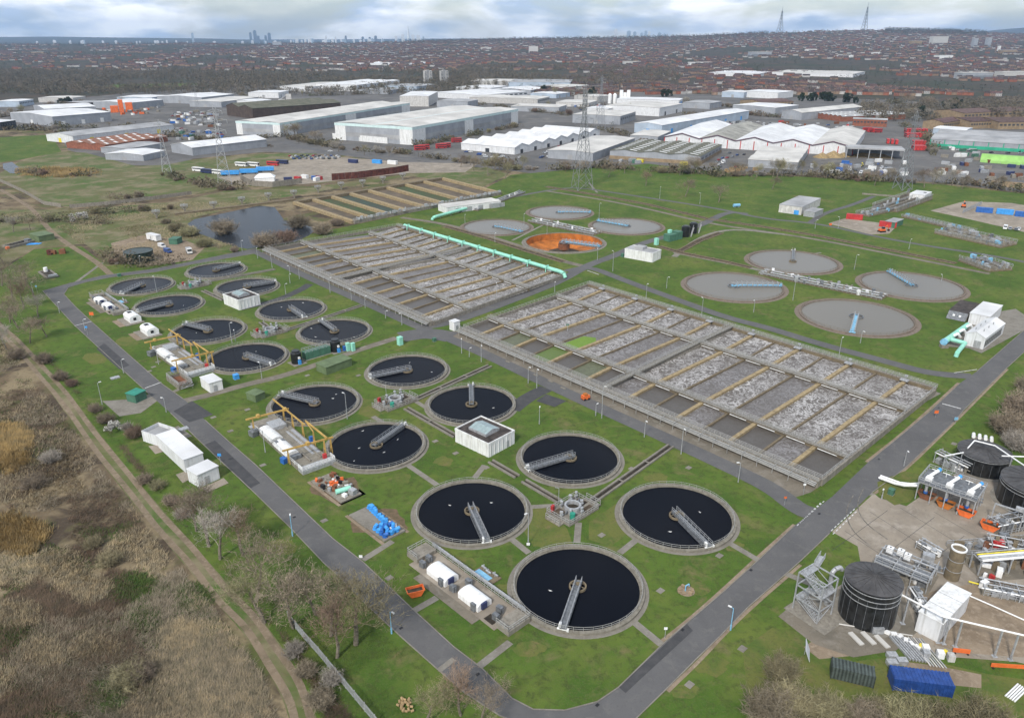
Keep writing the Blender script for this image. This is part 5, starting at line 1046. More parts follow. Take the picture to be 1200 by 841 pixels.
for i, (u, v) in enumerate(((1042.5,647),(1055,650),(1063,655))):
    p = G(u, v, 2.7); t = thing('tote_tank', 'white caged tote tank on the mixing skid', 'tote tank', (p.x,p.y,2.75), rot, 'white tote tanks'); MB().box(-.6,.6,-.55,.55,.15,1.25).build('bottle', 'pvc_white', t); m = MB().box(-.65,.65,-.6,.6,0,.14)
    for z in (.4,.8,1.2): m.ring(.0,.0,0,0,3) if False else m.bar((-.63,-.58,z),(.63,-.58,z),.04,.04).bar((-.63,.58,z),(.63,.58,z),.04,.04).bar((-.63,-.58,z),(-.63,.58,z),.04,.04).bar((.63,-.58,z),(.63,.58,z),.04,.04)
    m.build('cage', 'galv', t); MB().cyl(0,0,1.25,1.33,.16,10).build('cap', 'black', t)
# overhead pipe on posts
pts = [(1040,668,8.2),(1047,676,8.2),(1046,691,6.0),(1105,722,6.0),(1200,744,6.0),(1260,757,6.0)]
t = thing('overhead_pipe', 'white overhead pipe on grey posts running from the black tank to the right edge', 'pipe', (0,0,0)); Q = [G3(*a) for a in pts]
MB().path(Q,.17,10).build('pipe', 'pvc_white', t)
for u, v in ((1046,691),(1065,701),(1086,711.5),(1107,722.5),(1114,724),(1128,727.5),(1175,738.5),(1194,742.5),(1230,750.5)):
    p = G3(u, v, 5.8); MB().bar((p.x,p.y,0),(p.x,p.y,5.8),.26,.26).box(p.x-.4,p.x+.4,p.y-.4,p.y+.4,0,.12).bar((p.x-.5,p.y,5.75),(p.x+.5,p.y,5.75),.14,.14).build('post', 'galv', t)
# white sloping roof building
t, Lx, Ly, h, rf = small_building('gas_house', 'white box building under the overhead pipe beside the brown silo', 'building', (1077,717),(1105,731),(1137.5,695.5), 4.3, 'white_clad', 'white_paint')
for i in range(1, 3): MB().box(i*Lx/3-.05,i*Lx/3+.05,-.16,Ly+.16,h+.16,h+.2).build('roof_seam', 'galv', t)
p = G(1119,682); t = thing('silo', 'tall brown concrete silo with white open top', 'silo', p); MB().cyl(0,1.4,0,7.0,1.4,24).build('shell', 'concrete_brown', t); MB().ring(1.2,1.45,7.0,7.3,24,cy=1.4).build('rim', 'pvc_white', t); MB().disc(1.25,6.98,24,cy=1.4).build('lid', 'pvc_white', t)
for z in (2.2,4.6): MB().ring(1.4,1.46,z,z+.1,24,cy=1.4).build('band', 'galv', t)
t = thing('pump_set', 'long low galvanised pump frame lying left of the silo', 'pump', G(1095,668), R(-28)); MB().box(-4,4,-.9,-.7,.3,.5).box(-4,4,.7,.9,.3,.5).build('frame_rail', 'galv', t)
for i in range(6): MB().cbox((-3.3+i*1.3,0,.2),(.8,1.1,.9)).build('pump', 'galv_dark' if i%2 else 'galv', t)
MB().cbox((-1.4,1.9,0),(2.2,1.6,2.2)).build('cabinet', 'galv', t)
# site containers
def container(A, B, C, h, lab, mat, roofmat=None, grp=None, corr=True):
    o, rot, Lx, Ly = frame(A, B, C, h); t = thing('container', lab, 'container', o, rot, grp)
    MB().box(.06,Lx-.06,.06,Ly-.06,.12,h-.05).build('body', mat, t)
    n = int(Lx/.55)
    for i in range(n): MB().box((i+.25)*Lx/n,(i+.75)*Lx/n,0,Ly,.2,h).build('corrugation', roofmat or mat, t)
    m = MB()
    for x in (0,Lx-.16):
        for y in (-.01,Ly-.15): m.box(x,x+.16,y,y+.16,0,h+.03)
    m.build('corner_post', mat, t); MB().box(-.04,.06,.25,Ly-.25,.25,h-.2).build('door', mat, t); return t
M('container_dark', (.05,.062,.055), .6, .2, .8); M('container_roof', (.085,.105,.095), .6, .15, .8); M('container_blue', (.02,.065,.25), .5, .15, .8, spec=.4)
container((974,768.5),(975.5,781),(1027,793), 2.6, 'black container with grey green ribbed roof behind the bare trees', 'container_dark', 'container_roof'); container((1044,778.5),(1049,795),(1120,804), 2.6, 'bright blue ribbed container at the lower right', 'container_blue')
# pipes, boxes and pallets stacked between tank and containers
t = thing('pipe_stack', 'white pipes and grey frames stacked on the grass in front of the blue container', 'pipe stack', G(1065,762), R(-12)); random.seed(31)
MB().tube((-11,4.2,.25),(1.5,3.8,.25),.12,8).build('long_pipe', 'roof_cream', t)
for i in range(6): MB().tube((.6+i*.45,3.2,.35),(2.6+i*.5,-3.4,.35),.12,8).build('pipe', 'roof_grey' if i % 2 else 'roof_cream', t)
for i in range(7): MB().bar((-2.6+i*.5,2.8,.3+.05*(i%3)),(-.4+i*.5,-2.6,.3),.25,.4).build('frame_beam', 'galv', t)
for x, y in ((-6.4,1.6),(-4.2,1.2),(-8.6,1.0)): MB().cbox((x,y,0),(.9,3.2,.3),.5).build('plank', 'roof_cream', t)
for x, y in ((-3.4,-2.4),(-2.0,-3.4),(-3.8,-4.2)): MB().cbox((x,y,0),(1.7,1.2,.9),.2).build('pallet_box', 'galv', t)
t = thing('sandbag_row', 'row of white bags on the grass beside the overhead pipe', 'bags', G(1062,752), R(-40))
for i in range(7): MB().cbox((-3.3+i*1.05,.35*math.sin(i),0),(1.,.7,.6),i*.6).build('bag', 'pvc_white', t)
t = thing('tote_store', 'two white totes and drums standing on the grass near the overhead pipe', 'totes', G(1104,770), R(-15))
for x, y, m_ in ((-2.6,.8,'pvc_white'),(-.4,0,'pvc_white'),(1.2,-.3,'render_white'),(-2.8,-.6,'galv')): MB().cbox((x,y,0),(1.1,1.1,1.3),.1).build('tote', m_, t)
for x, y in ((-3.2,1.4),(.6,.9)): MB().cyl(x,y,0,.9,.35,10).build('drum', 'yellow_bright', t)
t = thing('barrier', 'orange plastic barrier on the grass under the overhead pipe', 'barrier', G(1126,765), R(-10)); MB().box(-1.4,1.4,-.08,.08,.15,1.0).build('panel', 'orange', t); MB().box(-1.2,-.9,-.4,.4,0,.15).box(.9,1.2,-.4,.4,0,.15).build('foot', 'black', t)
t = thing('barrier', 'orange mesh barrier on the grass at the right edge', 'barrier', G(1182,783), R(-5)); MB().box(-3,3,-.05,.05,.2,1.0).build('panel', 'orange', t); MB().box(-2.8,-2.5,-.4,.4,0,.2).box(2.5,2.8,-.4,.4,0,.2).build('foot', 'black', t)
t = thing('pipe_stack', 'white pipes lying at the right edge below the overhead pipe', 'pipe stack', G(1196,815), R(35))
for i in range(5): MB().tube((-2.2,.35*i,.15),(2.2,.35*i,.15),.14,8).build('pipe', 'pvc_white', t)
t = thing('white_sheet', 'pale blue-white sheet leaning by the trees left of the dark container', 'sheet', G(949,768), R(70)); MB().add([(-1.6,0,0),(1.6,0,0),(1.6,.9,2.2),(-1.6,.9,2.2),(-1.6,.06,0),(1.6,.06,0),(1.6,.96,2.2),(-1.6,.96,2.2)],[(0,1,2,3),(7,6,5,4),(0,4,5,1),(1,5,6,2),(2,6,7,3),(3,7,4,0)]).build('panel', 'city_pale', t); MB().bar((0,.9,0),(0,.9,2.1),.08,.08).build('prop', 'galv', t)
# dewatering platform over skips
o, rot, Lx, Ly = frame((1091,549),(1076,563),(1145,587), 5.0); t = thing('dewatering_platform', 'raised galvanised platform with three white hoppers above orange skips', 'platform', o, rot); random.seed(41)
for i in range(5):
    for y in (.2, Ly/2, Ly-.2): MB().bar((.2+i*(Lx-.4)/4,y,0),(.2+i*(Lx-.4)/4,y,5.0),.22,.22).build('leg', 'galv', t)
for y in (.2, Ly/2, Ly-.2): MB().bar((0,y,4.75),(Lx,y,4.75),.22,.35).build('beam', 'galv', t)
for i in range(6): MB().box(i*Lx/6+.03,(i+1)*Lx/6-.03,0,Ly,4.94,5.02).build('grating', 'galv_dark', t)
MB().rail([(0,0,5.02),(Lx,0,5.02),(Lx,Ly,5.02),(0,Ly,5.02)],1.1,1.2,.05,(1.,.55),True).build('railing', 'galv', t)
for i in range(3):
    x = 1.8+i*(Lx-3.6)/2; s = MB().box(x-.7,x+.7,1.,2.4,5.02,6.0).tube((x-.3,1.6,5.9),(x+.9,4.4,6.9),.38,10); hp = s.build('screw_press', 'pvc_white', t); MB().tube((x+.9,4.4,6.9),(x+1.15,5.,7.1),.42,10).build('motor', 'bright_blue', hp); MB().tube((x,1.2,4.9),(x,1.2,2.4),.4,10,.32).build('chute', 'galv', t); MB().tube((x,1.2,2.4),(x,1.2,1.9),.45,10).build('chute_end', 'blue', t)
for i in range(5): MB().bar((1+i*2.4,Ly-1.6,5.9),(2.6+i*2.4,Ly-1.6,5.9),.16,.16).bar((1.8+i*2.4,Ly-1.6,5.0),(1.8+i*2.4,Ly-1.6,5.9),.12,.12).build('control_stand', 'pvc_white', t)
for z in (2.6,3.4): MB().tube((-.5,Ly*.6,z),(Lx+.5,Ly*.6,z),.2,8).build('pipe', 'galv_dark', t)
MB().path([(-9,2.5,.9),(-5,2.2,1.),(-3,1.4,1.8),(0,1.4,3.0)],.32,10).path([(-9,3.6,.9),(-4.4,3.4,1.),(-2,2.8,2.),(0,2.8,3.)],.25,10).build('inlet_pipe', 'pvc_white', t)
for i, (u, v, m_) in enumerate(((1085,584,'rust'),(1107,594,'orange_rust'),(1131,604,'orange'),(1159,620,'orange'))): skip(G(u, v), rot, ['rusty skip under the left end of the steel platform','brown-orange skip under the middle of the steel platform','orange and yellow skip under the right end of the steel platform','orange-red skip standing alone right of the steel platform'][i], m_, 3.6, 2.1, 1.5, 'skips by the steel platform')
pf = G(1146,559); roofed_tank(pf+pf.normalized()*6.0, 6.0, 4.6, 'black tank with dark conical roof behind the steel platform', bands=1)
pf = G(1203,606); roofed_tank(pf+pf.normalized()*7.2, 7.2, 5.8, 'black roofed tank cut by the right edge beside the steel platform', bands=2)
t = thing('white_pipe_bridge', 'white pipes arching over the black tanks at the right edge', 'pipe', (0,0,0))
MB().path([G3(1134,525,5.2),G3(1142,516,6.2),G3(1166,522,6.2),G3(1200,545,6.4)],.16,8).build('pipe', 'pvc_white', t); MB().path([G3(1174,534,6.5),G3(1240,536,6.5)],.16,8).build('pipe', 'pvc_white', t); MB().path([G3(1107,534,5.),G3(1129,530,5.)],.16,8).build('pipe', 'pvc_white', t)
for u, v, z in ((1108,534,5.),(1128,530,5.),(1134,525,5.2),(1186,536,6.4)): p = G3(u, v, z); MB().bar((p.x,p.y,0),(p.x,p.y,z),.16,.16).build('post', 'galv', t)
t = thing('white_blower_set', 'white blower set with pipes on the verge behind the roofed tanks', 'blower', G(1151,516), R(-30)); MB().box(-2.6,2.6,-1.4,1.4,0,.3).build('plinth', 'concrete', t)
for i in range(4): MB().tube((-2.2+i*1.4,-1,1.),(-2.2+i*1.4,1,1.),.45,10).build('blower', 'pvc_white', t)
t = thing('portal_frame', 'grey portal frame beside the right-hand black tank', 'frame', G(1160,612), R(-40)); MB().bar((0,0,0),(0,0,5),.25,.25).bar((5.5,0,0),(5.5,0,5),.25,.25).build('post', 'galv', t); MB().bar((0,0,5),(5.5,0,5),.25,.3).build('beam', 'galv', t); MB().cbox((4.6,0,5.1),(1.6,1.,.8)).build('hoist', 'galv', t)
# racks of pipes and machines at the right edge
random.seed(51)
t = thing('pipe_rack', 'crowded rack of pipes and machines at the right edge below the black tank', 'pipe rack', G(1172,668), R(6)); MB().box(-6,14,-3,9,-.03,.1).build('slab', 'apron', t)
for i in range(5): MB().tube((-5.5,-1+i*.55,3.6+.1*i),(14,-.6+i*.55,3.6+.1*i),.26 if i < 3 else .14,10).build('pipe', ['pvc_white','galv','city_pale','yellow_bright','galv'][i], t)
for x in (-5.6,1,7.5,13): MB().bar((x,-1,0),(x,-1,3.5),.22,.22).bar((x,1.6,0),(x,1.6,3.5),.22,.22).bar((x,-1.3,3.4),(x,1.9,3.4),.2,.2).build('post', 'galv', t)
for i in range(52): x, y = random.uniform(-5.5,13), random.uniform(-2.6,8.6); MB().cbox((x,y,.1),(random.uniform(.4,2.2),random.uniform(.4,1.2),random.uniform(.4,2.4)),random.uniform(0,3)).build('machine', random.choice(['galv','galv_dark','concrete','coping','pvc_white','rust','red','concrete_brown']), t)
MB().rail([(-5.8,5,.1),(13.8,5.4,.1)],1.2,1.5,.05,(1.,.66,.33)).rail([(-5.8,8.8,.1),(13.8,9,.1)],1.2,1.5,.05).build('railing', 'galv', t)
t = thing('yellow_pipe', 'straight yellow pipe on the soil right of the silo', 'pipe', G(1152,688), R(-28)); MB().tube((-2.6,0,.5),(3.2,0,.5),.16,10).build('pipe', 'yellow_bright', t); MB().cbox((4.2,0,0),(1.2,1.,1.4)).build('pump', 'galv_dark', t); MB().box(-2,-1.6,-.2,.2,0,.4).box(1.6,2,-.2,.2,0,.4).build('support', 'concrete', t)
t = thing('ground_pipe', 'long white pipe along the soil from the white building to the right edge', 'pipe', (0,0,0)); MB().path([G3(1130,695,.3),G3(1160,708,.3),G3(1200,726,.3),G3(1250,746,.3)],.14,8).build('pipe', 'pvc_white', t)
# ================================================================== lamp posts
def height_to(P, v_top):
    lo, hi = 0., 160.
    for _ in range(40):
        m_ = (lo+hi)/2
        if PX((P.x, P.y, m_))[1] > v_top: lo = m_
        else: hi = m_
    return lo
LM = {}
def lamp(u, v, vt, blue=False):
    P = G(u, v); h = max(2.5, min(11, height_to(P, vt))); hk = round(h*2)/2
    mat = 'sky_blue' if blue else 'galv'
    if (hk, mat) not in LM:
        LM[hk, mat] = (MB().tube((0,0,0),(0,0,hk),.11,8,.065).tube((0,0,0),(0,0,1.2),.15,8).mesh('post', mat), MB().bar((0,0,hk),(.55,0,hk+.12),.09,.07).mesh('arm', mat), MB().box(.35,1.05,-.15,.15,hk+.06,hk+.2).mesh('lantern', 'white_paint'))
    t = thing('lamp_post', ('light blue' if blue else 'grey')+' lamp post beside '+near_name(u, v), 'lamp post', P, random.uniform(0, 6.28), 'lamp posts of the works')
    for nm, me in zip(('post', 'arm', 'lantern'), LM[hk, mat]): inst(nm, me, t)
random.seed(70)
for q in [(459,742,717,1),(343,628,605,1),(195,483,466),(120,474,448),(70,367,354),(145,437,422),(186,427,405),(619,638,602),(311,530,504),(407,491,461),(307,444,425),(184,343,325),(272,402,378),(276,400,387),(302,303,291),(319,314,298),(340,322,312),(351,327,312),(387,343,326),(412,352,340),(428,361,347),(452,373,364),(471,381,368),(541,414,397),(550,418,408),(564,424,405),(619,449,430),(629,455,432),(698,487,475),(705,490,452),(632,497,478),(755,512,492),(798,532,503),(865,565,542),(582,346,331),(650,342,330),(757,350,332),(822,371,349),(781,338,325),(883,366,352),(718,318,295),(983,417,396),(1008,402,388),(1001,316,299),(929,352,322),(1033,585,572),(1059,546,527),(856,738,712,1),(614,264,251),(702,255,238),(773,233,219),(820,239,226),(665,390,377),(340,332,322),(335,345,333),(1103,330,322),(955,268,258),(982,268,255),(1065,292,281),(1024,246,238),(284,295,283),(165,312,300),(39,343,331),(100,388,375),(633,336,325),(545,263,252),(580,284,273),(700,305,292),(641,275,261)]: lamp(*q)
# ================================================================== fences
def panel_fence(pts, lab, h=2.2, sp=3.0, mat='concrete', post='coping'):
    P = px(pts); o = P[0]; t = thing('panel_fence', lab, 'fence', o)
    for a, c in zip(P[:-1], P[1:]):
        n = max(1, int((c-a).length/sp)); d = (c-a).normalized()
        for i in range(n):
            p, q = a.lerp(c, i/n)-o, a.lerp(c, (i+1)/n)-o
            MB().bar((*(p+d*.1), h/2), (*(q-d*.1), h/2), .08, h).build('panel', mat, t); MB().box(p.x-.1,p.x+.1,p.y-.1,p.y+.1,0,h+.1).build('post', post, t)
panel_fence([(-20,206),(0,213),(28,226),(52,240),(72,243)], 'grey panel fence curving round the rough field at far left', 2.4, 4.); panel_fence([(82,244),(130,240),(180,234),(225,228)], 'grey panel fence along the near edge of the rough field', 2.4, 4.)
panel_fence([(1128,250),(1150,240)], 'grey slab wall beside the contractor yard', 2.4, 4., 'galv', 'galv')
def palisade(pts, lab, h=2.0):
    P = px(pts); o = P[0]; t = thing('palisade_fence', lab, 'fence', o); m = MB(); k = 0
    for a, c in zip(P[:-1], P[1:]):
        n = max(1, int((c-a).length/2.6)); d = (c-a).normalized()
        for i in range(n): p = a.lerp(c, i/n)-o; MB().box(p.x-.06,p.x+.06,p.y-.06,p.y+.06,0,h+.1).build('post', 'galv', t)
        for z in (.35, h-.35): MB().bar((*(a-o), z), (*(c-o), z), .05, .06).build('rail', 'galv', t)
        n = int((c-a).length/.22)
        for i in range(n): p = a.lerp(c, (i+.5)/n)-o; m.bar((p.x,p.y,.05),(p.x,p.y,h),.07,.03)
    stuff(m.build('pales', 'galv', t))
palisade([(338,726),(356,748),(374,768),(405,806),(440,848),(470,885)], 'grey palisade fence between the dirt track and lawn at the bottom'); 
# ================================================================== pylons
def pylon(u, v, vt, lab, wt=.125, mt='pylon_steel'):
    P = G(u, v); h = height_to(P, vt); t = thing('pylon', lab, 'pylon', P, R(20), 'electricity pylons'); w0, w1 = h*.085, h*.016
    def wd(z): return w0+(w1-w0)*min(1, z/(h*.72)) if z < h*.72 else w1
    r_ = wt*max(.8, h/50); lv = [0,.13,.25,.36,.46,.55,.63,.72,.80,.88,.96]; zs = [h*a for a in lv]; m = MB()
    for a, c in ((1,1),(1,-1),(-1,-1),(-1,1)): 
        for z0, z1 in zip(zs[:-1], zs[1:]): m.bar((a*wd(z0),c*wd(z0),z0),(a*wd(z1),c*wd(z1),z1),r_*1.5,r_*1.5)
        m.bar((a*w1,c*w1,zs[-1]),(0,0,h),r_,r_)
    m.build('leg_frame', mt, t); m = MB()
    for z0, z1 in zip(zs[:-1], zs[1:]):
        for (a, c), (e, f_) in (((1,1),(1,-1)),((1,-1),(-1,-1)),((-1,-1),(-1,1)),((-1,1),(1,1))): m.bar((a*wd(z0),c*wd(z0),z0),(e*wd(z1),f_*wd(z1),z1),r_,r_).bar((e*wd(z0),f_*wd(z0),z0),(a*wd(z1),c*wd(z1),z1),r_,r_)
    m.build('bracing', mt, t)
    for f_, L_ in ((.68,.10),(.80,.13),(.91,.085)):
        z = h*f_
        for s_ in (-1, 1): MB().bar((s_*w1,0,z),(s_*h*L_,0,z+h*.008),r_*1.3,r_*1.3).bar((s_*w1,0,z+h*.03),(s_*h*L_,0,z+h*.008),r_*1.2,r_*1.2).bar((s_*h*L_,0,z),(s_*h*L_,0,z-h*.035),r_*1.5,r_*1.5).build('cross_arm', mt, t)
for q in [(682,222,100,'tall lattice pylon on the lawn in front of the white sheds'), (1057,222,130,'lattice pylon at the right beside the open canopy shed',.18), (196,203,140,'lattice pylon in the rough field at the left',.17,'galv'), (264,218,122,'lattice pylon beside the coach yard',.17,'galv'), (703,152,88,'dark distant pylon behind the pale lawn pylon'), (232,130,98,'distant pylon among the trees at far left')]: pylon(*q)

# ================================================================== industrial estate
def shed(A, B, C, h, lab, wall='clad_grey', roof='roof_white', bays=1, rise=2.0, ridge='x', cat='warehouse', doors=3, lights=0, trim=None, windows=0, name='warehouse', base=None, doormat='roof_grey', liv=None, bayroofs=None, gtrim=None):
    o, rot, Lx, Ly = frame(A, B, C, h)
    if Ly < 0: o = o+Vector((-math.sin(rot), math.cos(rot)))*Ly; Ly = -Ly
    t = thing(name, lab, cat, o, rot); w_ = MB(); rf = MB(); ov = .4
    Lr, Lc_ = (Lx, Ly) if ridge == 'x' else (Ly, Lx)          # along ridge, across
    def P3(a, c, z): return (a, c, z) if ridge == 'x' else (c, a, z)
    w_.box(0,Lx,0,Ly,0,h); bw = Lc_/bays
    for i in range(bays):
        c0, c1 = i*bw, (i+1)*bw; cm = (c0+c1)/2
        if rise:
            for a in (0, Lr): w_.add([P3(a,c0,h),P3(a,c1,h),P3(a,cm,h+rise)], [(0,1,2)])
            for ca, cb_, za, zb in ((c0-(ov if i == 0 else 0),cm,h-.02,h+rise),(cm,c1+(ov if i == bays-1 else 0),h+rise,h-.02)):
                q = [P3(-ov,ca,za),P3(Lr+ov,ca,za),P3(Lr+ov,cb_,zb),P3(-ov,cb_,zb)]; s_ = MB(); s_.add([(x,y,z+.05) for x, y, z in q]+[(x,y,z+.3) for x, y, z in q], [(0,1,2,3),(4,5,6,7),(0,1,5,4),(1,2,6,5),(2,3,7,6),(3,0,4,7)]); ro = s_.build('roof_slope', bayroofs[i%len(bayroofs)] if bayroofs else roof, t)
                if gtrim: MB().bar(P3(-ov-.1,ca,za-.35), P3(-ov-.1,cb_,zb-.35), .35, .9).build('gable_trim', gtrim, ro)
                for k in range(lights):
                    a0 = Lr*(k+.35)/lights; a1 = a0+min(3., Lr/lights*.35); f0, f1 = .25, .75
                    qq = [P3(a, ca+(cb_-ca)*f_, za+(zb-za)*f_+.36) for a, f_ in ((a0,f0),(a1,f0),(a1,f1),(a0,f1))]; MB().add(qq, [(0,1,2,3)]).build('roof_light', 'roof_light', ro)
    if not rise: MB().box(-.2,Lx+.2,-.2,Ly+.2,h+.02,h+.7).build('roof', roof, t)
    w_.build('wall', wall, t)
    if base: MB().box(-.12,Lx+.12,-.12,Ly+.12,0,h*.42).build('plinth_wall', base, t)
    if liv:  # lighter cladding panels at the corners and a band under the eaves
        for x0, x1 in ((0,Lx*.1),(Lx*.44,Lx*.52),(Lx*.92,Lx)): MB().box(x0,x1,-.15,0.01,0,h*.98).build('corner_panel', liv, t)
        for y0, y1 in ((0,Ly*.16),(Ly*.86,Ly)): MB().box(-.15,.01,y0,y1,0,h*.98).build('corner_panel', liv, t)
        MB().box(-.25,Lx+.25,-.25,Ly+.25,h*.86,h*1.02).build('eaves_band', 'eaves_mint', t); MB().box(-.1,Lx+.1,-.1,Ly+.1,h*.25,h*.5).build('grey_band', 'roof_grey', t)
    if trim:
        n = max(2, int(Lx/12))
        for i in range(n+1): MB().box(i*Lx/n-.4,i*Lx/n+.4,-.2,.05,0,h).build('pilaster', trim, t)
    for i in range(doors):
        x = Lx*(i+.5)/doors; MB().box(x-2.2,x+2.2,-.14,.02,0,min(5,h*.6)).build('roller_door', doormat, t)
    for i in range(windows):
        x = Lx*(i+.3)/windows; MB().box(x,x+Lx/windows*.6,-.1,.02,h*.5,h*.75).build('window', 'window_dark', t)
    if doors: y = Ly*.5; MB().box(-.14,.02,y-2.2,y+2.2,0,min(5,h*.6)).build('roller_door', doormat, t)
    return t, Lx, Ly, h
M('trim_purple', (.12,.075,.10), .6, .1, .5); M('roof_moss_pale', (.34,.33,.29), .8, .2, .08); M('roof_light', (.72,.72,.70), .5, .08, .5); M('eaves_mint', (.58,.72,.70), .5, .05, .2)
shed((711,178),(821,183.5),(846,170),7,'brick building with dark mossy roof full of pale roof lights, front of the estate','clad_grey','roof_moss',3,1.6,'x',doors=0,lights=9,windows=6,base='brick_tan')
shed((642,176),(695,179.5),(744,162),7,'white flat shed left of the mossy roofed building','clad_grey','roof_cream',1,1.2,'x',doors=2)
shed((742,157.5),(771,160.5),(786,154),6,'small grey box unit behind the mossy roofed building','clad_grey','roof_cream',1,.8)
shed((826,144.5),(779,160),(1000,172.5),8,'row of white gabled sheds with red pilasters','white_clad','roof_white',5,4.2,'y',doors=6,trim='red',doormat='roof_white',bayroofs=['roof_white','roof_moss_pale','roof_white','roof_white','roof_cream'],gtrim='trim_purple')
shed((742.5,144.7),(776,147),(878,130),10,'long blue grey warehouse with white roof behind the red-trimmed sheds','clad_blue','roof_white',1,1.8,'x',doors=5,doormat='bright_blue')
shed((714,123),(773,126.7),(800,121.7),11,'white box warehouse with dark loading bay right of the far pylon','white_clad','roof_cream',1,1.,'x',doors=2,doormat='window_dark')
shed((672,134),(727,136.5),(745,131),10,'grey two storey unit in front of the dark distant pylon','clad_grey','roof_cream',1,.8,'x',doors=4,windows=8)
shed((540,168),(603,173.5),(703,153),6,'row of white barrel-topped workshop units facing a car park','white_clad','roof_white',7,3.,'y',doors=7,lights=2,windows=0,doormat='window_dark')
shed((413,141),(483,149.5),(607,128),17,'huge pale grey warehouse with white corner panels, largest in the estate','clad_grey','roof_cream',2,1.5,'x',doors=0,liv='white_paint')
shed((298,139),(327.6,144.5),(480,121),14,'second huge pale warehouse to the left of the largest one','clad_grey','roof_cream',2,1.4,'x',doors=0,liv='white_paint')
shed((260.7,124),(295.5,127.5),(399,120.5),13,'dark brown hangar with mossy roof at upper left','clad_brown','roof_moss',2,4.,'x',doors=0)
shed((54,129),(61,137),(129,131.5),11,'grey warehouse with white arched roof, front unit at the far left','clad_grey','roof_white',1,2.,'x',doors=3,doormat='white_paint')
shed((44,123.5),(52,128),(112,125),12,'grey warehouse behind the far left front unit','clad_grey','roof_white',1,2.,'x',doors=0)
shed((65,156),(85,160),(203,146.5),7,'long low shed with weathered grey roof above the rough field','white_clad','roof_grey',1,2.4,'x',doors=3,doormat='yellow_bright')
shed((98,164.5),(123,170.5),(196,160),5,'old rust-roofed workshop row beside the rough field','brick_red','roof_rust',3,1.8,'x',doors=0,lights=7)
shed((145,176),(167.5,182),(193,176.5),5,'small white gabled shed at the corner of the rough field','clad_grey','roof_white',1,1.6,'x',doors=1)
shed((132,171),(148,175),(190,168),4.5,'grey lean-to between rust roofs and small white shed','clad_grey','roof_grey',1,1.,'x',doors=2)
shed((215.7,168),(225,173.5),(312,163.5),7,'long white gabled shed in front of the coach yard','clad_grey','roof_white',1,3.,'x',doors=0,lights=9)
shed((200,111.5),(236,114.5),(274,110.5),10,'pale grey warehouse with bright roof at upper left','clad_grey','roof_white',1,2.)
shed((237,117),(259,119.7),(303,114),8,'cream roofed unit left of the dark brown hangar','clad_grey','roof_cream',1,1.)
shed((120,118.5),(150,121),(191,117),9,'white arched unit behind the orange machine','clad_grey','roof_white',1,1.5)
shed((88,119),(100,121),(122,119),8,'dark glazed block near the orange machine','clad_brown','roof_grey',1,.6,windows=4)
shed((-30,142),(0,143.5),(18,141),9,'dark glazed office with white roof cut by the left edge','glass','roof_white',1,.6,doors=0,windows=6)
shed((10,117),(22,119),(39,116.5),8,'blue-grey block with rows of windows at the far left edge','clad_blue','roof_white',1,.6,doors=0,windows=9)
shed((1094,150),(1091,163),(1290,175),7,'long garden centre with bright green eaves at the right','clad_grey','roof_grey',2,1.8,'x',doors=0,trim='green_roof',base='green_roof')
shed((1092,147),(1094,150.5),(1132,153),9,'blue-grey block with white roof behind the green-eaved building','clad_blue','roof_white',1,.6,doors=0)
shed((888,171),(877,187),(935,190.5),6,'grey shed with pale ribbed roof in front of the red-trimmed row','clad_grey','roof_cream',3,.8,'x',doors=2)
shed((870,122),(909,126.6),(936,123.5),9,'pale box unit behind the red-trimmed sheds','clad_grey','roof_white',1,.8)
shed((922.5,130),(940,132.5),(1011,125.5),9,'long unit with sloping pale roof at right centre','clad_grey','roof_cream',1,3.)
shed((957,133),(987,137),(1062,134),6,'old factory with grey sawtooth roof at right centre','brick_red','roof_grey',6,1.6,'x',doors=0,lights=7)
shed((985,137.5),(1000,139.5),(1040,141),8,'red brick factory office with white windows','brick_red','roof_grey',1,1.,'x',doors=0,windows=10,cat='office')
shed((378,98),(418,99.8),(468,94.2),12,'long white warehouse in front of the distant meadow','white_clad','roof_white',3,1.2)
shed((340,100),(365,102),(408,97),9,'white unit with red roof edge left of the long white warehouse','white_clad','roof_cream',1,1.)
shed((456,100),(488,101.6),(511,99),10,'blue walled warehouse with grey roof in the far estate','clad_blue','roof_grey',1,1.)
shed((478,109),(502,113),(513,107.5),15,'tall pale boxy mill building in the far estate','render_white','roof_white',1,.8,doors=0)
shed((512,108),(560,112),(618,107.5),8,'long white unit with dark window band in the far estate','white_clad','roof_white',2,1.,'x',doors=0,windows=10)
shed((563,112),(630,116.5),(644,113.5),8,'cream long unit with many small windows in the far estate','render_white','roof_cream',2,1.2,'x',doors=0,windows=14)
shed((590,103),(622,106),(640,103),8,'curved white roofed unit at the back of the estate','clad_grey','roof_white',1,2.5)
shed((608,122),(655,126),(664,123),7,'low grey flat unit right of the largest warehouse','clad_grey','roof_cream',1,.5,doors=5)
shed((655,119),(690,121),(700,118),6,'low pale unit left of the grey two storey unit','render_white','roof_cream',1,.6)
shed((726,115),(796,118),(800,115.5),8,'low white depot behind the white box warehouse','white_clad','roof_white',1,.6,doors=6,doormat='bright_blue')
shed((870,107),(912,109),(930,107),10,'white retail shed in the far suburb right of centre','white_clad','roof_white',1,.8,doors=0)
shed((840,84),(890,86.5),(905,84),10,'long white retail shed in the distant suburb','white_clad','roof_white',1,.8,doors=0)
shed((905,84.5),(1000,87),(1014,84),10,'longest white depot roof in the distant suburb at right','white_clad','roof_cream',2,.8,doors=0)
shed((420,73),(480,75.5),(512,73),10,'white warehouse strip in the distant suburb left of centre','white_clad','roof_white',2,.8,doors=0)
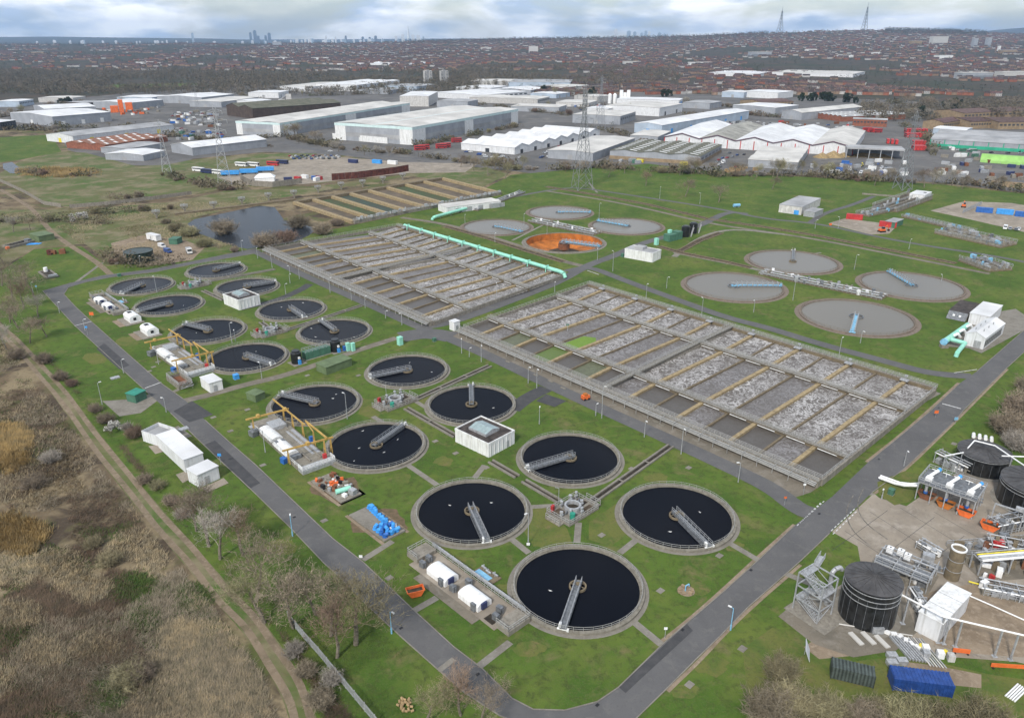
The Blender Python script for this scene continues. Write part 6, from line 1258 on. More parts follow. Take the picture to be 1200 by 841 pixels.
shed((1010,134),(1028,136.5),(1044,134.5),5,'low white canteen block near the red brick office','render_white','roof_white',1,.6)
shed((610,90),(668,97),(671,93.5),10,'pale blue and cream school block with window bands behind the estate','clad_blue','roof_grey',1,.6,doors=0,windows=18,cat='school',name='school_block')
shed((560,92),(604,95.5),(608,93),8,'cream low school wing beside the blue school block','render_white','roof_cream',1,.6,doors=0,windows=12,cat='school',name='school_block')
for q, lab in [(((1122,128),(1130,133),(1168,131)), 'tan brick flats with pitched brown roof at the right'), (((1132,138),(1138,143),(1165,142)), 'lower row of tan brick flats at the right edge'), (((1166,138),(1171,143.5),(1215,143)), 'tan brick flats cut by the right edge'), (((1098,140),(1106,144),(1128,141)), 'low brown roofed flats left of the tan blocks'), (((1165,126),(1172,131),(1215,130)), 'upper tan brick flats with orange roof at the right edge'), (((884,117),(894,120.5),(930,119)), 'orange brick flats in the middle distance right of centre')]:
    shed(*q, 8, lab, 'brick_tan', 'roof_tile', 1, 3., 'x', doors=0, windows=9, cat='flats', name='block_of_flats')
for (u, lab) in ((501.5,'left one of two white tower blocks behind the estate'), (520.5,'right one of two white tower blocks behind the estate')):
    P = G(u, 97); t = thing('tower_block', lab, 'tower block', P, .3); MB().box(-9,-3,-8,8,0,26).box(3,9,-8,8,0,26).build('wing', 'render_white', t); MB().box(-3,3,-6,6,0,28).build('core', 'roof_grey', t)
    for k in range(8):
        for s in (-6, 6): MB().box(s-2.2,s+2.2,-8.15,-7.98,2+k*3,3.6+k*3).build('window_band', 'window_dark', t)
for i, q in enumerate([((545,101),(575,103.5),(596,101)),((640,100),(668,102),(690,100)),((520,117),(548,119.5),(560,117)),((628,108.5),(652,110.5),(668,108.5)),((690,126),(712,128),(722,125.5)),((672,112),(700,113.5),(716,112)),((430,104),(455,106),(470,104)),((150,112.5),(178,114.5),(196,112)),((300,107),(326,108.8),(338,106.5)),((60,113),(85,115),(100,113)),((806,119),(832,121.5),(846,119)),((850,107),(872,108.6),(880,107)),((280,117.5),(300,119),(318,117))]):
    shed(*q, 7+i%3, 'small '+['white','cream roofed','grey','pale blue'][i%4]+' infill unit '+['left of the school block','behind the far units','under the tall mill building','right of the curved roof','in front of the dark pylon','by the evergreens','beside the tree belt','behind the orange machine','behind the brown hangar','at the far left wood edge','by the long blue warehouse','near the retail shed','left of the hangar roof'][i], ['white_clad','render_white','clad_grey','clad_blue'][i%4], ['roof_white','roof_cream','roof_grey','roof_white'][i%4], 1, .9, 'x', doors=2)
# silos and open structures
t = thing('cement_silo', 'pair of white silos behind the white box warehouse', 'silo', G(718,121.5))
for x in (-5, 3): MB().cyl(x,0,0,14,3,14).cone(3,14,16,14,cx=x).build('silo', 'pvc_white', t)
t = thing('cement_silo', 'tall white silo group right of the silo pair', 'silo', G(732,120))
for x in (-6, 0, 6): MB().cyl(x,0,0,19 if x else 15,3,14).build('silo', 'pvc_white', t)
t = thing('orange_crusher', 'bright orange waste machine and containers at the left of the estate', 'machine', G(143,131.5), .4); MB().box(-14,-4,-4,4,0,9).build('body', 'orange', t); MB().box(-3,3,-3,3,0,17).build('tower', 'orange', t); MB().box(6,15,-4,3,3,13).build('hopper', 'orange', t); MB().box(5,7,-2,2,0,3).box(13,15,-2,2,0,3).build('leg', 'orange', t)
t = thing('concrete_plant', 'white batching tower and hopper beside the brown hangar', 'plant', G(339,122), .3); MB().box(-4,4,-4,4,0,15).build('tower', 'render_white', t); MB().box(-16,-6,-4,4,0,7).build('bin', 'render_white', t); MB().bar((-14,0,7),(-3,0,14),2,1.4).build('conveyor', 'galv', t)
# open canopy
o, rot, Lx, Ly = frame((1001,168),(993,174.5),(1060,177), 8); t = thing('open_canopy', 'open-fronted grey canopy shed on columns right of the red-trimmed sheds', 'canopy', o, rot)
MB().box(-.5,Lx+.5,-.5,22,8,9.2).build('roof', 'roof_grey', t); MB().box(0,Lx,21.6,22,0,8).box(-.1,.3,0,22,0,8).build('back_wall', 'clad_grey', t)
for i in range(6): MB().box(i*Lx/5-.3,i*Lx/5+.3,-.2,.4,0,8).build('column', 'galv', t)
MB().add([(4,8,0),(Lx-6,8,0),(Lx-6,20,0),(4,20,0),(Lx*.3,14,3.4),(Lx*.7,15,2.8)], [(0,1,5,4),(1,2,5),(2,3,4,5),(3,0,4)]).build('sand_heap', 'gravel_pile', t)
# lime tunnel
o, rot, Lx, Ly = frame((1152,180),(1149,186),(1235,192), 3.); t = thing('lime_tunnel', 'long lime green barrel-roofed tunnel at the right edge', 'tunnel', o, rot); n = 10; W_ = 16
m = MB(); m.add([(0,W_/2-W_/2*math.cos(PI*k/n),6.5*math.sin(PI*k/n)) for k in range(n+1)]+[(Lx,W_/2-W_/2*math.cos(PI*k/n),6.5*math.sin(PI*k/n)) for k in range(n+1)], [(i,i+1,n+2+i,n+1+i) for i in range(n)]+[tuple(range(n+1))]); m.build('cover', 'lime', t)
for i in range(7): MB().ring(W_/2+.02,W_/2+.2,0,.01,12) if False else MB().box(i*Lx/7,i*Lx/7+.3,-.2,.2,0,1.2).build('frame_foot', 'galv', t)
# walls of the coach yard
def plain_wall(pts, h, lab, mat, sp=5., th=.3):
    P = px(pts); o = P[0]; t = thing('yard_wall', lab, 'wall', o)
    for a, c in zip(P[:-1], P[1:]):
        n = max(1, int((c-a).length/sp)); d = (c-a).normalized()
        for i in range(n): p, q = a.lerp(c, i/n)-o, a.lerp(c, (i+1)/n)-o; MB().bar((*(p+d*.08), h/2), (*(q-d*.08), h/2+random.uniform(-.1,.1)), th, h).build('panel', mat, t)
plain_wall([(389,211.5),(420,209),(462,203.5),(479,200.5)], 5, 'tall rust red sheet wall along the coach yard', 'rust_dark'); plain_wall([(282,211),(296,218),(320,219.5),(354,215)], 4, 'concrete panel wall with open bays in front of the white tent', 'concrete', 6.); plain_wall([(1010,228),(1060,232)], 1.2, 'low concrete wall beside the grit channels', 'concrete'); plain_wall([(1160,218),(1240,224)], 4, 'tan timber wall at the right edge of the scrap yard', 'brick_tan', 6.)
plain_wall([(390,163),(454,168.5),(484,163)], 6, 'white screen wall round the service yard of the largest warehouse', 'white_paint', 12.); random.seed(77)
t = thing('marquee', 'white peaked marquee behind the concrete bay wall', 'marquee', G(311,212), .2); MB().box(-7,7,-4.5,4.5,0,3).build('side', 'pvc_white', t); MB().add([(-7.4,-4.9,3),(7.4,-4.9,3),(7.4,4.9,3),(-7.4,4.9,3),(-4,0,5.6),(4,0,5.6)], [(0,1,5,4),(1,2,5),(2,3,4,5),(3,0,4)]).build('roof', 'pvc_white', t)
# ------------------------------------------------------------------ vehicles
def car_mesh(i, van=False):
    b = MB(); pr = [(-2.1,.35),(-2.15,.85),(-1.75,.95),(-1.2,1.42),(.45,1.45),(1.1,.98),(2.0,.85),(2.15,.4)] if not van else [(-2.5,.35),(-2.5,2.1),(1.2,2.15),(1.75,1.25),(2.5,1.05),(2.55,.4)]; n = len(pr); w_ = .86 if not van else .95
    b.add([(x,-w_,z) for x, z in pr]+[(x,w_,z) for x, z in pr], [tuple(range(n)), tuple(range(2*n-1,n-1,-1))]+[(k,(k+1)%n,n+(k+1)%n,n+k) for k in range(n)])
    if not van:
        for s in (-1, 1): b.add([(-1.55,s*.88,1.0),(.95,s*.88,1.0),(.42,s*.88,1.38),(-1.15,s*.88,1.36)], [(0,1,2,3)], 1)
        b.add([(.5,-.72,1.45),(.5,.72,1.45),(1.08,.76,1.02),(1.08,-.76,1.02)], [(0,1,2,3)], 1); b.add([(-1.24,-.72,1.43),(-1.24,.72,1.43),(-1.74,.76,1.0),(-1.74,-.76,1.0)], [(0,1,2,3)], 1)
    else: b.add([(1.24,-.85,2.08),(1.24,.85,2.08),(1.78,.85,1.3),(1.78,-.85,1.3)], [(0,1,2,3)], 1)
    for x in (-1.35, 1.35):
        for s in (-1, 1): b.tube((x,s*.72,.33),(x,s*.92,.33),.33,10,mi=2)
    return b.mesh('van' if van else 'parked_car', ['car%d' % i, 'glass', 'tyre'])
CARS = [car_mesh(i) for i in range(8)]; VANS = [car_mesh(i, True) for i in (7, 0, 4)]; CN = ['silver','grey','black','red','blue','pale grey','dark grey','white']; VN = ['white','silver','blue']
def bus_mesh(mat, L_=11.5, h=3.3, bands=1, nm='coach'):
    b = MB().box(-L_/2,L_/2,-1.25,1.25,.35,h); 
    for k in range(bands):
        z0 = h-1.4-k*1.9
        b.box(-L_/2+.5,L_/2-.2,-1.28,1.28,z0,z0+.85,1)
    b.box(L_/2-.02,L_/2+.04,-1.1,1.1,h*.42,h-.4,1)
    for x in (-L_*.28, L_*.3):
        for s in (-1, 1): b.tube((x,s*1.05,.5),(x,s*1.3,.5),.5,10,mi=2)
    return b.mesh(nm, [mat, 'glass', 'tyre'])
def trailer_mesh(mat):
    b = MB().box(-6.8,6.8,-1.27,1.27,1.1,4.0); b.box(-6.6,6.6,-.9,.9,.85,1.1,1)
    for x in (-5.2,-4.0,-2.8):
        for s in (-1, 1): b.tube((x,s*.85,.5),(x,s*1.2,.5),.5,10,mi=1)
    b.box(4.6,4.9,-.9,.9,0,.9,1); return b.mesh('lorry_trailer', [mat, 'tyre'])
DD = bus_mesh('red', 10.5, 4.4, 2, 'double_decker_bus'); WC = bus_mesh('white_paint'); RC = bus_mesh('red'); BC = bus_mesh('navy'); TB = trailer_mesh('bright_blue'); TW = trailer_mesh('white_paint')
def put(nm, me, u, v, rot, lab, cat, grp): P = G(u, v); return tag(inst(nm, me, None, (P.x,P.y,.05), rot), lab, cat, grp)
a_ = R(-25)
for u, v, me, lab in ((283,195,WC,'white coach behind the blue trailers, left one'),(297,195,WC,'white coach behind the blue trailers, right one'),(243,203,BC,'navy coach at the left end of the coach yard'),(255,204,WC,'white and dark coach in front of the navy one'),(233,201,WC,'white coach farthest left in the coach yard'),(320,194,RC,'red coach parked behind the blue trailers'),(331,192,BC,'blue coach next to the red coach')): put('coach', me, u, v, a_, lab, 'coach', 'coaches in the yard')
for u, v, lab in ((270,206,'bright blue lorry trailer, left of three in the coach yard'),(292,204,'bright blue lorry trailer, middle of three in the coach yard'),(311,201.5,'bright blue lorry trailer, right of three in the coach yard')): put('lorry_trailer', TB, u, v, R(12), lab, 'trailer', 'blue trailers')
for i, (u, v) in enumerate([(492,176),(497,175),(517,174),(522,173),(535,167)]): put('double_decker_bus', DD, u, v, R(20), 'red double-decker bus beside the largest warehouse', 'bus', 'buses by the warehouse')
for i in range(14): put('double_decker_bus', DD, 1062+(i%7)*3.6, 155.5+(i//7)*5.2, R(80), 'red double-decker bus in the back row of the bus park', 'bus', 'buses in the bus park')
for i in range(8): put('double_decker_bus', DD, 1070+(i%4)*3.7, 170+(i//4)*6, R(80), 'red double-decker bus in the front row of the bus park', 'bus', 'buses in the bus park')
for u, v in ((1016,154),(1022,155),(1028,155.5)): put('double_decker_bus', DD, u, v, R(10), 'red double-decker bus behind the red-trimmed sheds', 'bus', 'buses behind the sheds')
for u, v in ((1040,168),(1045,168.5),(1050,169)): put('double_decker_bus', DD, u, v, R(70), 'red double-decker bus beside the canopy shed', 'bus', 'buses by the canopy')
random.seed(90)
def inpoly(p, P):
    c = False; j = len(P)-1
    for i in range(len(P)):
        if (P[i][1] > p[1]) != (P[j][1] > p[1]) and p[0] < (P[j][0]-P[i][0])*(p[1]-P[i][1])/(P[j][1]-P[i][1])+P[i][0]: c = not c
        j = i
    return c
def scatter_px(poly, n):
    u0, u1 = min(p[0] for p in poly), max(p[0] for p in poly); v0, v1 = min(p[1] for p in poly), max(p[1] for p in poly); R_ = []
    while len(R_) < n:
        q = (random.uniform(u0,u1), random.uniform(v0,v1))
        if inpoly(q, poly): R_.append(q)
    return R_
def cars(poly, n, where, rot=R(55), vanp=.15):
    for u, v in scatter_px(poly, n):
        if random.random() < vanp: k = random.randrange(3); put('parked_van', VANS[k], u, v, rot+random.choice((0,PI)), VN[k]+' van parked '+where, 'van', 'vans parked '+where)
        else: k = random.randrange(8); put('parked_car', CARS[k], u, v, rot+random.choice((0,PI))+random.uniform(-.1,.1), CN[k]+' car parked '+where, 'car', 'cars parked '+where)
for i in range(26): u = 340+i*2.3; k = random.randrange(8); put('parked_car', CARS[k], u, 183+(i%3)*1.6+random.uniform(0,.6), R(80), CN[k]+' car in the coach yard car park', 'car', 'cars in the coach yard')
cars([(606,186),(660,170),(700,160),(706,163),(668,178),(640,188)], 26, 'beside the barrel-topped units'); cars([(545,178),(600,182),(598,187),(548,183)], 14, 'in front of the barrel-topped units', R(-20))
cars([(838,190),(858,176),(876,180),(866,196),(846,200)], 14, 'right of the mossy roofed building'); cars([(955,196),(1060,190),(1060,206),(960,206)], 22, 'in the builders yard on the right'); cars([(1100,168),(1200,176),(1200,182),(1100,176)], 20, 'at the green-eaved garden centre', R(10))
cars([(840,142),(1000,146),(1000,152),(850,150)], 40, 'in the yard behind the red-trimmed sheds', R(0)); cars([(196,130),(258,135),(262,150),(200,146)], 34, 'in the crowded yards at upper left', R(30)); cars([(200,150),(262,155),(262,162),(205,162)], 22, 'behind the long white gabled shed', R(30)); cars([(392,162),(446,166),(478,162),(470,158),(410,156)], 18, 'inside the white screen wall', R(-30))
cars([(612,118),(720,124),(716,131),(640,128)], 24, 'in the lanes between far units'); cars([(750,172),(820,188),(822,192),(740,188)], 10, 'in front of the mossy roofed building', R(-10), .5); cars([(1175,266),(1200,268),(1200,272),(1176,270)], 4, 'in the contractor yard')
put('parked_car', CARS[7], 387, 178, R(20), 'white car driving on the estate road', 'car', None)
# boxes, containers and heaps that fill the yards
BX = {}
def box_of(mat, L_, w_, h):
    if (mat, L_) not in BX:
        b = MB().box(-L_/2,L_/2,-w_/2,w_/2,0,h)
        for x in (-L_/2,L_/2-.15):
            for y in (-w_/2-.03,w_/2-.12): b.box(x,x+.15,y,y+.15,0,h+.06)
        n = int(L_/.9)
        for i in range(n): b.box(-L_/2+(i+.3)*L_/n,-L_/2+(i+.7)*L_/n,-w_/2-.06,w_/2+.06,.1,h-.1)
        BX[mat, L_] = b.mesh('shipping_container', mat)
    return BX[mat, L_]
CW = {'blue':'blue','bright_blue':'light blue','red':'red','rust':'rust brown','white_paint':'white','green_box':'green','orange':'orange','yellow_bright':'yellow','galv':'grey','navy':'navy','concrete':'pale grey'}
def boxes(poly, n, where, mats, L_=6.06):
    for u, v in scatter_px(poly, n): m_ = random.choice(mats); put('shipping_container', box_of(m_, L_, 2.44, 2.6), u, v, random.choice((R(20),R(-35),R(70))), CW[m_]+' container '+where, 'container', 'containers '+where)
boxes([(196,128),(258,133),(262,150),(200,146)], 44, 'in the crowded yards at upper left', ['white_paint','rust','galv','concrete','concrete','galv','white_paint','blue']); boxes([(200,151),(262,156),(262,165),(205,166)], 18, 'behind the long white gabled shed', ['white_paint','blue','galv','green_box','concrete'])
boxes([(945,190),(1060,188),(1060,208),(950,208)], 26, 'in the builders yard on the right', ['white_paint','concrete','galv','white_paint','galv','blue']); boxes([(1100,182),(1145,185),(1200,196),(1200,215),(1090,205)], 30, 'in the scrap yard at the right edge', ['rust','rust','navy','galv','white_paint','concrete','galv','concrete'])
boxes([(840,140),(1000,145),(1000,151),(850,149)], 22, 'in the yard behind the red-trimmed sheds', ['rust','white_paint','galv','galv','red']); boxes([(1100,170),(1145,178),(1145,186),(1100,182)], 12, 'at the green-eaved garden centre', ['white_paint','green_box','galv']); boxes([(390,160),(446,165),(476,161)], 8, 'inside the white screen wall', ['galv','navy','galv'])
boxes([(100,125),(190,124),(190,134),(140,136)], 22, 'near the orange machine', ['rust','white_paint','galv','concrete','orange']); boxes([(616,118),(716,124),(700,131)], 10, 'in the lanes between far units', ['white_paint','galv','blue','red']); boxes([(715,188),(820,191),(815,194),(720,192)], 10, 'in the yard of the mossy roofed building', ['red','green_box','green_box','yellow_bright','galv']); boxes([(325,212),(358,208),(384,208),(380,212)], 6, 'behind the concrete bay wall', ['blue','navy','white_paint','red'])
for u, v, m_, lab in ((1153,249,'blue','blue site container with flat roof, left of the row in the contractor yard'),(1177,251,'bright_blue','blue site container with white roof in the contractor yard'),(1199,254,'blue','blue site container at the right edge of the contractor yard'),(442,191.5,'bright_blue','bright blue container in the coach yard'),(414,191,'navy','black container in the coach yard'),(1001,257,'red','bright red container on the delivery pad, left'),(1040,266,'red','bright red container on the delivery pad, beside the green store'),(460,192.5,'white_paint','white cabin in the coach yard')):
    P = G(u, v); tag(inst('shipping_container', box_of(m_, 9., 2.6, 3.), None, (P.x,P.y,.06), R(-28)), lab, 'container', 'single containers')
# small machines beside the pad, west compound
t = thing('orange_digger', 'small orange digger on the delivery pad', 'digger', G(1033,272), .3)
def digger(t, mat):
    MB().box(-1.6,1.6,-1.1,1.1,.9,1.9).build('body', mat, t); MB().box(-.2,1.2,-.9,.3,1.9,3.0).build('cab', 'glass', t); MB().box(-1.8,1.8,-1.3,-.7,0,.9).box(-1.8,1.8,.7,1.3,0,.9).build('track', 'tyre', t); MB().bar((1.4,.2,1.6),(3.4,.2,3.6),.3,.4).bar((3.4,.2,3.6),(4.8,.2,1.2),.25,.35).build('boom', mat, t); MB().box(4.4,5.2,-.3,.7,.4,1.2).build('bucket', 'black', t)
digger(t, 'orange'); t = thing('orange_digger', 'orange digger at the left end of the contractor yard', 'digger', G(1129,243), 1.); digger(t, 'orange'); t = thing('yellow_digger', 'yellow digger in the builders yard on the right', 'digger', G(1007,196), .5); digger(t, 'yellow_bright')
marker(973,265,'orange works board beside the delivery pad','orange',1.6,1.4)
pf = G(165,309.5); tk = thing('green_tank', 'round dark green tank in the scrub beside the north road', 'storage tank', pf+pf.normalized()*6.4); MB().tube((0,0,0),(0,0,5.),6.4,32).build('shell', 'tank_green', tk); MB().disc(6.4,4.9,32).build('lid', 'tank_green', tk); MB().ring(6.3,6.6,4.75,5.15,32).ring(6.4,6.52,2.6,2.7,32).build('rim', 'tank_green', tk); MB().bar((-6.5,-1.5,0),(-6.5,-1.5,6),.3,.12).build('ladder', 'galv', tk)
t = thing('white_trailer', 'white cabin trailer on the dirt compound by the pond', 'trailer', G(181,282), R(-35)); MB().box(-4.6,4.6,-1.5,1.5,.6,3.5).build('body', 'white_paint', t); MB().box(-4.7,4.7,-1.6,1.6,3.5,3.6).build('roof', 'roof_white', t); MB().box(-1,0,-1.56,-1.45,.7,2.8).build('door', 'galv', t)
for x in (-2, 2): MB().tube((x,-1.5,.5),(x,1.5,.5),.5,10).build('wheel', 'tyre', t)
put('parked_van', VANS[2], 197, 296, R(-40), 'blue van on the dirt compound by the pond', 'van', None); put('parked_van', VANS[1], 190, 290, R(-40), 'grey pickup beside the white cabin trailer', 'van', None)
small_building('green_hut', 'small dark green hut beside the pond compound', 'hut', (202,278),(207,280.5),(213,277.5), 2.8, 'green_box', 'green_box'); small_building('green_hut', 'sage green shed at the far left beside the dirt lane', 'hut', (40,272.7),(45,277.3),(63,274), 3., 'green_shed', 'green_shed')
t = thing('lorry', 'white tipper lorry beside the green hut by the pond', 'lorry', G(222,297), R(-60)); MB().box(-3.4,.6,-1.2,1.2,1.,2.6).build('tipper_body', 'galv', t); MB().box(.9,2.6,-1.2,1.2,.6,3.).build('cab', 'white_paint', t); MB().box(2.58,2.66,-1.,1.,1.7,2.7).build('windscreen', 'glass', t)
for x in (-2.4,-1.1,1.8): MB().tube((x,-1.2,.5),(x,1.2,.5),.5,10).build('wheel', 'tyre', t)
t = thing('scrap_heap', 'rust red scrap heap on the grass at far left', 'scrap heap', G(65,297), .2); random.seed(15)
for i in range(12): MB().cbox((random.uniform(-4,4),random.uniform(-1.5,1.5),0),(random.uniform(1,3.4),random.uniform(.8,2),random.uniform(.6,2.2)),random.random()*3).build('scrap_piece', random.choice(['rust','rust_dark']), t)
t = thing('blue_tarp', 'blue tarpaulin lying on the grass at far left', 'tarpaulin', G(40,286), .3); MB().prism([(-3.4,-1.2),(2.8,-1.6),(3.6,.9),(-2.6,1.7)],.03,.22).prism([(-2,-.6),(1.6,-.8),(2,.4),(-1.6,.9)],.22,.5).build('sheet', 'bright_blue', t)
t = thing('open_pit', 'open rectangular pit with concrete rim on the far left lawn', 'pit', G(57,322), SITE-PI/2); MB().box(-7,7,-2.6,-1.9,0,.7).box(-7,7,1.9,2.6,0,.7).box(-7,-6.2,-1.9,1.9,0,.7).box(6.2,7,-1.9,1.9,0,.7).build('rim', 'path_concrete', t); MB().box(-6.2,6.2,-1.9,1.9,.02,.3).build('pit_floor', 'sludge', t); MB().cyl(-5.6,.4,.3,2.2,.9,12).build('white_drum', 'pvc_white', t); MB().cbox((6.6,.2,.7),(1.4,3.6,.8)).build('headworks', 'galv', t)
t = thing('inlet_chamber', 'concrete inlet chamber with black openings at the far left edge', 'chamber', G(22,287), 1.2); MB().box(-7,7,-3,-2.3,0,1.2).box(-7,7,2.3,3,0,1.2).box(-7,-6.2,-2.3,2.3,0,1.2).build('wall', 'concrete', t); MB().box(-6.2,7,-2.3,2.3,.02,.25).build('bed', 'sludge', t); MB().cbox((5.5,0,.2),(2.2,3,1.8)).build('penstock', 'galv_dark', t); MB().cbox((-8,-2.4,0),(1.6,1.2,1.2)).build('orange_box', 'orange', t)
# ================================================================== trees and bushes
def rv(rng, s=1.): return Vector((rng.uniform(-s,s), rng.uniform(-s,s), rng.uniform(-s,s)))
def sliver(b, p, q, w_, rng):
    d = (q-p); s = d.cross(rv(rng)).normalized()*w_; b.add([p-s, p+s, q], [(0,1,2)])
def bare_tree(seed, h=10., spread=.5, trunk=.22, twigs=5, up=.35):
    rng = random.Random(seed); tr, cr = MB(), MB()
    def limb(p, d, L_, r, lv):
        segs = 3 if lv < 2 else 2; q = p; pts = [p]
        for i in range(segs):
            d = (d+rv(rng, .16+.07*lv)+Vector((0,0,up*.18))).normalized(); q2 = q+d*(L_/segs); r2 = r*(1-.28*(i+1)/segs*1.6)
            if lv < 3: (tr if lv == 0 else cr).tube(q, q2, r, 6 if lv == 0 else 4, max(.012, r2), cap=False)
            else: sliver(cr, q, q2, .024 if lv == 3 else .019, rng)
            q = q2; r = max(.012, r2); pts.append(q)
        if lv == 4: return
        n = [10, 6, 5, twigs][lv]
        for k in range(n):
            f_ = (.3+.7*(k+1)/n) if lv else (.32+.68*(k+1)/n); i = min(segs-1, int(f_*segs)); a = pts[i].lerp(pts[i+1], min(1, f_*segs-i))
            ax = d.cross(rv(rng)).normalized(); nd = (d*(1-spread*.8)+ax*spread*(1.15 if lv < 2 else 1.3)+Vector((0,0,up))).normalized()
            limb(a, nd, (h*.36*rng.uniform(.7,1.15)*(1.25-.6*f_) if lv == 0 else L_*rng.uniform(.5,.74)), r*.6 if lv < 2 else .03, lv+1)
    limb(Vector((0,0,-.1)), Vector((0,0,1)), h*.55, trunk, 0)
    return tr.mesh('trunk', 'bark'), cr
def bush_mesh(seed, stems=120, h=1., tw=9, dense=1.):
    rng = random.Random(seed); st, cr = MB(), MB()
    for i in range(stems):
        a = rng.uniform(0, 2*PI); t_ = abs(rng.gauss(0,.55)); d = Vector((math.cos(a)*t_, math.sin(a)*t_, 1)).normalized(); base = Vector((math.cos(a), math.sin(a), 0))*rng.uniform(0,.35)
        L_ = h*rng.uniform(.55,1.05)*(1-.25*min(1,t_)); p = base; q = p+d*L_*.5; e = q+(d+rv(rng,.25)).normalized()*L_*.5
        sliver(st, p, q, .010, rng); sliver(st, q, e, .007, rng)
        for k in range(tw): f_ = rng.uniform(.35,1); a_ = p.lerp(e, f_); sliver(cr, a_, a_+(d*.5+rv(rng,.8)).normalized()*rng.uniform(.12,.3)*h, .011*dense, rng)
    return st, cr
def leaf_crown(seed, n=1400, squash=1.):
    rng = random.Random(seed); b = MB(); cl = [(Vector((rng.gauss(0,.42),rng.gauss(0,.42),rng.uniform(.25,1.0)*squash)), rng.uniform(.16,.34)) for _ in range(16)]
    for i in range(n):
        c, r = rng.choice(cl); p = c+rv(rng).normalized()*r*rng.uniform(.6,1.05); s = rv(rng).normalized()*.055; u = s.cross(rv(rng)).normalized()*.055; b.add([p-s-u,p+s-u,p+s+u,p-s+u], [(0,1,2,3)])
    return b
TREES = {}
for k, (mt, seeds) in {'brown':('twig_brown',(1,2)),'olive':('twig_olive',(3,4)),'grey':('twig_grey',(5,)),'red':('twig_red',(6,))}.items():
    for s in seeds: t_, c_ = bare_tree(s, 10, .52+.04*(s%3), .22, 6); TREES.setdefault(k, []).append((t_, c_.mesh('crown', mt)))
BUSH = {}
for k, mt in (('brown','twig_brown'),('olive','twig_olive'),('grey','twig_grey'),('red','twig_red')):
    for s in (11,12): a, c_ = bush_mesh(s+len(k), 210, 1., 20, .62); BUSH.setdefault(k, []).append((a.mesh('stems', 'bark'), c_.mesh('twigs', mt)))
LEAF = {'dark':[leaf_crown(s).mesh('crown', 'leaf_dark') for s in (21,22)], 'green':[leaf_crown(s).mesh('crown', 'leaf_green') for s in (23,)], 'blossom':[leaf_crown(24, 900).mesh('crown', 'blossom')]}
trunk_me = MB().tube((0,0,0),(0,0,.55),.05,7,.025).tube((0,0,.5),(.2,.1,.8),.025,5,.012).tube((0,0,.5),(-.15,.12,.85),.025,5,.012).mesh('trunk', 'bark')
random.seed(101)
def tree(u, v, h, kind, lab, grp=None, P=None):
    if P is None and u < 520 and v > 280: h *= 1.16
    P = P or G(u, v); t = thing('bare_tree', lab, 'tree', P, random.uniform(0,6.28), grp, scale=(h/10*random.uniform(1.45,1.8), h/10*random.uniform(1.45,1.8), h/10*1.3)); tr, cr = random.choice(TREES[kind]); inst('trunk', tr, t); inst('crown', cr, t)
def bush(u, v, w_, h, kind, lab, grp=None, P=None):
    P = P or G(u, v); t = thing('shrub', lab, 'shrub', P, random.uniform(0,6.28), grp, scale=(w_/1.3, w_/1.3, h)); a, c_ = random.choice(BUSH[kind]); inst('stems', a, t); inst('twigs', c_, t)
def leafy(u, v, w_, h, kind, lab, grp=None, P=None, cat='tree', name='evergreen_tree'):
    P = P or G(u, v); t = thing(name, lab, cat, P, random.uniform(0,6.28), grp, scale=(w_/1.6, w_/1.6, h/1.15)); inst('trunk', trunk_me, t); inst('crown', random.choice(LEAF[kind]), t)
KN = {'brown':'brown','olive':'olive green','grey':'grey','red':'reddish'}
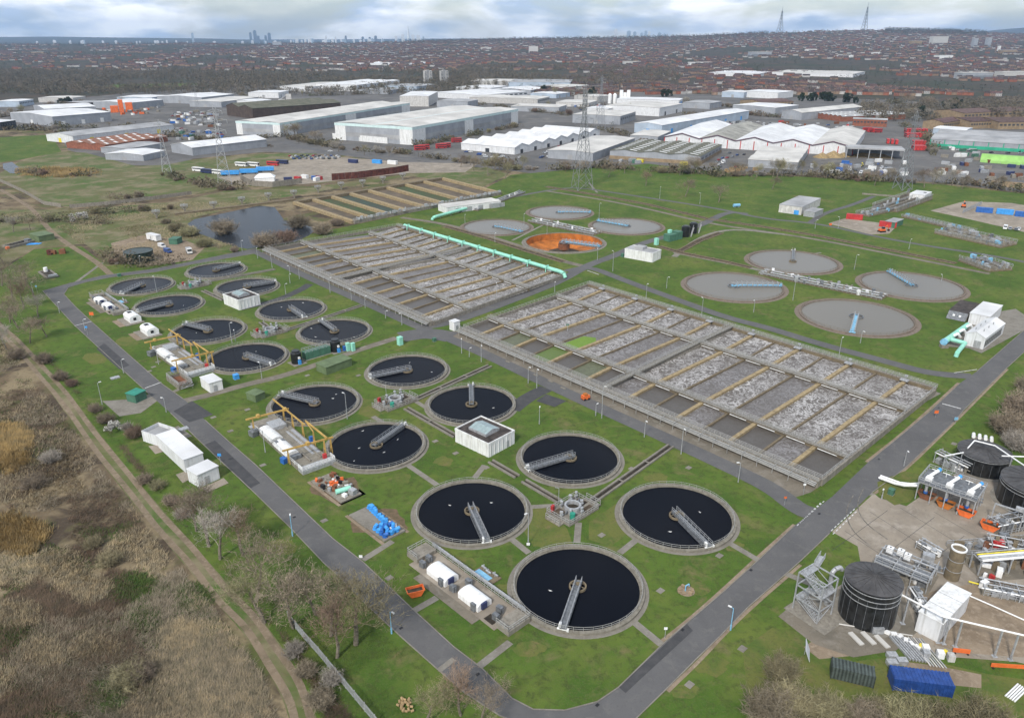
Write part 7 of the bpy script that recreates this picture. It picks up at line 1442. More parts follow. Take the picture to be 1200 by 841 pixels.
for u, v, h, k, lab in [(344,735,11,'brown','large bare tree beside the fence bottom, left of the road'),(417,755,11.5,'olive','bare olive-twigged tree leaning over the left road'),(300,705,10,'brown','bare tree in the row between track and left road'),(245,640,10,'brown','bare spreading tree right of the dirt track'),(285,650,8,'red','reddish bare tree near the middle of the left verge'),(370,720,8,'brown','slim bare tree close to the left road edge'),(540,838,8,'red','bare reddish tree at the bottom road bend'),(565,842,7,'brown','bare tree at the bottom edge by the road bend'),(500,848,6,'olive','small olive tree at the bottom edge'),
    (2,335,9,'brown','bare tree at the left edge beside the inlet chamber'),(28,362,8,'red','reddish bare tree on the far left verge'),(12,378,8,'brown','bare tree at the left edge over the track'),(40,348,8,'brown','bare tree beside the blue grey corner sign'),(35,402,7,'brown','bare tree above the first track bend'),(395,770,9,'red','reddish bare tree near the fence at the bottom'),(258,655,9,'grey','pale slim bare tree near the dirt track'),(310,730,9,'olive','olive bare tree by the fence top'),(388,745,9,'brown','bare tree between fence and road'),(230,622,7,'red','small reddish tree below the white cabins'),(14,350,9,'brown','bare tree at the left edge below the inlet chamber'),(30,335,8,'brown','bare tree on the far left verge'),(22,385,8,'brown','bare tree at the left edge above the dirt track'),(45,372,7,'grey','pale bare tree near the far left road'),(5,310,8,'brown','bare tree cut by the left edge'),(55,395,6,'brown','small bare tree beside the far left road'),(16,272,8,'grey','bare tree beyond the inlet chamber'),(36,270,7,'brown','dark bare tree behind the sage green shed'),(8,410,7,'grey','low bare tree at the left edge beside the track'),
    (592,210,11,'olive','olive twigged tree left in the clump behind the storm tanks'),(572,206,11,'olive','olive twigged tree, middle of the clump behind the storm tanks'),(555,200,10,'brown','brown twigged tree in the clump behind the storm tanks'),(580,200,12,'olive','tallest tree in the clump behind the storm tanks'),(540,196,9,'brown','small bare tree at the left of the clump'),
    (757,218,9,'red','reddish bare tree on the upper lawn left of the pair'),(803,231,11,'brown','bare tree on the upper lawn, left of the pair'),(842,237,10,'brown','bare tree on the upper lawn, right of the pair'),(713,208,8,'brown','bare tree near the lawn pylon'),(1025,218,11,'brown','bare tree left of the right-hand pylon'),(1083,220,11,'brown','bare tree right of the right-hand pylon'),(1127,222,9,'brown','bare tree near the scrap yard'),(905,222,8,'brown','bare tree near the cream building'),(612,198,9,'olive','slim tree at the corner of the barrel units')]: tree(u, v, h, k, lab)
for u, v, w_, h, k, lab in [(262,274,15,8,'brown','round brown willow bush in the middle of the pond'),(312,290,15,8,'brown','brown willow bush on the near bank of the pond, left of two'),(336,284,13,7,'red','brown willow bush on the near bank of the pond, right of two'),(350,266,15,7,'brown','willow bush at the right bank of the pond'),(378,274,12,6,'brown','willow bush between pond and storm tanks'),(395,264,9,4,'brown','low bush at the storm tank wall'),(240,289,9,4.5,'olive','olive bush on the left bank of the pond'),(222,276,12,5,'olive','olive thicket at the left tip of the pond'),(275,295,5,3,'brown','bush between pond and north road'),(208,271,10,5,'olive','olive thicket beside the green hut'),(195,262,6,3,'brown','low bush on the channel bank'),
    (915,795,7,4.2,'olive','olive twiggy bush left of the dark container'),(930,832,8,4.2,'olive','large olive bush at the bottom edge left of the containers'),(968,838,7,3.6,'olive','olive bush in front of the dark container'),(900,838,8,5,'brown','brown bush at the bottom edge'),(1012,850,7,3.8,'brown','tangled bush between the two containers at the bottom'),(1062,852,8,5.5,'olive','tall twiggy bush in front of the blue container'),(1100,857,7,5,'olive','twiggy bush right in front of the blue container'),(1030,835,5,2.6,'olive','small bush behind the dark container'),(1150,860,9,6,'olive','bush at the bottom right'),
    (1180,510,10,7,'brown','large brown bush behind the roofed tanks, left of three'),(1195,490,11,8,'brown','large brown bush behind the roofed tanks, middle of three'),(1215,470,12,8,'brown','large brown bush at the right edge'),(1200,455,6,3,'brown','small dark bush beside the right-hand road'),(1190,525,8,5,'grey','pale bush close to the roofed tanks'),
    (158,512,5,3.4,'red','reddish bush beside the white cabins'),(150,505,3,3,'grey','whitish bush beside the white cabins'),(125,495,5,3,'brown','brown bush left of the green kiosk'),(112,482,4,2.6,'brown','small brown bush by the dirt track'),(170,565,4,2.4,'brown','bush on the verge right of the dirt track'),(185,572,4,2.2,'olive','olive bush on the verge right of the dirt track'),(200,590,4,2.4,'brown','bush near the front white cabin'),(215,605,4,2.4,'grey','pale bush near the front white cabin'),(72,445,5,3,'brown','bush row beside the upper dirt track'),(52,425,6,3.4,'brown','larger bush beside the upper dirt track'),(85,452,4,2.4,'red','reddish bush beside the upper dirt track'),(20,420,6,3.6,'brown','bush at the left edge between tracks'),(150,800,6,3.4,'olive','dark olive bush in the bottom left scrub'),(165,795,5,3,'brown','brown bush in the bottom left scrub'),(130,660,5,3,'olive','yellow-olive bush left of the track'),(110,640,4,2.4,'olive','small yellow-olive bush left of the track'),(60,540,5,3,'grey','grey bramble bush in the upper scrub'),(40,570,6,3,'brown','brown bramble bush in the upper scrub'),(390,800,4,2.6,'grey','pale bush at the fence bottom'),(360,790,4,2.4,'brown','brown bush along the fence'),(345,765,4,2.2,'grey','grey bush along the fence'),(375,825,5,2.6,'brown','brown bush at the bottom of the fence')]: bush(u, v, w_, h, k, lab)
leafy(92,258,8,4.5,'blossom','pale blossoming bush at the edge of the rough field',cat='shrub',name='blossom_shrub'); leafy(135,503,3.4,2.6,'blossom','small white blossoming bush beside the dirt track',cat='shrub',name='blossom_shrub')
# hedges and thickets along the estate edge: countable shrubs and trees
ROWS = []
def row(pts, n, fn, jit=4.5):
    ROWS.append(pts); n = max(2, int(n*.62)); P = px(pts); L_ = [(b_-a).length for a, b_ in zip(P[:-1], P[1:])]; T_ = sum(L_)
    for i in range(n):
        d = T_*random.random(); k = 0
        while k < len(L_)-1 and d > L_[k]: d -= L_[k]; k += 1
        p = P[k].lerp(P[k+1], min(1, d/L_[k]))+Vector((random.uniform(-jit,jit), random.uniform(-jit,jit))); fn(p)
def hb(where, lo=4, hi=8, kinds=('brown','brown','olive','red','grey')): 
    def f_(p): k = random.choice(kinds); w_ = lo*.55+(hi*1.25-lo*.55)*random.random()**1.7; bush(0, 0, w_, w_*random.uniform(.4,.85), k, KN[k]+' shrub in the thicket '+where, 'thicket '+where, p)
    return f_
def ht(where, lo=8, hi=12, kinds=('brown','brown','grey','olive')):
    def f_(p): k = random.choice(kinds); tree(0, 0, random.uniform(lo, hi), k, KN[k]+' bare tree '+where, 'trees '+where, p)
    return f_
row([(302,163),(330,160),(352,166),(400,175),(450,179),(480,181)], 30, hb('below the largest warehouse',5,9)); row([(310,156),(340,160),(372,168),(400,171)], 14, ht('below the second huge warehouse',9,14))
row([(455,178),(500,184),(540,190),(600,196)], 22, hb('beside the coach yard road',4,7)); row([(484,172),(530,164),(610,148)], 20, hb('along the largest warehouse',4,7)); row([(600,198),(660,200),(700,196),(760,201),(830,204),(880,210)], 40, hb('along the lawn below the estate',4,7)); row([(840,208),(900,205),(960,208),(1010,212),(1060,214)], 34, hb('in front of the builders yard',5,8)); row([(860,204),(930,203),(1000,210)], 12, ht('in front of the builders yard',7,11)); row([(1060,214),(1120,215),(1200,226)], 16, hb('below the scrap yard',4,7))
row([(195,205),(225,215),(262,222),(280,222)], 14, hb('by the left pylon',4,7)); row([(100,252),(150,248),(205,245)], 12, hb('along the channel bank',4,7,('brown','olive','olive'))); row([(118,298),(150,310),(185,312),(215,306)], 16, hb('round the green tank',3,6)); row([(0,262),(60,258),(100,262),(150,262)], 14, hb('in the far left scrub',3,6)); row([(120,232),(165,234)], 6, hb('on the rough field',4,7,('red','brown'))); row([(23,202),(60,206),(110,206)], 14, hb('round the small pond',4,8,('red','olive')))
row([(60,150),(200,150)], 8, ht('above the rust roofs',6,9)); row([(410,104),(470,104)], 26, ht('in the belt in front of the long white warehouse',9,13,('grey','olive','brown'))); row([(330,103),(405,106)], 12, ht('behind the brown hangar',8,12)); row([(640,114),(720,111)], 16, ht('behind the far units',9,14)); row([(800,120),(868,127)], 20, hb('beside the long blue grey warehouse',7,12))
row([(1040,120),(1110,130)], 14, ht('left of the tan flats',11,16)); row([(1060,138),(1100,142)], 9, ht('beside the low flats',9,13))
for i in range(26):
    u, v = random.choice([(780,113),(690,112),(1085,138),(1010,121),(965,118),(946,119),(985,119),(80,124),(640,110),(1110,128)]); u += random.uniform(-9,9); v += random.uniform(-1.5,1.5)
    leafy(u, v, random.uniform(8,13), random.uniform(9,15), 'dark', 'dark evergreen tree among the far units', 'evergreens among the far units')
# ------------------------------------------------------------------ rough ground: tall dry grass, brambles and reeds (uncountable)
def blades(name, mat, poly, n, hgt, w_, lean, mask, label, per=4, seed=1, clump=.35):
    rng = random.Random(seed); b = MB(); u0, u1 = min(p[0] for p in poly), max(p[0] for p in poly); v0, v1 = min(p[1] for p in poly), max(p[1] for p in poly); k = 0; tries = 0; V, Fc = b.v, b.f
    while k < n and tries < n*12:
        tries += 1; u, v = rng.uniform(u0,u1), rng.uniform(v0,v1)
        if not inpoly((u,v), poly): continue
        p = G(u, v)
        if not mask(p, u, v, rng): continue
        k += 1; wind = noise.noise(Vector((p.x*.05,p.y*.05,seed)))*3+.6
        for j in range(per):
            a = rng.gauss(wind,1.1); q = Vector((p.x+rng.gauss(0,clump), p.y+rng.gauss(0,clump), .02)); L_ = hgt*rng.uniform(.55,1.25); t_ = lean*rng.uniform(.3,1.3)
            e = q+Vector((math.cos(a)*t_*L_, math.sin(a)*t_*L_, L_*max(.25,1-t_*.5))); s = Vector((-math.sin(a),math.cos(a),0))*w_*rng.uniform(.6,1.4); i0 = len(V)
            V += [tuple(q-s), tuple(q+s), tuple(e)]; Fc.append((i0,i0+1,i0+2)); b.m.append(0)
    return stuff(b.build(name, mat), label, 'vegetation')
SCR = [(0,400),(14,416),(50,460),(86,506),(124,560),(166,614),(206,664),(242,710),(276,752),(306,800),(322,850),(-40,860),(-60,385)]; VERGE = [(40,402),(85,450),(122,492),(168,550),(218,612),(266,672),(308,722),(332,745),(380,800),(420,850),(386,850),(358,790),(326,740),(284,692),(250,652),(204,600),(158,548),(114,492),(76,448),(36,402)]
def nz(p, s, o): return noise.fractal(Vector((p.x*s, p.y*s, o)), .9, 2.1, 4)
blades('dry_grass', 'dry_grass', SCR, 13000, .95, .055, .9, lambda p,u,v,r: nz(p,.030,1.)+nz(p,.10,8)*.5 > .16, 'pale dry grass matted over the rough ground at lower left', 4, 2)
blades('grey_grass', 'grey_grass', SCR, 15000, 1.1, .05, 1.15, lambda p,u,v,r: nz(p,.026,4.)+nz(p,.09,9)*.4+(u-90)*.0022-max(0,v-740)*.002 > .14, 'grey flattened grass over the rough ground at lower left', 4, 3)
blades('bramble', 'bramble', SCR, 17000, 1.0, .04, 1.1, lambda p,u,v,r: nz(p,.028,7.)+nz(p,.15,2)*.3-max(0,u-110)*.002 > .02, 'brown bramble tangle over the rough ground at lower left', 5, 4)
blades('green_tussocks', 'green_blades', SCR, 12000, .5, .07, .7, lambda p,u,v,r: nz(p,.035,12.)+nz(p,.12,5)*.4+max(0,u-60)*.0012 > .14, 'green grass tussocks among the dry growth at lower left', 4, 5)
def rm(cx, cy, rx, ry): return lambda p,u,v,r: ((u-cx)/rx)**2+((v-cy)/ry)**2+nz(p,.12,2)*.9 < 1.0*r.uniform(.35,1.2)
blades('reed_bed', 'reed', [(-30,480),(60,480),(60,575),(-30,575)], 3200, 1.5, .05, .6, rm(6,528,32,30), 'golden reed bed at the left edge, upper patch', 5, 6); blades('reed_bed', 'reed', [(-30,580),(80,580),(80,670),(-30,670)], 3200, 1.5, .05, .6, rm(10,625,40,26), 'golden reed bed at the left edge, lower patch', 5, 7)
blades('reed_bed', 'reed', [(18,193),(120,193),(120,210),(18,210)], 2400, 1.8, .09, .3, rm(66,202,52,6), 'tan reeds round the small pond in the rough field', 5, 8)
for (u, v, n_, lab) in ((160,688,900,'bright green grass patch left of the track bend'),(172,728,700,'small bright green grass patch near the track'),(20,748,1500,'mossy green hollow at the lower left edge'),(120,815,1000,'dark green growth at the bottom left'),(228,700,600,'green grass strip beside the track')):
    blades('green_patch', 'green_blades', [(u-60,v-40),(u+60,v-40),(u+60,v+40),(u-60,v+40)], n_, .6, .08, .7, rm(u,v,34 if n_ > 800 else 22,18), lab, 5, int(u)+3)
for (u, v, n_, lab) in ((95,690,900,'pale straw clump left of the track'),(50,765,1100,'pale straw clump at the lower left'),(110,760,900,'straw clump beside the dark bush'),(20,720,900,'pale straw clump at the left edge'),(215,745,1000,'grey straw clump nearest the track'),(75,660,700,'small straw clump above the others')):
    blades('straw_clump', 'dry_grass', [(u-40,v-30),(u+40,v-30),(u+40,v+30),(u-40,v+30)], n_, 1.1, .06, .9, rm(u,v,30,17), lab, 5, int(u))
blades('verge_growth', 'bramble', VERGE, 9000, .9, .03, 1.0, lambda p,u,v,r: nz(p,.05,3.) > -.12, 'brown brambles along the track verge', 5, 9); blades('verge_grass', 'green_blades', VERGE, 7000, .5, .04, .7, lambda p,u,v,r: nz(p,.06,21.) > -.05, 'green grass along the track verge', 4, 10)
blades('lawn_tufts', 'green_blades', [(60,440),(180,470),(300,600),(420,720),(520,800),(560,850),(420,850),(330,745),(230,640),(120,510)], 9000, .22, .03, .6, lambda p,u,v,r: nz(p,.08,31.) > .05 and not inpoly((u,v), EL+ER[::-1]), 'longer grass tufts on the left verge lawn', 4, 11)
blades('bank_grass', 'dry_grass', [(0,250),(90,247),(210,238),(330,228),(330,232),(222,256),(235,276),(290,292),(130,306),(100,290),(60,262),(0,262)], 9000, .9, .06, .8, lambda p,u,v,r: nz(p,.03,3.) > -.1, 'dry grass on the bank beyond the north road', 4, 12)
# self-sown trees and hedges between the far units
random.seed(404)
row([(270,118),(330,113),(400,112),(470,108)], 16, ht('among the upper left units',7,12)); row([(0,138),(60,128),(130,122),(190,121)], 22, ht('between the far left units',7,12)); row([(560,122),(610,130),(660,134),(720,146)], 22, hb('between the middle units',5,9)); row([(640,128),(680,128),(740,132)], 10, ht('between the middle units',7,11)); row([(800,136),(860,133),(900,137),(940,140)], 14, hb('behind the red-trimmed sheds',5,8)); row([(0,152),(60,153),(90,164)], 12, hb('at the edge of the green field',4,8)); row([(196,160),(260,166),(320,172)], 12, hb('beside the long white gabled shed',4,7)); row([(1060,148),(1092,166),(1088,182)], 12, hb('between bus park and garden centre',4,8)); row([(700,152),(740,160),(760,172)], 8, hb('by the small grey box unit',4,6))

def hedge_mass():
    rg = random.Random(71); V, Fc = [], []
    for pts in ROWS:
        P = smooth(px(pts), 1)
        for a, c in zip(P[:-1], P[1:]):
            for _ in range(int((c-a).length/1.3)):
                f_ = rg.random(); p = a.lerp(c, f_)+Vector((rg.gauss(0,2.2), rg.gauss(0,2.2))); g = noise.noise(Vector((p.x*.03,p.y*.03,4)))
                if g < -.15: continue
                h = rg.uniform(1.5,5.0)*(1+g)
                nr = p.y < 520; sc_ = .28 if nr else .6
                for k in range(46 if nr else 20):
                    d = rv(rg); q = Vector((p.x+d.x*h*.8, p.y+d.y*h*.8, abs(d.z)*h)); s = rv(rg)*h*.32; t_ = rv(rg)*h*.32; i0 = len(V); V += [tuple(q-s*sc_), tuple(q+s*sc_), tuple(q+t_*(.55 if nr else 1))]; Fc.append((i0,i0+1,i0+2))
    b = MB(); b.v = V; b.f = Fc; b.m = [0]*len(Fc); stuff(b.build('hedge_growth', 'hedge_mix'), 'tangled low hedge growth along the estate edges and banks', 'vegetation')
M('hedge_mix', (.165,.128,.09), .95, .3, .04, col2=(.085,.088,.045), world=True)
hedge_mass()

random.seed(505)
row([(785,205),(830,203),(880,207),(940,206),(985,211)], 26, ht('in the tall belt right of the mossy roofed building',8,12)); row([(640,204),(700,201),(740,203)], 8, ht('in front of the white flat shed',6,9)); row([(520,190),(560,196),(600,200)], 8, ht('along the coach yard road',7,10,('olive','brown'))); row([(392,178),(440,183),(482,186)], 8, ht('below the screen wall',6,9)); row([(1020,214),(1100,216),(1160,222)], 9, ht('below the scrap yard',7,11))
# ================================================================== suburbs, woods, skyline
def far_v(u, Y): return PX((0, Y, 0))[1]
def house_geo(b, x, y, z, rot, w_, d, h, rise, chim=True):
    T = Matrix.Translation((x,y,z)) @ Matrix.Rotation(rot,4,'Z'); a, c = w_/2, d/2
    q = lambda *p: tuple(T @ Vector(p))
    b.add([q(-a,-c,-2),q(a,-c,-2),q(a,c,-2),q(-a,c,-2),q(-a,-c,h),q(a,-c,h),q(a,c,h),q(-a,c,h)], [(0,1,5,4),(1,2,6,5),(2,3,7,6),(3,0,4,7)], 0)
    b.add([q(-a,-c,h),q(-a,c,h),q(-a,0,h+rise)], [(0,1,2)], 0); b.add([q(a,-c,h),q(a,c,h),q(a,0,h+rise)], [(0,1,2)], 0)
    o_ = .35; b.add([q(-a-.2,-c-o_,h-.2),q(a+.2,-c-o_,h-.2),q(a+.2,0,h+rise+.05),q(-a-.2,0,h+rise+.05),q(a+.2,c+o_,h-.2),q(-a-.2,c+o_,h-.2)], [(0,1,2,3),(3,2,4,5)], 1)
    if chim: b.box(-.6,.6,-.4,.4,h+rise-.6,h+rise+1.2,2,T @ Matrix.Translation((a*.8,0,0)))
rng = random.Random(300)
M('render_dull', (.42,.405,.385), .85, .12, .4, rnd=.15)
HM = []
for wm in ('brick','render_dull','brick_red'):
    for rm in ('roof_tile','roof_brown'):
        if rm not in MATS: M(rm, (.082,.065,.060), .9, .25, .3, rnd=.3)
        b = MB(); house_geo(b, 0, 0, 0, 0, 9.5, 8.2, 5.6, 3.); 
        for x in (-3,0,3):
            for z in (1.,3.6): b.box(x-.7,x+.7,-4.16,-4.05,z,z+1.3,3)
        HM.append((b.mesh('suburban_house', [wm, rm, 'brick', 'window_dark']), {'brick':'brick','render_dull':'pale rendered','brick_red':'red brick'}[wm], {'roof_tile':'red tiled','roof_brown':'brown tiled'}[rm]))
spots = []
def zone_ok(u, Y):
    # where suburbs stand as seen in the photo; woods keep the gaps
    v = PX((0,Y,0))[1]
    if u < 330: return Y > 2500 and noise.noise(Vector((u*.02,Y*.0012,9))) > -.05
    if u < 660: return Y > 2500 or (560 < u < 700 and 1450 < Y < 1700)
    return Y > 1480
streets = []
Y = 1450.
while Y < 6400:
    step = 17+Y*.0055; x = -Y*.80
    while x < Y*.80:
        Ln = rng.uniform(60,150); u = 600+F*(x/Y)/_cp
        if zone_ok(u, Y) and noise.noise(Vector((x*.0016,Y*.0016,5))) > -.30: streets.append((x, Y+rng.uniform(-8,8), Ln, round(noise.noise(Vector((x*.0012,Y*.0009,2)))*5)*.33+rng.uniform(-.05,.05)))
        x += Ln+rng.uniform(12,50)
    Y += step
for x, y, Ln, a in streets:
    n = int(Ln/10); 
    for i in range(n):
        if rng.random() < .12: continue
        px_, py_ = x+math.cos(a)*i*10.2, y+math.sin(a)*i*10.2*.6
        if py_ < 1440: continue
        u = 600+F*(px_/py_)/_cp
        if -60 < u < 1260: spots.append((py_, px_, a*.6, u))
spots.sort(); near, rest = spots[:300], spots[300:]
for Y, x, a, u in near:
    me, wn, rn = HM[rng.choice((0,0,1,1,2,3,4,5,5))]; side = 'left' if u < 600 else 'centre right' if u < 850 else 'right'
    tag(inst('suburban_house', me, None, (x,Y,terrain(x,Y)), a+rng.choice((0,PI))), wn+' house with '+rn+' roof in the nearest suburb rows, '+side, 'house', 'nearest suburb houses, '+side)
rng2 = random.Random(5); step = max(1, len(rest)//6500); FB = [MB() for _ in range(4)]
for i, (Y, x, a, u) in enumerate(rest[::step]): house_geo(FB[rng2.choice((0,0,1,1,2,3,3,3))], x, Y, terrain(x,Y), a, 10.5*(1+.25*(step-1)), 8.4, 5.6, 3.2, False)
b = MB(); mats = ['brick','roof_tile','render_dull','roof_brown','brick_red','roof_grey']
for k, (wm, rm) in enumerate(((0,1),(2,3),(4,1),(0,3))):
    s = FB[k]; n0 = len(b.v); b.v += s.v; b.f += [tuple(i+n0 for i in f_) for f_ in s.f]; b.m += [wm if m_ == 0 else rm for m_ in s.m]
stuff(b.build('distant_houses', mats), 'mass of far suburban houses with red and brown roofs', 'houses')
# larger pale blocks standing out of the suburbs
def block(u, v, w_, d, h, lab, mat, cat='building', Y=None, bands=0, roof=None):
    Y = Y or 3500.; 
    for _ in range(30):       # find the distance at which the ground shows at this height of the picture
        break
    lo, hi = 1400., 6400.
    for _ in range(40):
        m_ = (lo+hi)/2; x = (u-600)/F*_cp*m_
        for _k in range(3): x = (u-600)/F*(m_*_cp-(terrain(x,m_)-HC)*_sp)
        if PX((x,m_,terrain(x,m_)))[1] > v: lo = m_
        else: hi = m_
    z = terrain(x, lo); t = thing('distant_block', lab, cat, (x,lo,z), .2); MB().box(-w_/2,w_/2,-d/2,d/2,-3,h).build('wall', mat, t); MB().box(-w_/2-.5,w_/2+.5,-d/2-.5,d/2+.5,h,h+.8).build('roof', roof or 'roof_cream', t)
    for k in range(bands): MB().box(-w_/2+1,w_/2-1,-d/2-.15,-d/2+.05,2+k*3,3.4+k*3).build('window_band', 'window_dark', t)
for q in [(625,62.5,42,16,30,'pale slab block on the ridge slope at centre','render_white','flats'),(1099,52,90,30,38,'white office slab in the distant town at right','render_white','office'),(1072,53,60,25,20,'brown brick block beside the white office slab','brick_tan','office'),(1141,55,22,20,40,'left one of two grey tower blocks at far right','clad_grey','tower block'),(1157,54.5,22,20,42,'right one of two grey tower blocks at far right','clad_grey','tower block'),(1105,69,60,30,12,'white square building at the distant right','white_paint','building'),(890,66,90,30,16,'grey stepped complex in the right suburb','clad_grey','building'),(990,67.5,60,20,8,'long white roof in the right suburb','white_paint','building'),(1025,64,40,20,8,'small white roof in the right suburb','white_paint','building'),(1180,63,70,30,14,'tan block cut by the right edge of the town','brick_tan','building'),(1170,74,60,20,10,'white terrace at the right edge of the town','render_white','building'),(1140,92,90,30,14,'grey office blocks behind the right-hand wood','clad_grey','office'),(1185,92,80,30,16,'pale office block at the right edge behind the wood','render_white','office'),(1170,60,10,10,22,'slim white tower at the right edge of the town','white_paint','tower'),(330,70,90,20,8,'long pale roof in the left suburb','roof_white','building'),(375,70,70,20,8,'pale roofs in the left suburb beside the long one','roof_white','building'),(295,64,60,20,8,'cream block in the left suburb','brick_tan','building'),(170,75,60,20,7,'pale flat roofs in the far left suburb','roof_white','building'),(45,63,60,20,8,'tan block at the far left of the suburb','brick_tan','building'),(820,76,80,20,8,'white strip of roofs left of the distant depots','white_paint','building'),(570,58,60,20,10,'pale block below the central ridge','render_white','building'),(950,60,50,20,8,'white block on the right slope','white_paint','building'),(740,75,60,20,8,'cream block right of the central ridge','render_white','building'),(325,54,60,20,26,'grey slab beside the left skyline towers','clad_grey','flats')]: block(*q[:5], q[5], q[6], q[7], bands=2 if q[4] > 12 else 0)
# woods: many small twiggy crowns as one mass each
def wood(name, lab, pts_fn, n, mat, hmin=8, hmax=15, seed=1, leaves=54):
    rg = random.Random(seed); V, Fc = [], []
    for _ in range(n):
        x, y = pts_fn(rg); z = terrain(x, y); h = rg.uniform(hmin, hmax); r = h*rg.uniform(.3,.42)
        for k in range(leaves):
            d = rv(rg).normalized(); p = Vector((x,y,z+h*.58))+Vector((d.x*r,d.y*r,d.z*h*.42))*rg.uniform(.55,1.05); kk = .115 if leaves > 20 else .15; s = rv(rg)*(kk*h*rg.uniform(.5,1.2)); t_ = rv(rg)*(kk*h*rg.uniform(.5,1.2)); i0 = len(V)
            V += [tuple(p-s), tuple(p+s), tuple(p+t_)]; Fc.append((i0,i0+1,i0+2))
        i0 = len(V); V += [(x-.3,y,z-1),(x+.3,y,z-1),(x+.12,y,z+h*.7),(x-.12,y,z+h*.7)]; Fc.append((i0,i0+1,i0+2,i0+3))
    b = MB(); b.v = V; b.f = Fc; b.m = [0]*len(Fc); return stuff(b.build(name, mat), lab, 'wood')
def band(u0, u1, Ya, Yb):
    def f_(rg):
        while True:
            Y = rg.uniform(Ya, Yb); u = rg.uniform(u0, u1); x = (u-600)/F*_cp*Y*1.0
            if noise.noise(Vector((x*.004,Y*.004,1))) > -.25: return x, Y
    return f_
fields = [px([(110,103.5),(132,97),(235,95.5),(250,99.5),(170,104)]), px([(358,92.5),(398,87.5),(458,86.5),(468,91),(400,94)])]
def clear(fn):
    def f_(rg):
        while True:
            x, y = fn(rg)
            if not any(inpoly((x,y), f) for f in fields): return x, y
    return f_
wood('woodland', 'broad belt of bare brown woodland behind the left of the estate', clear(band(-60,560,1480,2450)), 4200, 'wood_far', 8, 15, 1); wood('woodland', 'dark bare woodland in front of the central ridge', clear(band(540,800,1750,2700)), 1700, 'wood_far', 8, 15, 2)
wood('woodland', 'bare wood between the flats and the suburb at the right', band(1020,1260,1000,1330), 520, 'wood_far', 9, 15, 3); wood('woodland', 'scattered dark trees through all the suburbs', band(-60,1260,1500,6500), 6500, 'wood_far_dark', 8, 14, 4, 14); wood('woodland', 'dark evergreen woods on the left plain', band(-60,420,3000,6400), 2600, 'wood_far_dark', 8, 14, 5, 12)
def ridgewood(u0, u1):
    def f_(rg): Y = rg.uniform(5600,6550); u = rg.uniform(u0,u1); return (u-600)/F*_cp*Y, Y
    return f_
wood('woodland', 'dark wooded crest of the right-hand ridge', ridgewood(1035,1155), 1100, 'wood_far_dark', 14, 24, 6, 12); wood('woodland', 'dark wooded crest of the central ridge', ridgewood(480,900), 2200, 'wood_far_dark', 10, 20, 7, 12); wood('woodland', 'scattered trees on the far ridge', ridgewood(-60,1260), 2600, 'wood_far_dark', 8, 16, 8, 12)
# ------------------------------------------------------------------ city towers and the two masts on the ridge
def tower(u, v_top, v_base, wpx, lab, mat, Y=11500., taper=1., grp=None):
    z1 = z_at(v_top, Y); x = (u-600)/F*(Y*_cp-(z1-HC)*_sp); w_ = wpx/F*Y; z0 = terrain(x, Y)-5
    t = thing('city_tower', lab, 'tower', (x,Y,z0), .4, grp); h = z1-z0; a = w_/2.6
    if taper < 1: MB().tube((0,0,0),(0,0,h),a*1.2,4,a*1.2*taper).build('shaft', mat, t)
    else:
        MB().box(-a,a,-a,a,0,h*.94).build('shaft', mat, t); MB().box(-a*.6,a*.6,-a*.6,a*.6,h*.94,h).build('crown', mat, t)
CT = [(225,38.5,3.0,'slim glass tower left of the skyline clusters','city_glass'),(293,38,3.2,'left half of the tall dark twin tower','city_dark'),(298,35.5,4.2,'tallest dark tower of the left cluster','city_dark'),(302,42,4,'lower dark shoulder of the left cluster','city_dark'),(311,41.5,3,'shorter dark tower right of the left cluster','city_dark'),(315,38.5,4,'stepped dark tower right of the left cluster','city_dark'),(382,42,2.2,'slim white tower between the clusters','city_pale'),(393,43,2,'white tower right of the slim one','city_pale'),(405,42,2.4,'grey tower at the left of the main skyline','city_dark'),(425,43,3,'dark blocky tower left of the main skyline','city_dark'),(433,43.5,2.5,'low dark tower left of the main skyline','city_dark'),(440,42,3.2,'dark square tower in the main skyline','city_dark'),(464,42,3,'pale tower left of the spire','city_pale'),(472,40,3.5,'wide pale tower beside the spire','city_pale'),(478,31,4.2,'tall tapering glass spire of the main skyline','city_pale'),(484,40.5,3.5,'pale tower right of the spire','city_pale'),(490,41,4,'curved pale tower right of the spire','city_pale'),(496,43,2.4,'small tower at the right end of the main skyline','city_glass'),(722,34,3.4,'tall pale tower at the left of the right cluster','city_pale'),(737,36,4,'broad glass tower of the right cluster','city_glass'),(744,37,3.4,'glass tower of the right cluster','city_glass'),(752,38.5,3,'shorter glass tower of the right cluster','city_glass'),(757,36,2.6,'slim glass tower of the right cluster','city_glass'),(761,36.5,2.6,'slim pale tower of the right cluster','city_pale'),(773,38,3.4,'blue grey tower right of the cluster','city_glass'),(779,39.5,3,'last short tower of the right cluster','city_glass')]
for u, vt, wp, lab, mt in CT: tower(u, vt, 48, wp, lab, mt, 11500 if u < 700 else 12500, .12 if 'spire' in lab and 'tapering' in lab else 1.)
rg = random.Random(9)
for i in range(60): u = rg.choice((rg.uniform(330,500), rg.uniform(330,500), rg.uniform(20,330))); tower(u, rg.uniform(45.2,47.2) if u > 330 else rg.uniform(47,48.5), 49, rg.uniform(1.5,4), 'low pale city block on the hazy skyline '+('left' if u < 330 else 'between the clusters'), rg.choice(('city_pale','city_glass','city_pale')), 10500, 1., 'low city blocks on the skyline '+('left' if u < 330 else 'between the clusters'))
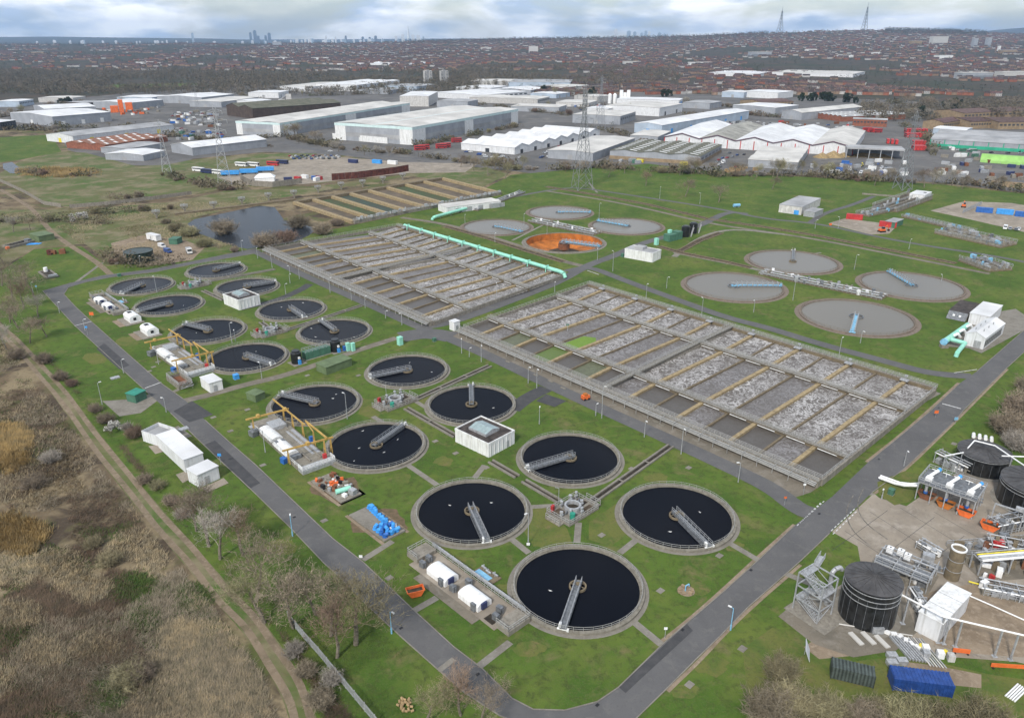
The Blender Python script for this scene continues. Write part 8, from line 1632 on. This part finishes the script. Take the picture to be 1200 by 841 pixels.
def mast(u, vt, vb, wpx, lab):
    Y = 6500.; z1 = z_at(vt, Y); x = (u-600)/F*(Y*_cp-(z1-HC)*_sp); z0 = terrain(x, Y)-4; h = z1-z0; t = thing('transmitter_mast', lab, 'mast', (x,Y,z0), .3); w_ = wpx/F*Y/2; m = MB(); r_ = 1.3
    def wd(f_): return w_*(1-f_)**1.5+1.2
    fs = [0,.12,.24,.36,.48,.6,.72,.84]
    for a, c in ((1,1),(1,-1),(-1,-1),(-1,1)):
        for f0, f1 in zip(fs[:-1], fs[1:]): m.bar((a*wd(f0),c*wd(f0),h*f0),(a*wd(f1),c*wd(f1),h*f1),r_*1.4,r_*1.4)
    m.build('leg_frame', 'galv_dark', t); m = MB()
    for f0, f1 in zip(fs[:-1], fs[1:]):
        for (a, c), (e, g_) in (((1,1),(1,-1)),((1,-1),(-1,-1)),((-1,-1),(-1,1)),((-1,1),(1,1))): m.bar((a*wd(f0),c*wd(f0),h*f0),(e*wd(f1),g_*wd(f1),h*f1),r_,r_)
    m.build('bracing', 'galv_dark', t); MB().tube((0,0,h*.8),(0,0,h),1.5,6,.9).build('antenna', 'galv_dark', t)
mast(917.5,8,37,5,'left lattice transmitter mast on the ridge skyline'); mast(1018,3,35,4.5,'right taller lattice transmitter mast on the ridge skyline')
# ================================================================== hazy air
def haze_box():
    b = MB().box(-14000,14000,-600,19500,-20,420); m = bpy.data.materials.new('haze'); m.use_nodes = True; t = m.node_tree; t.nodes.clear()
    o_ = t.nodes.new('ShaderNodeOutputMaterial'); v = t.nodes.new('ShaderNodeVolumePrincipled'); v.inputs['Color'].default_value = (.46,.69,1,1); v.inputs['Density'].default_value = HAZE; v.inputs['Anisotropy'].default_value = .2
    t.links.new(v.outputs[0], o_.inputs['Volume']); MATS['haze'] = m; h = stuff(b.build('haze', 'haze'), 'thin pale haze in the air', 'haze')
HAZE = 4.8e-5
haze_box()
# ================================================================== labels: look-alikes that share a label are told apart by their place in the row
def finish_labels():
    from collections import defaultdict
    bpy.context.view_layer.update()
    by = defaultdict(list)
    for o in sc.objects:
        if o.parent is None and 'label' in o and o.get('kind') is None: by[o['label']].append(o)
    words = ['first','second','third','fourth','fifth','sixth','seventh','eighth','ninth','tenth','eleventh','twelfth']
    for lab, os_ in by.items():
        n = len(os_)
        if n == 1: continue
        for o in os_:
            if 'group' not in o: o['group'] = lab
        if n > 12 or len(lab.split()) > 12: continue
        os_.sort(key=lambda o: PX(o.location)[0])
        for i, o in enumerate(os_):
            w_ = 'leftmost' if i == 0 else 'rightmost' if i == n-1 else words[i]+' from left'
            o['label'] = lab+', '+w_
finish_labels()
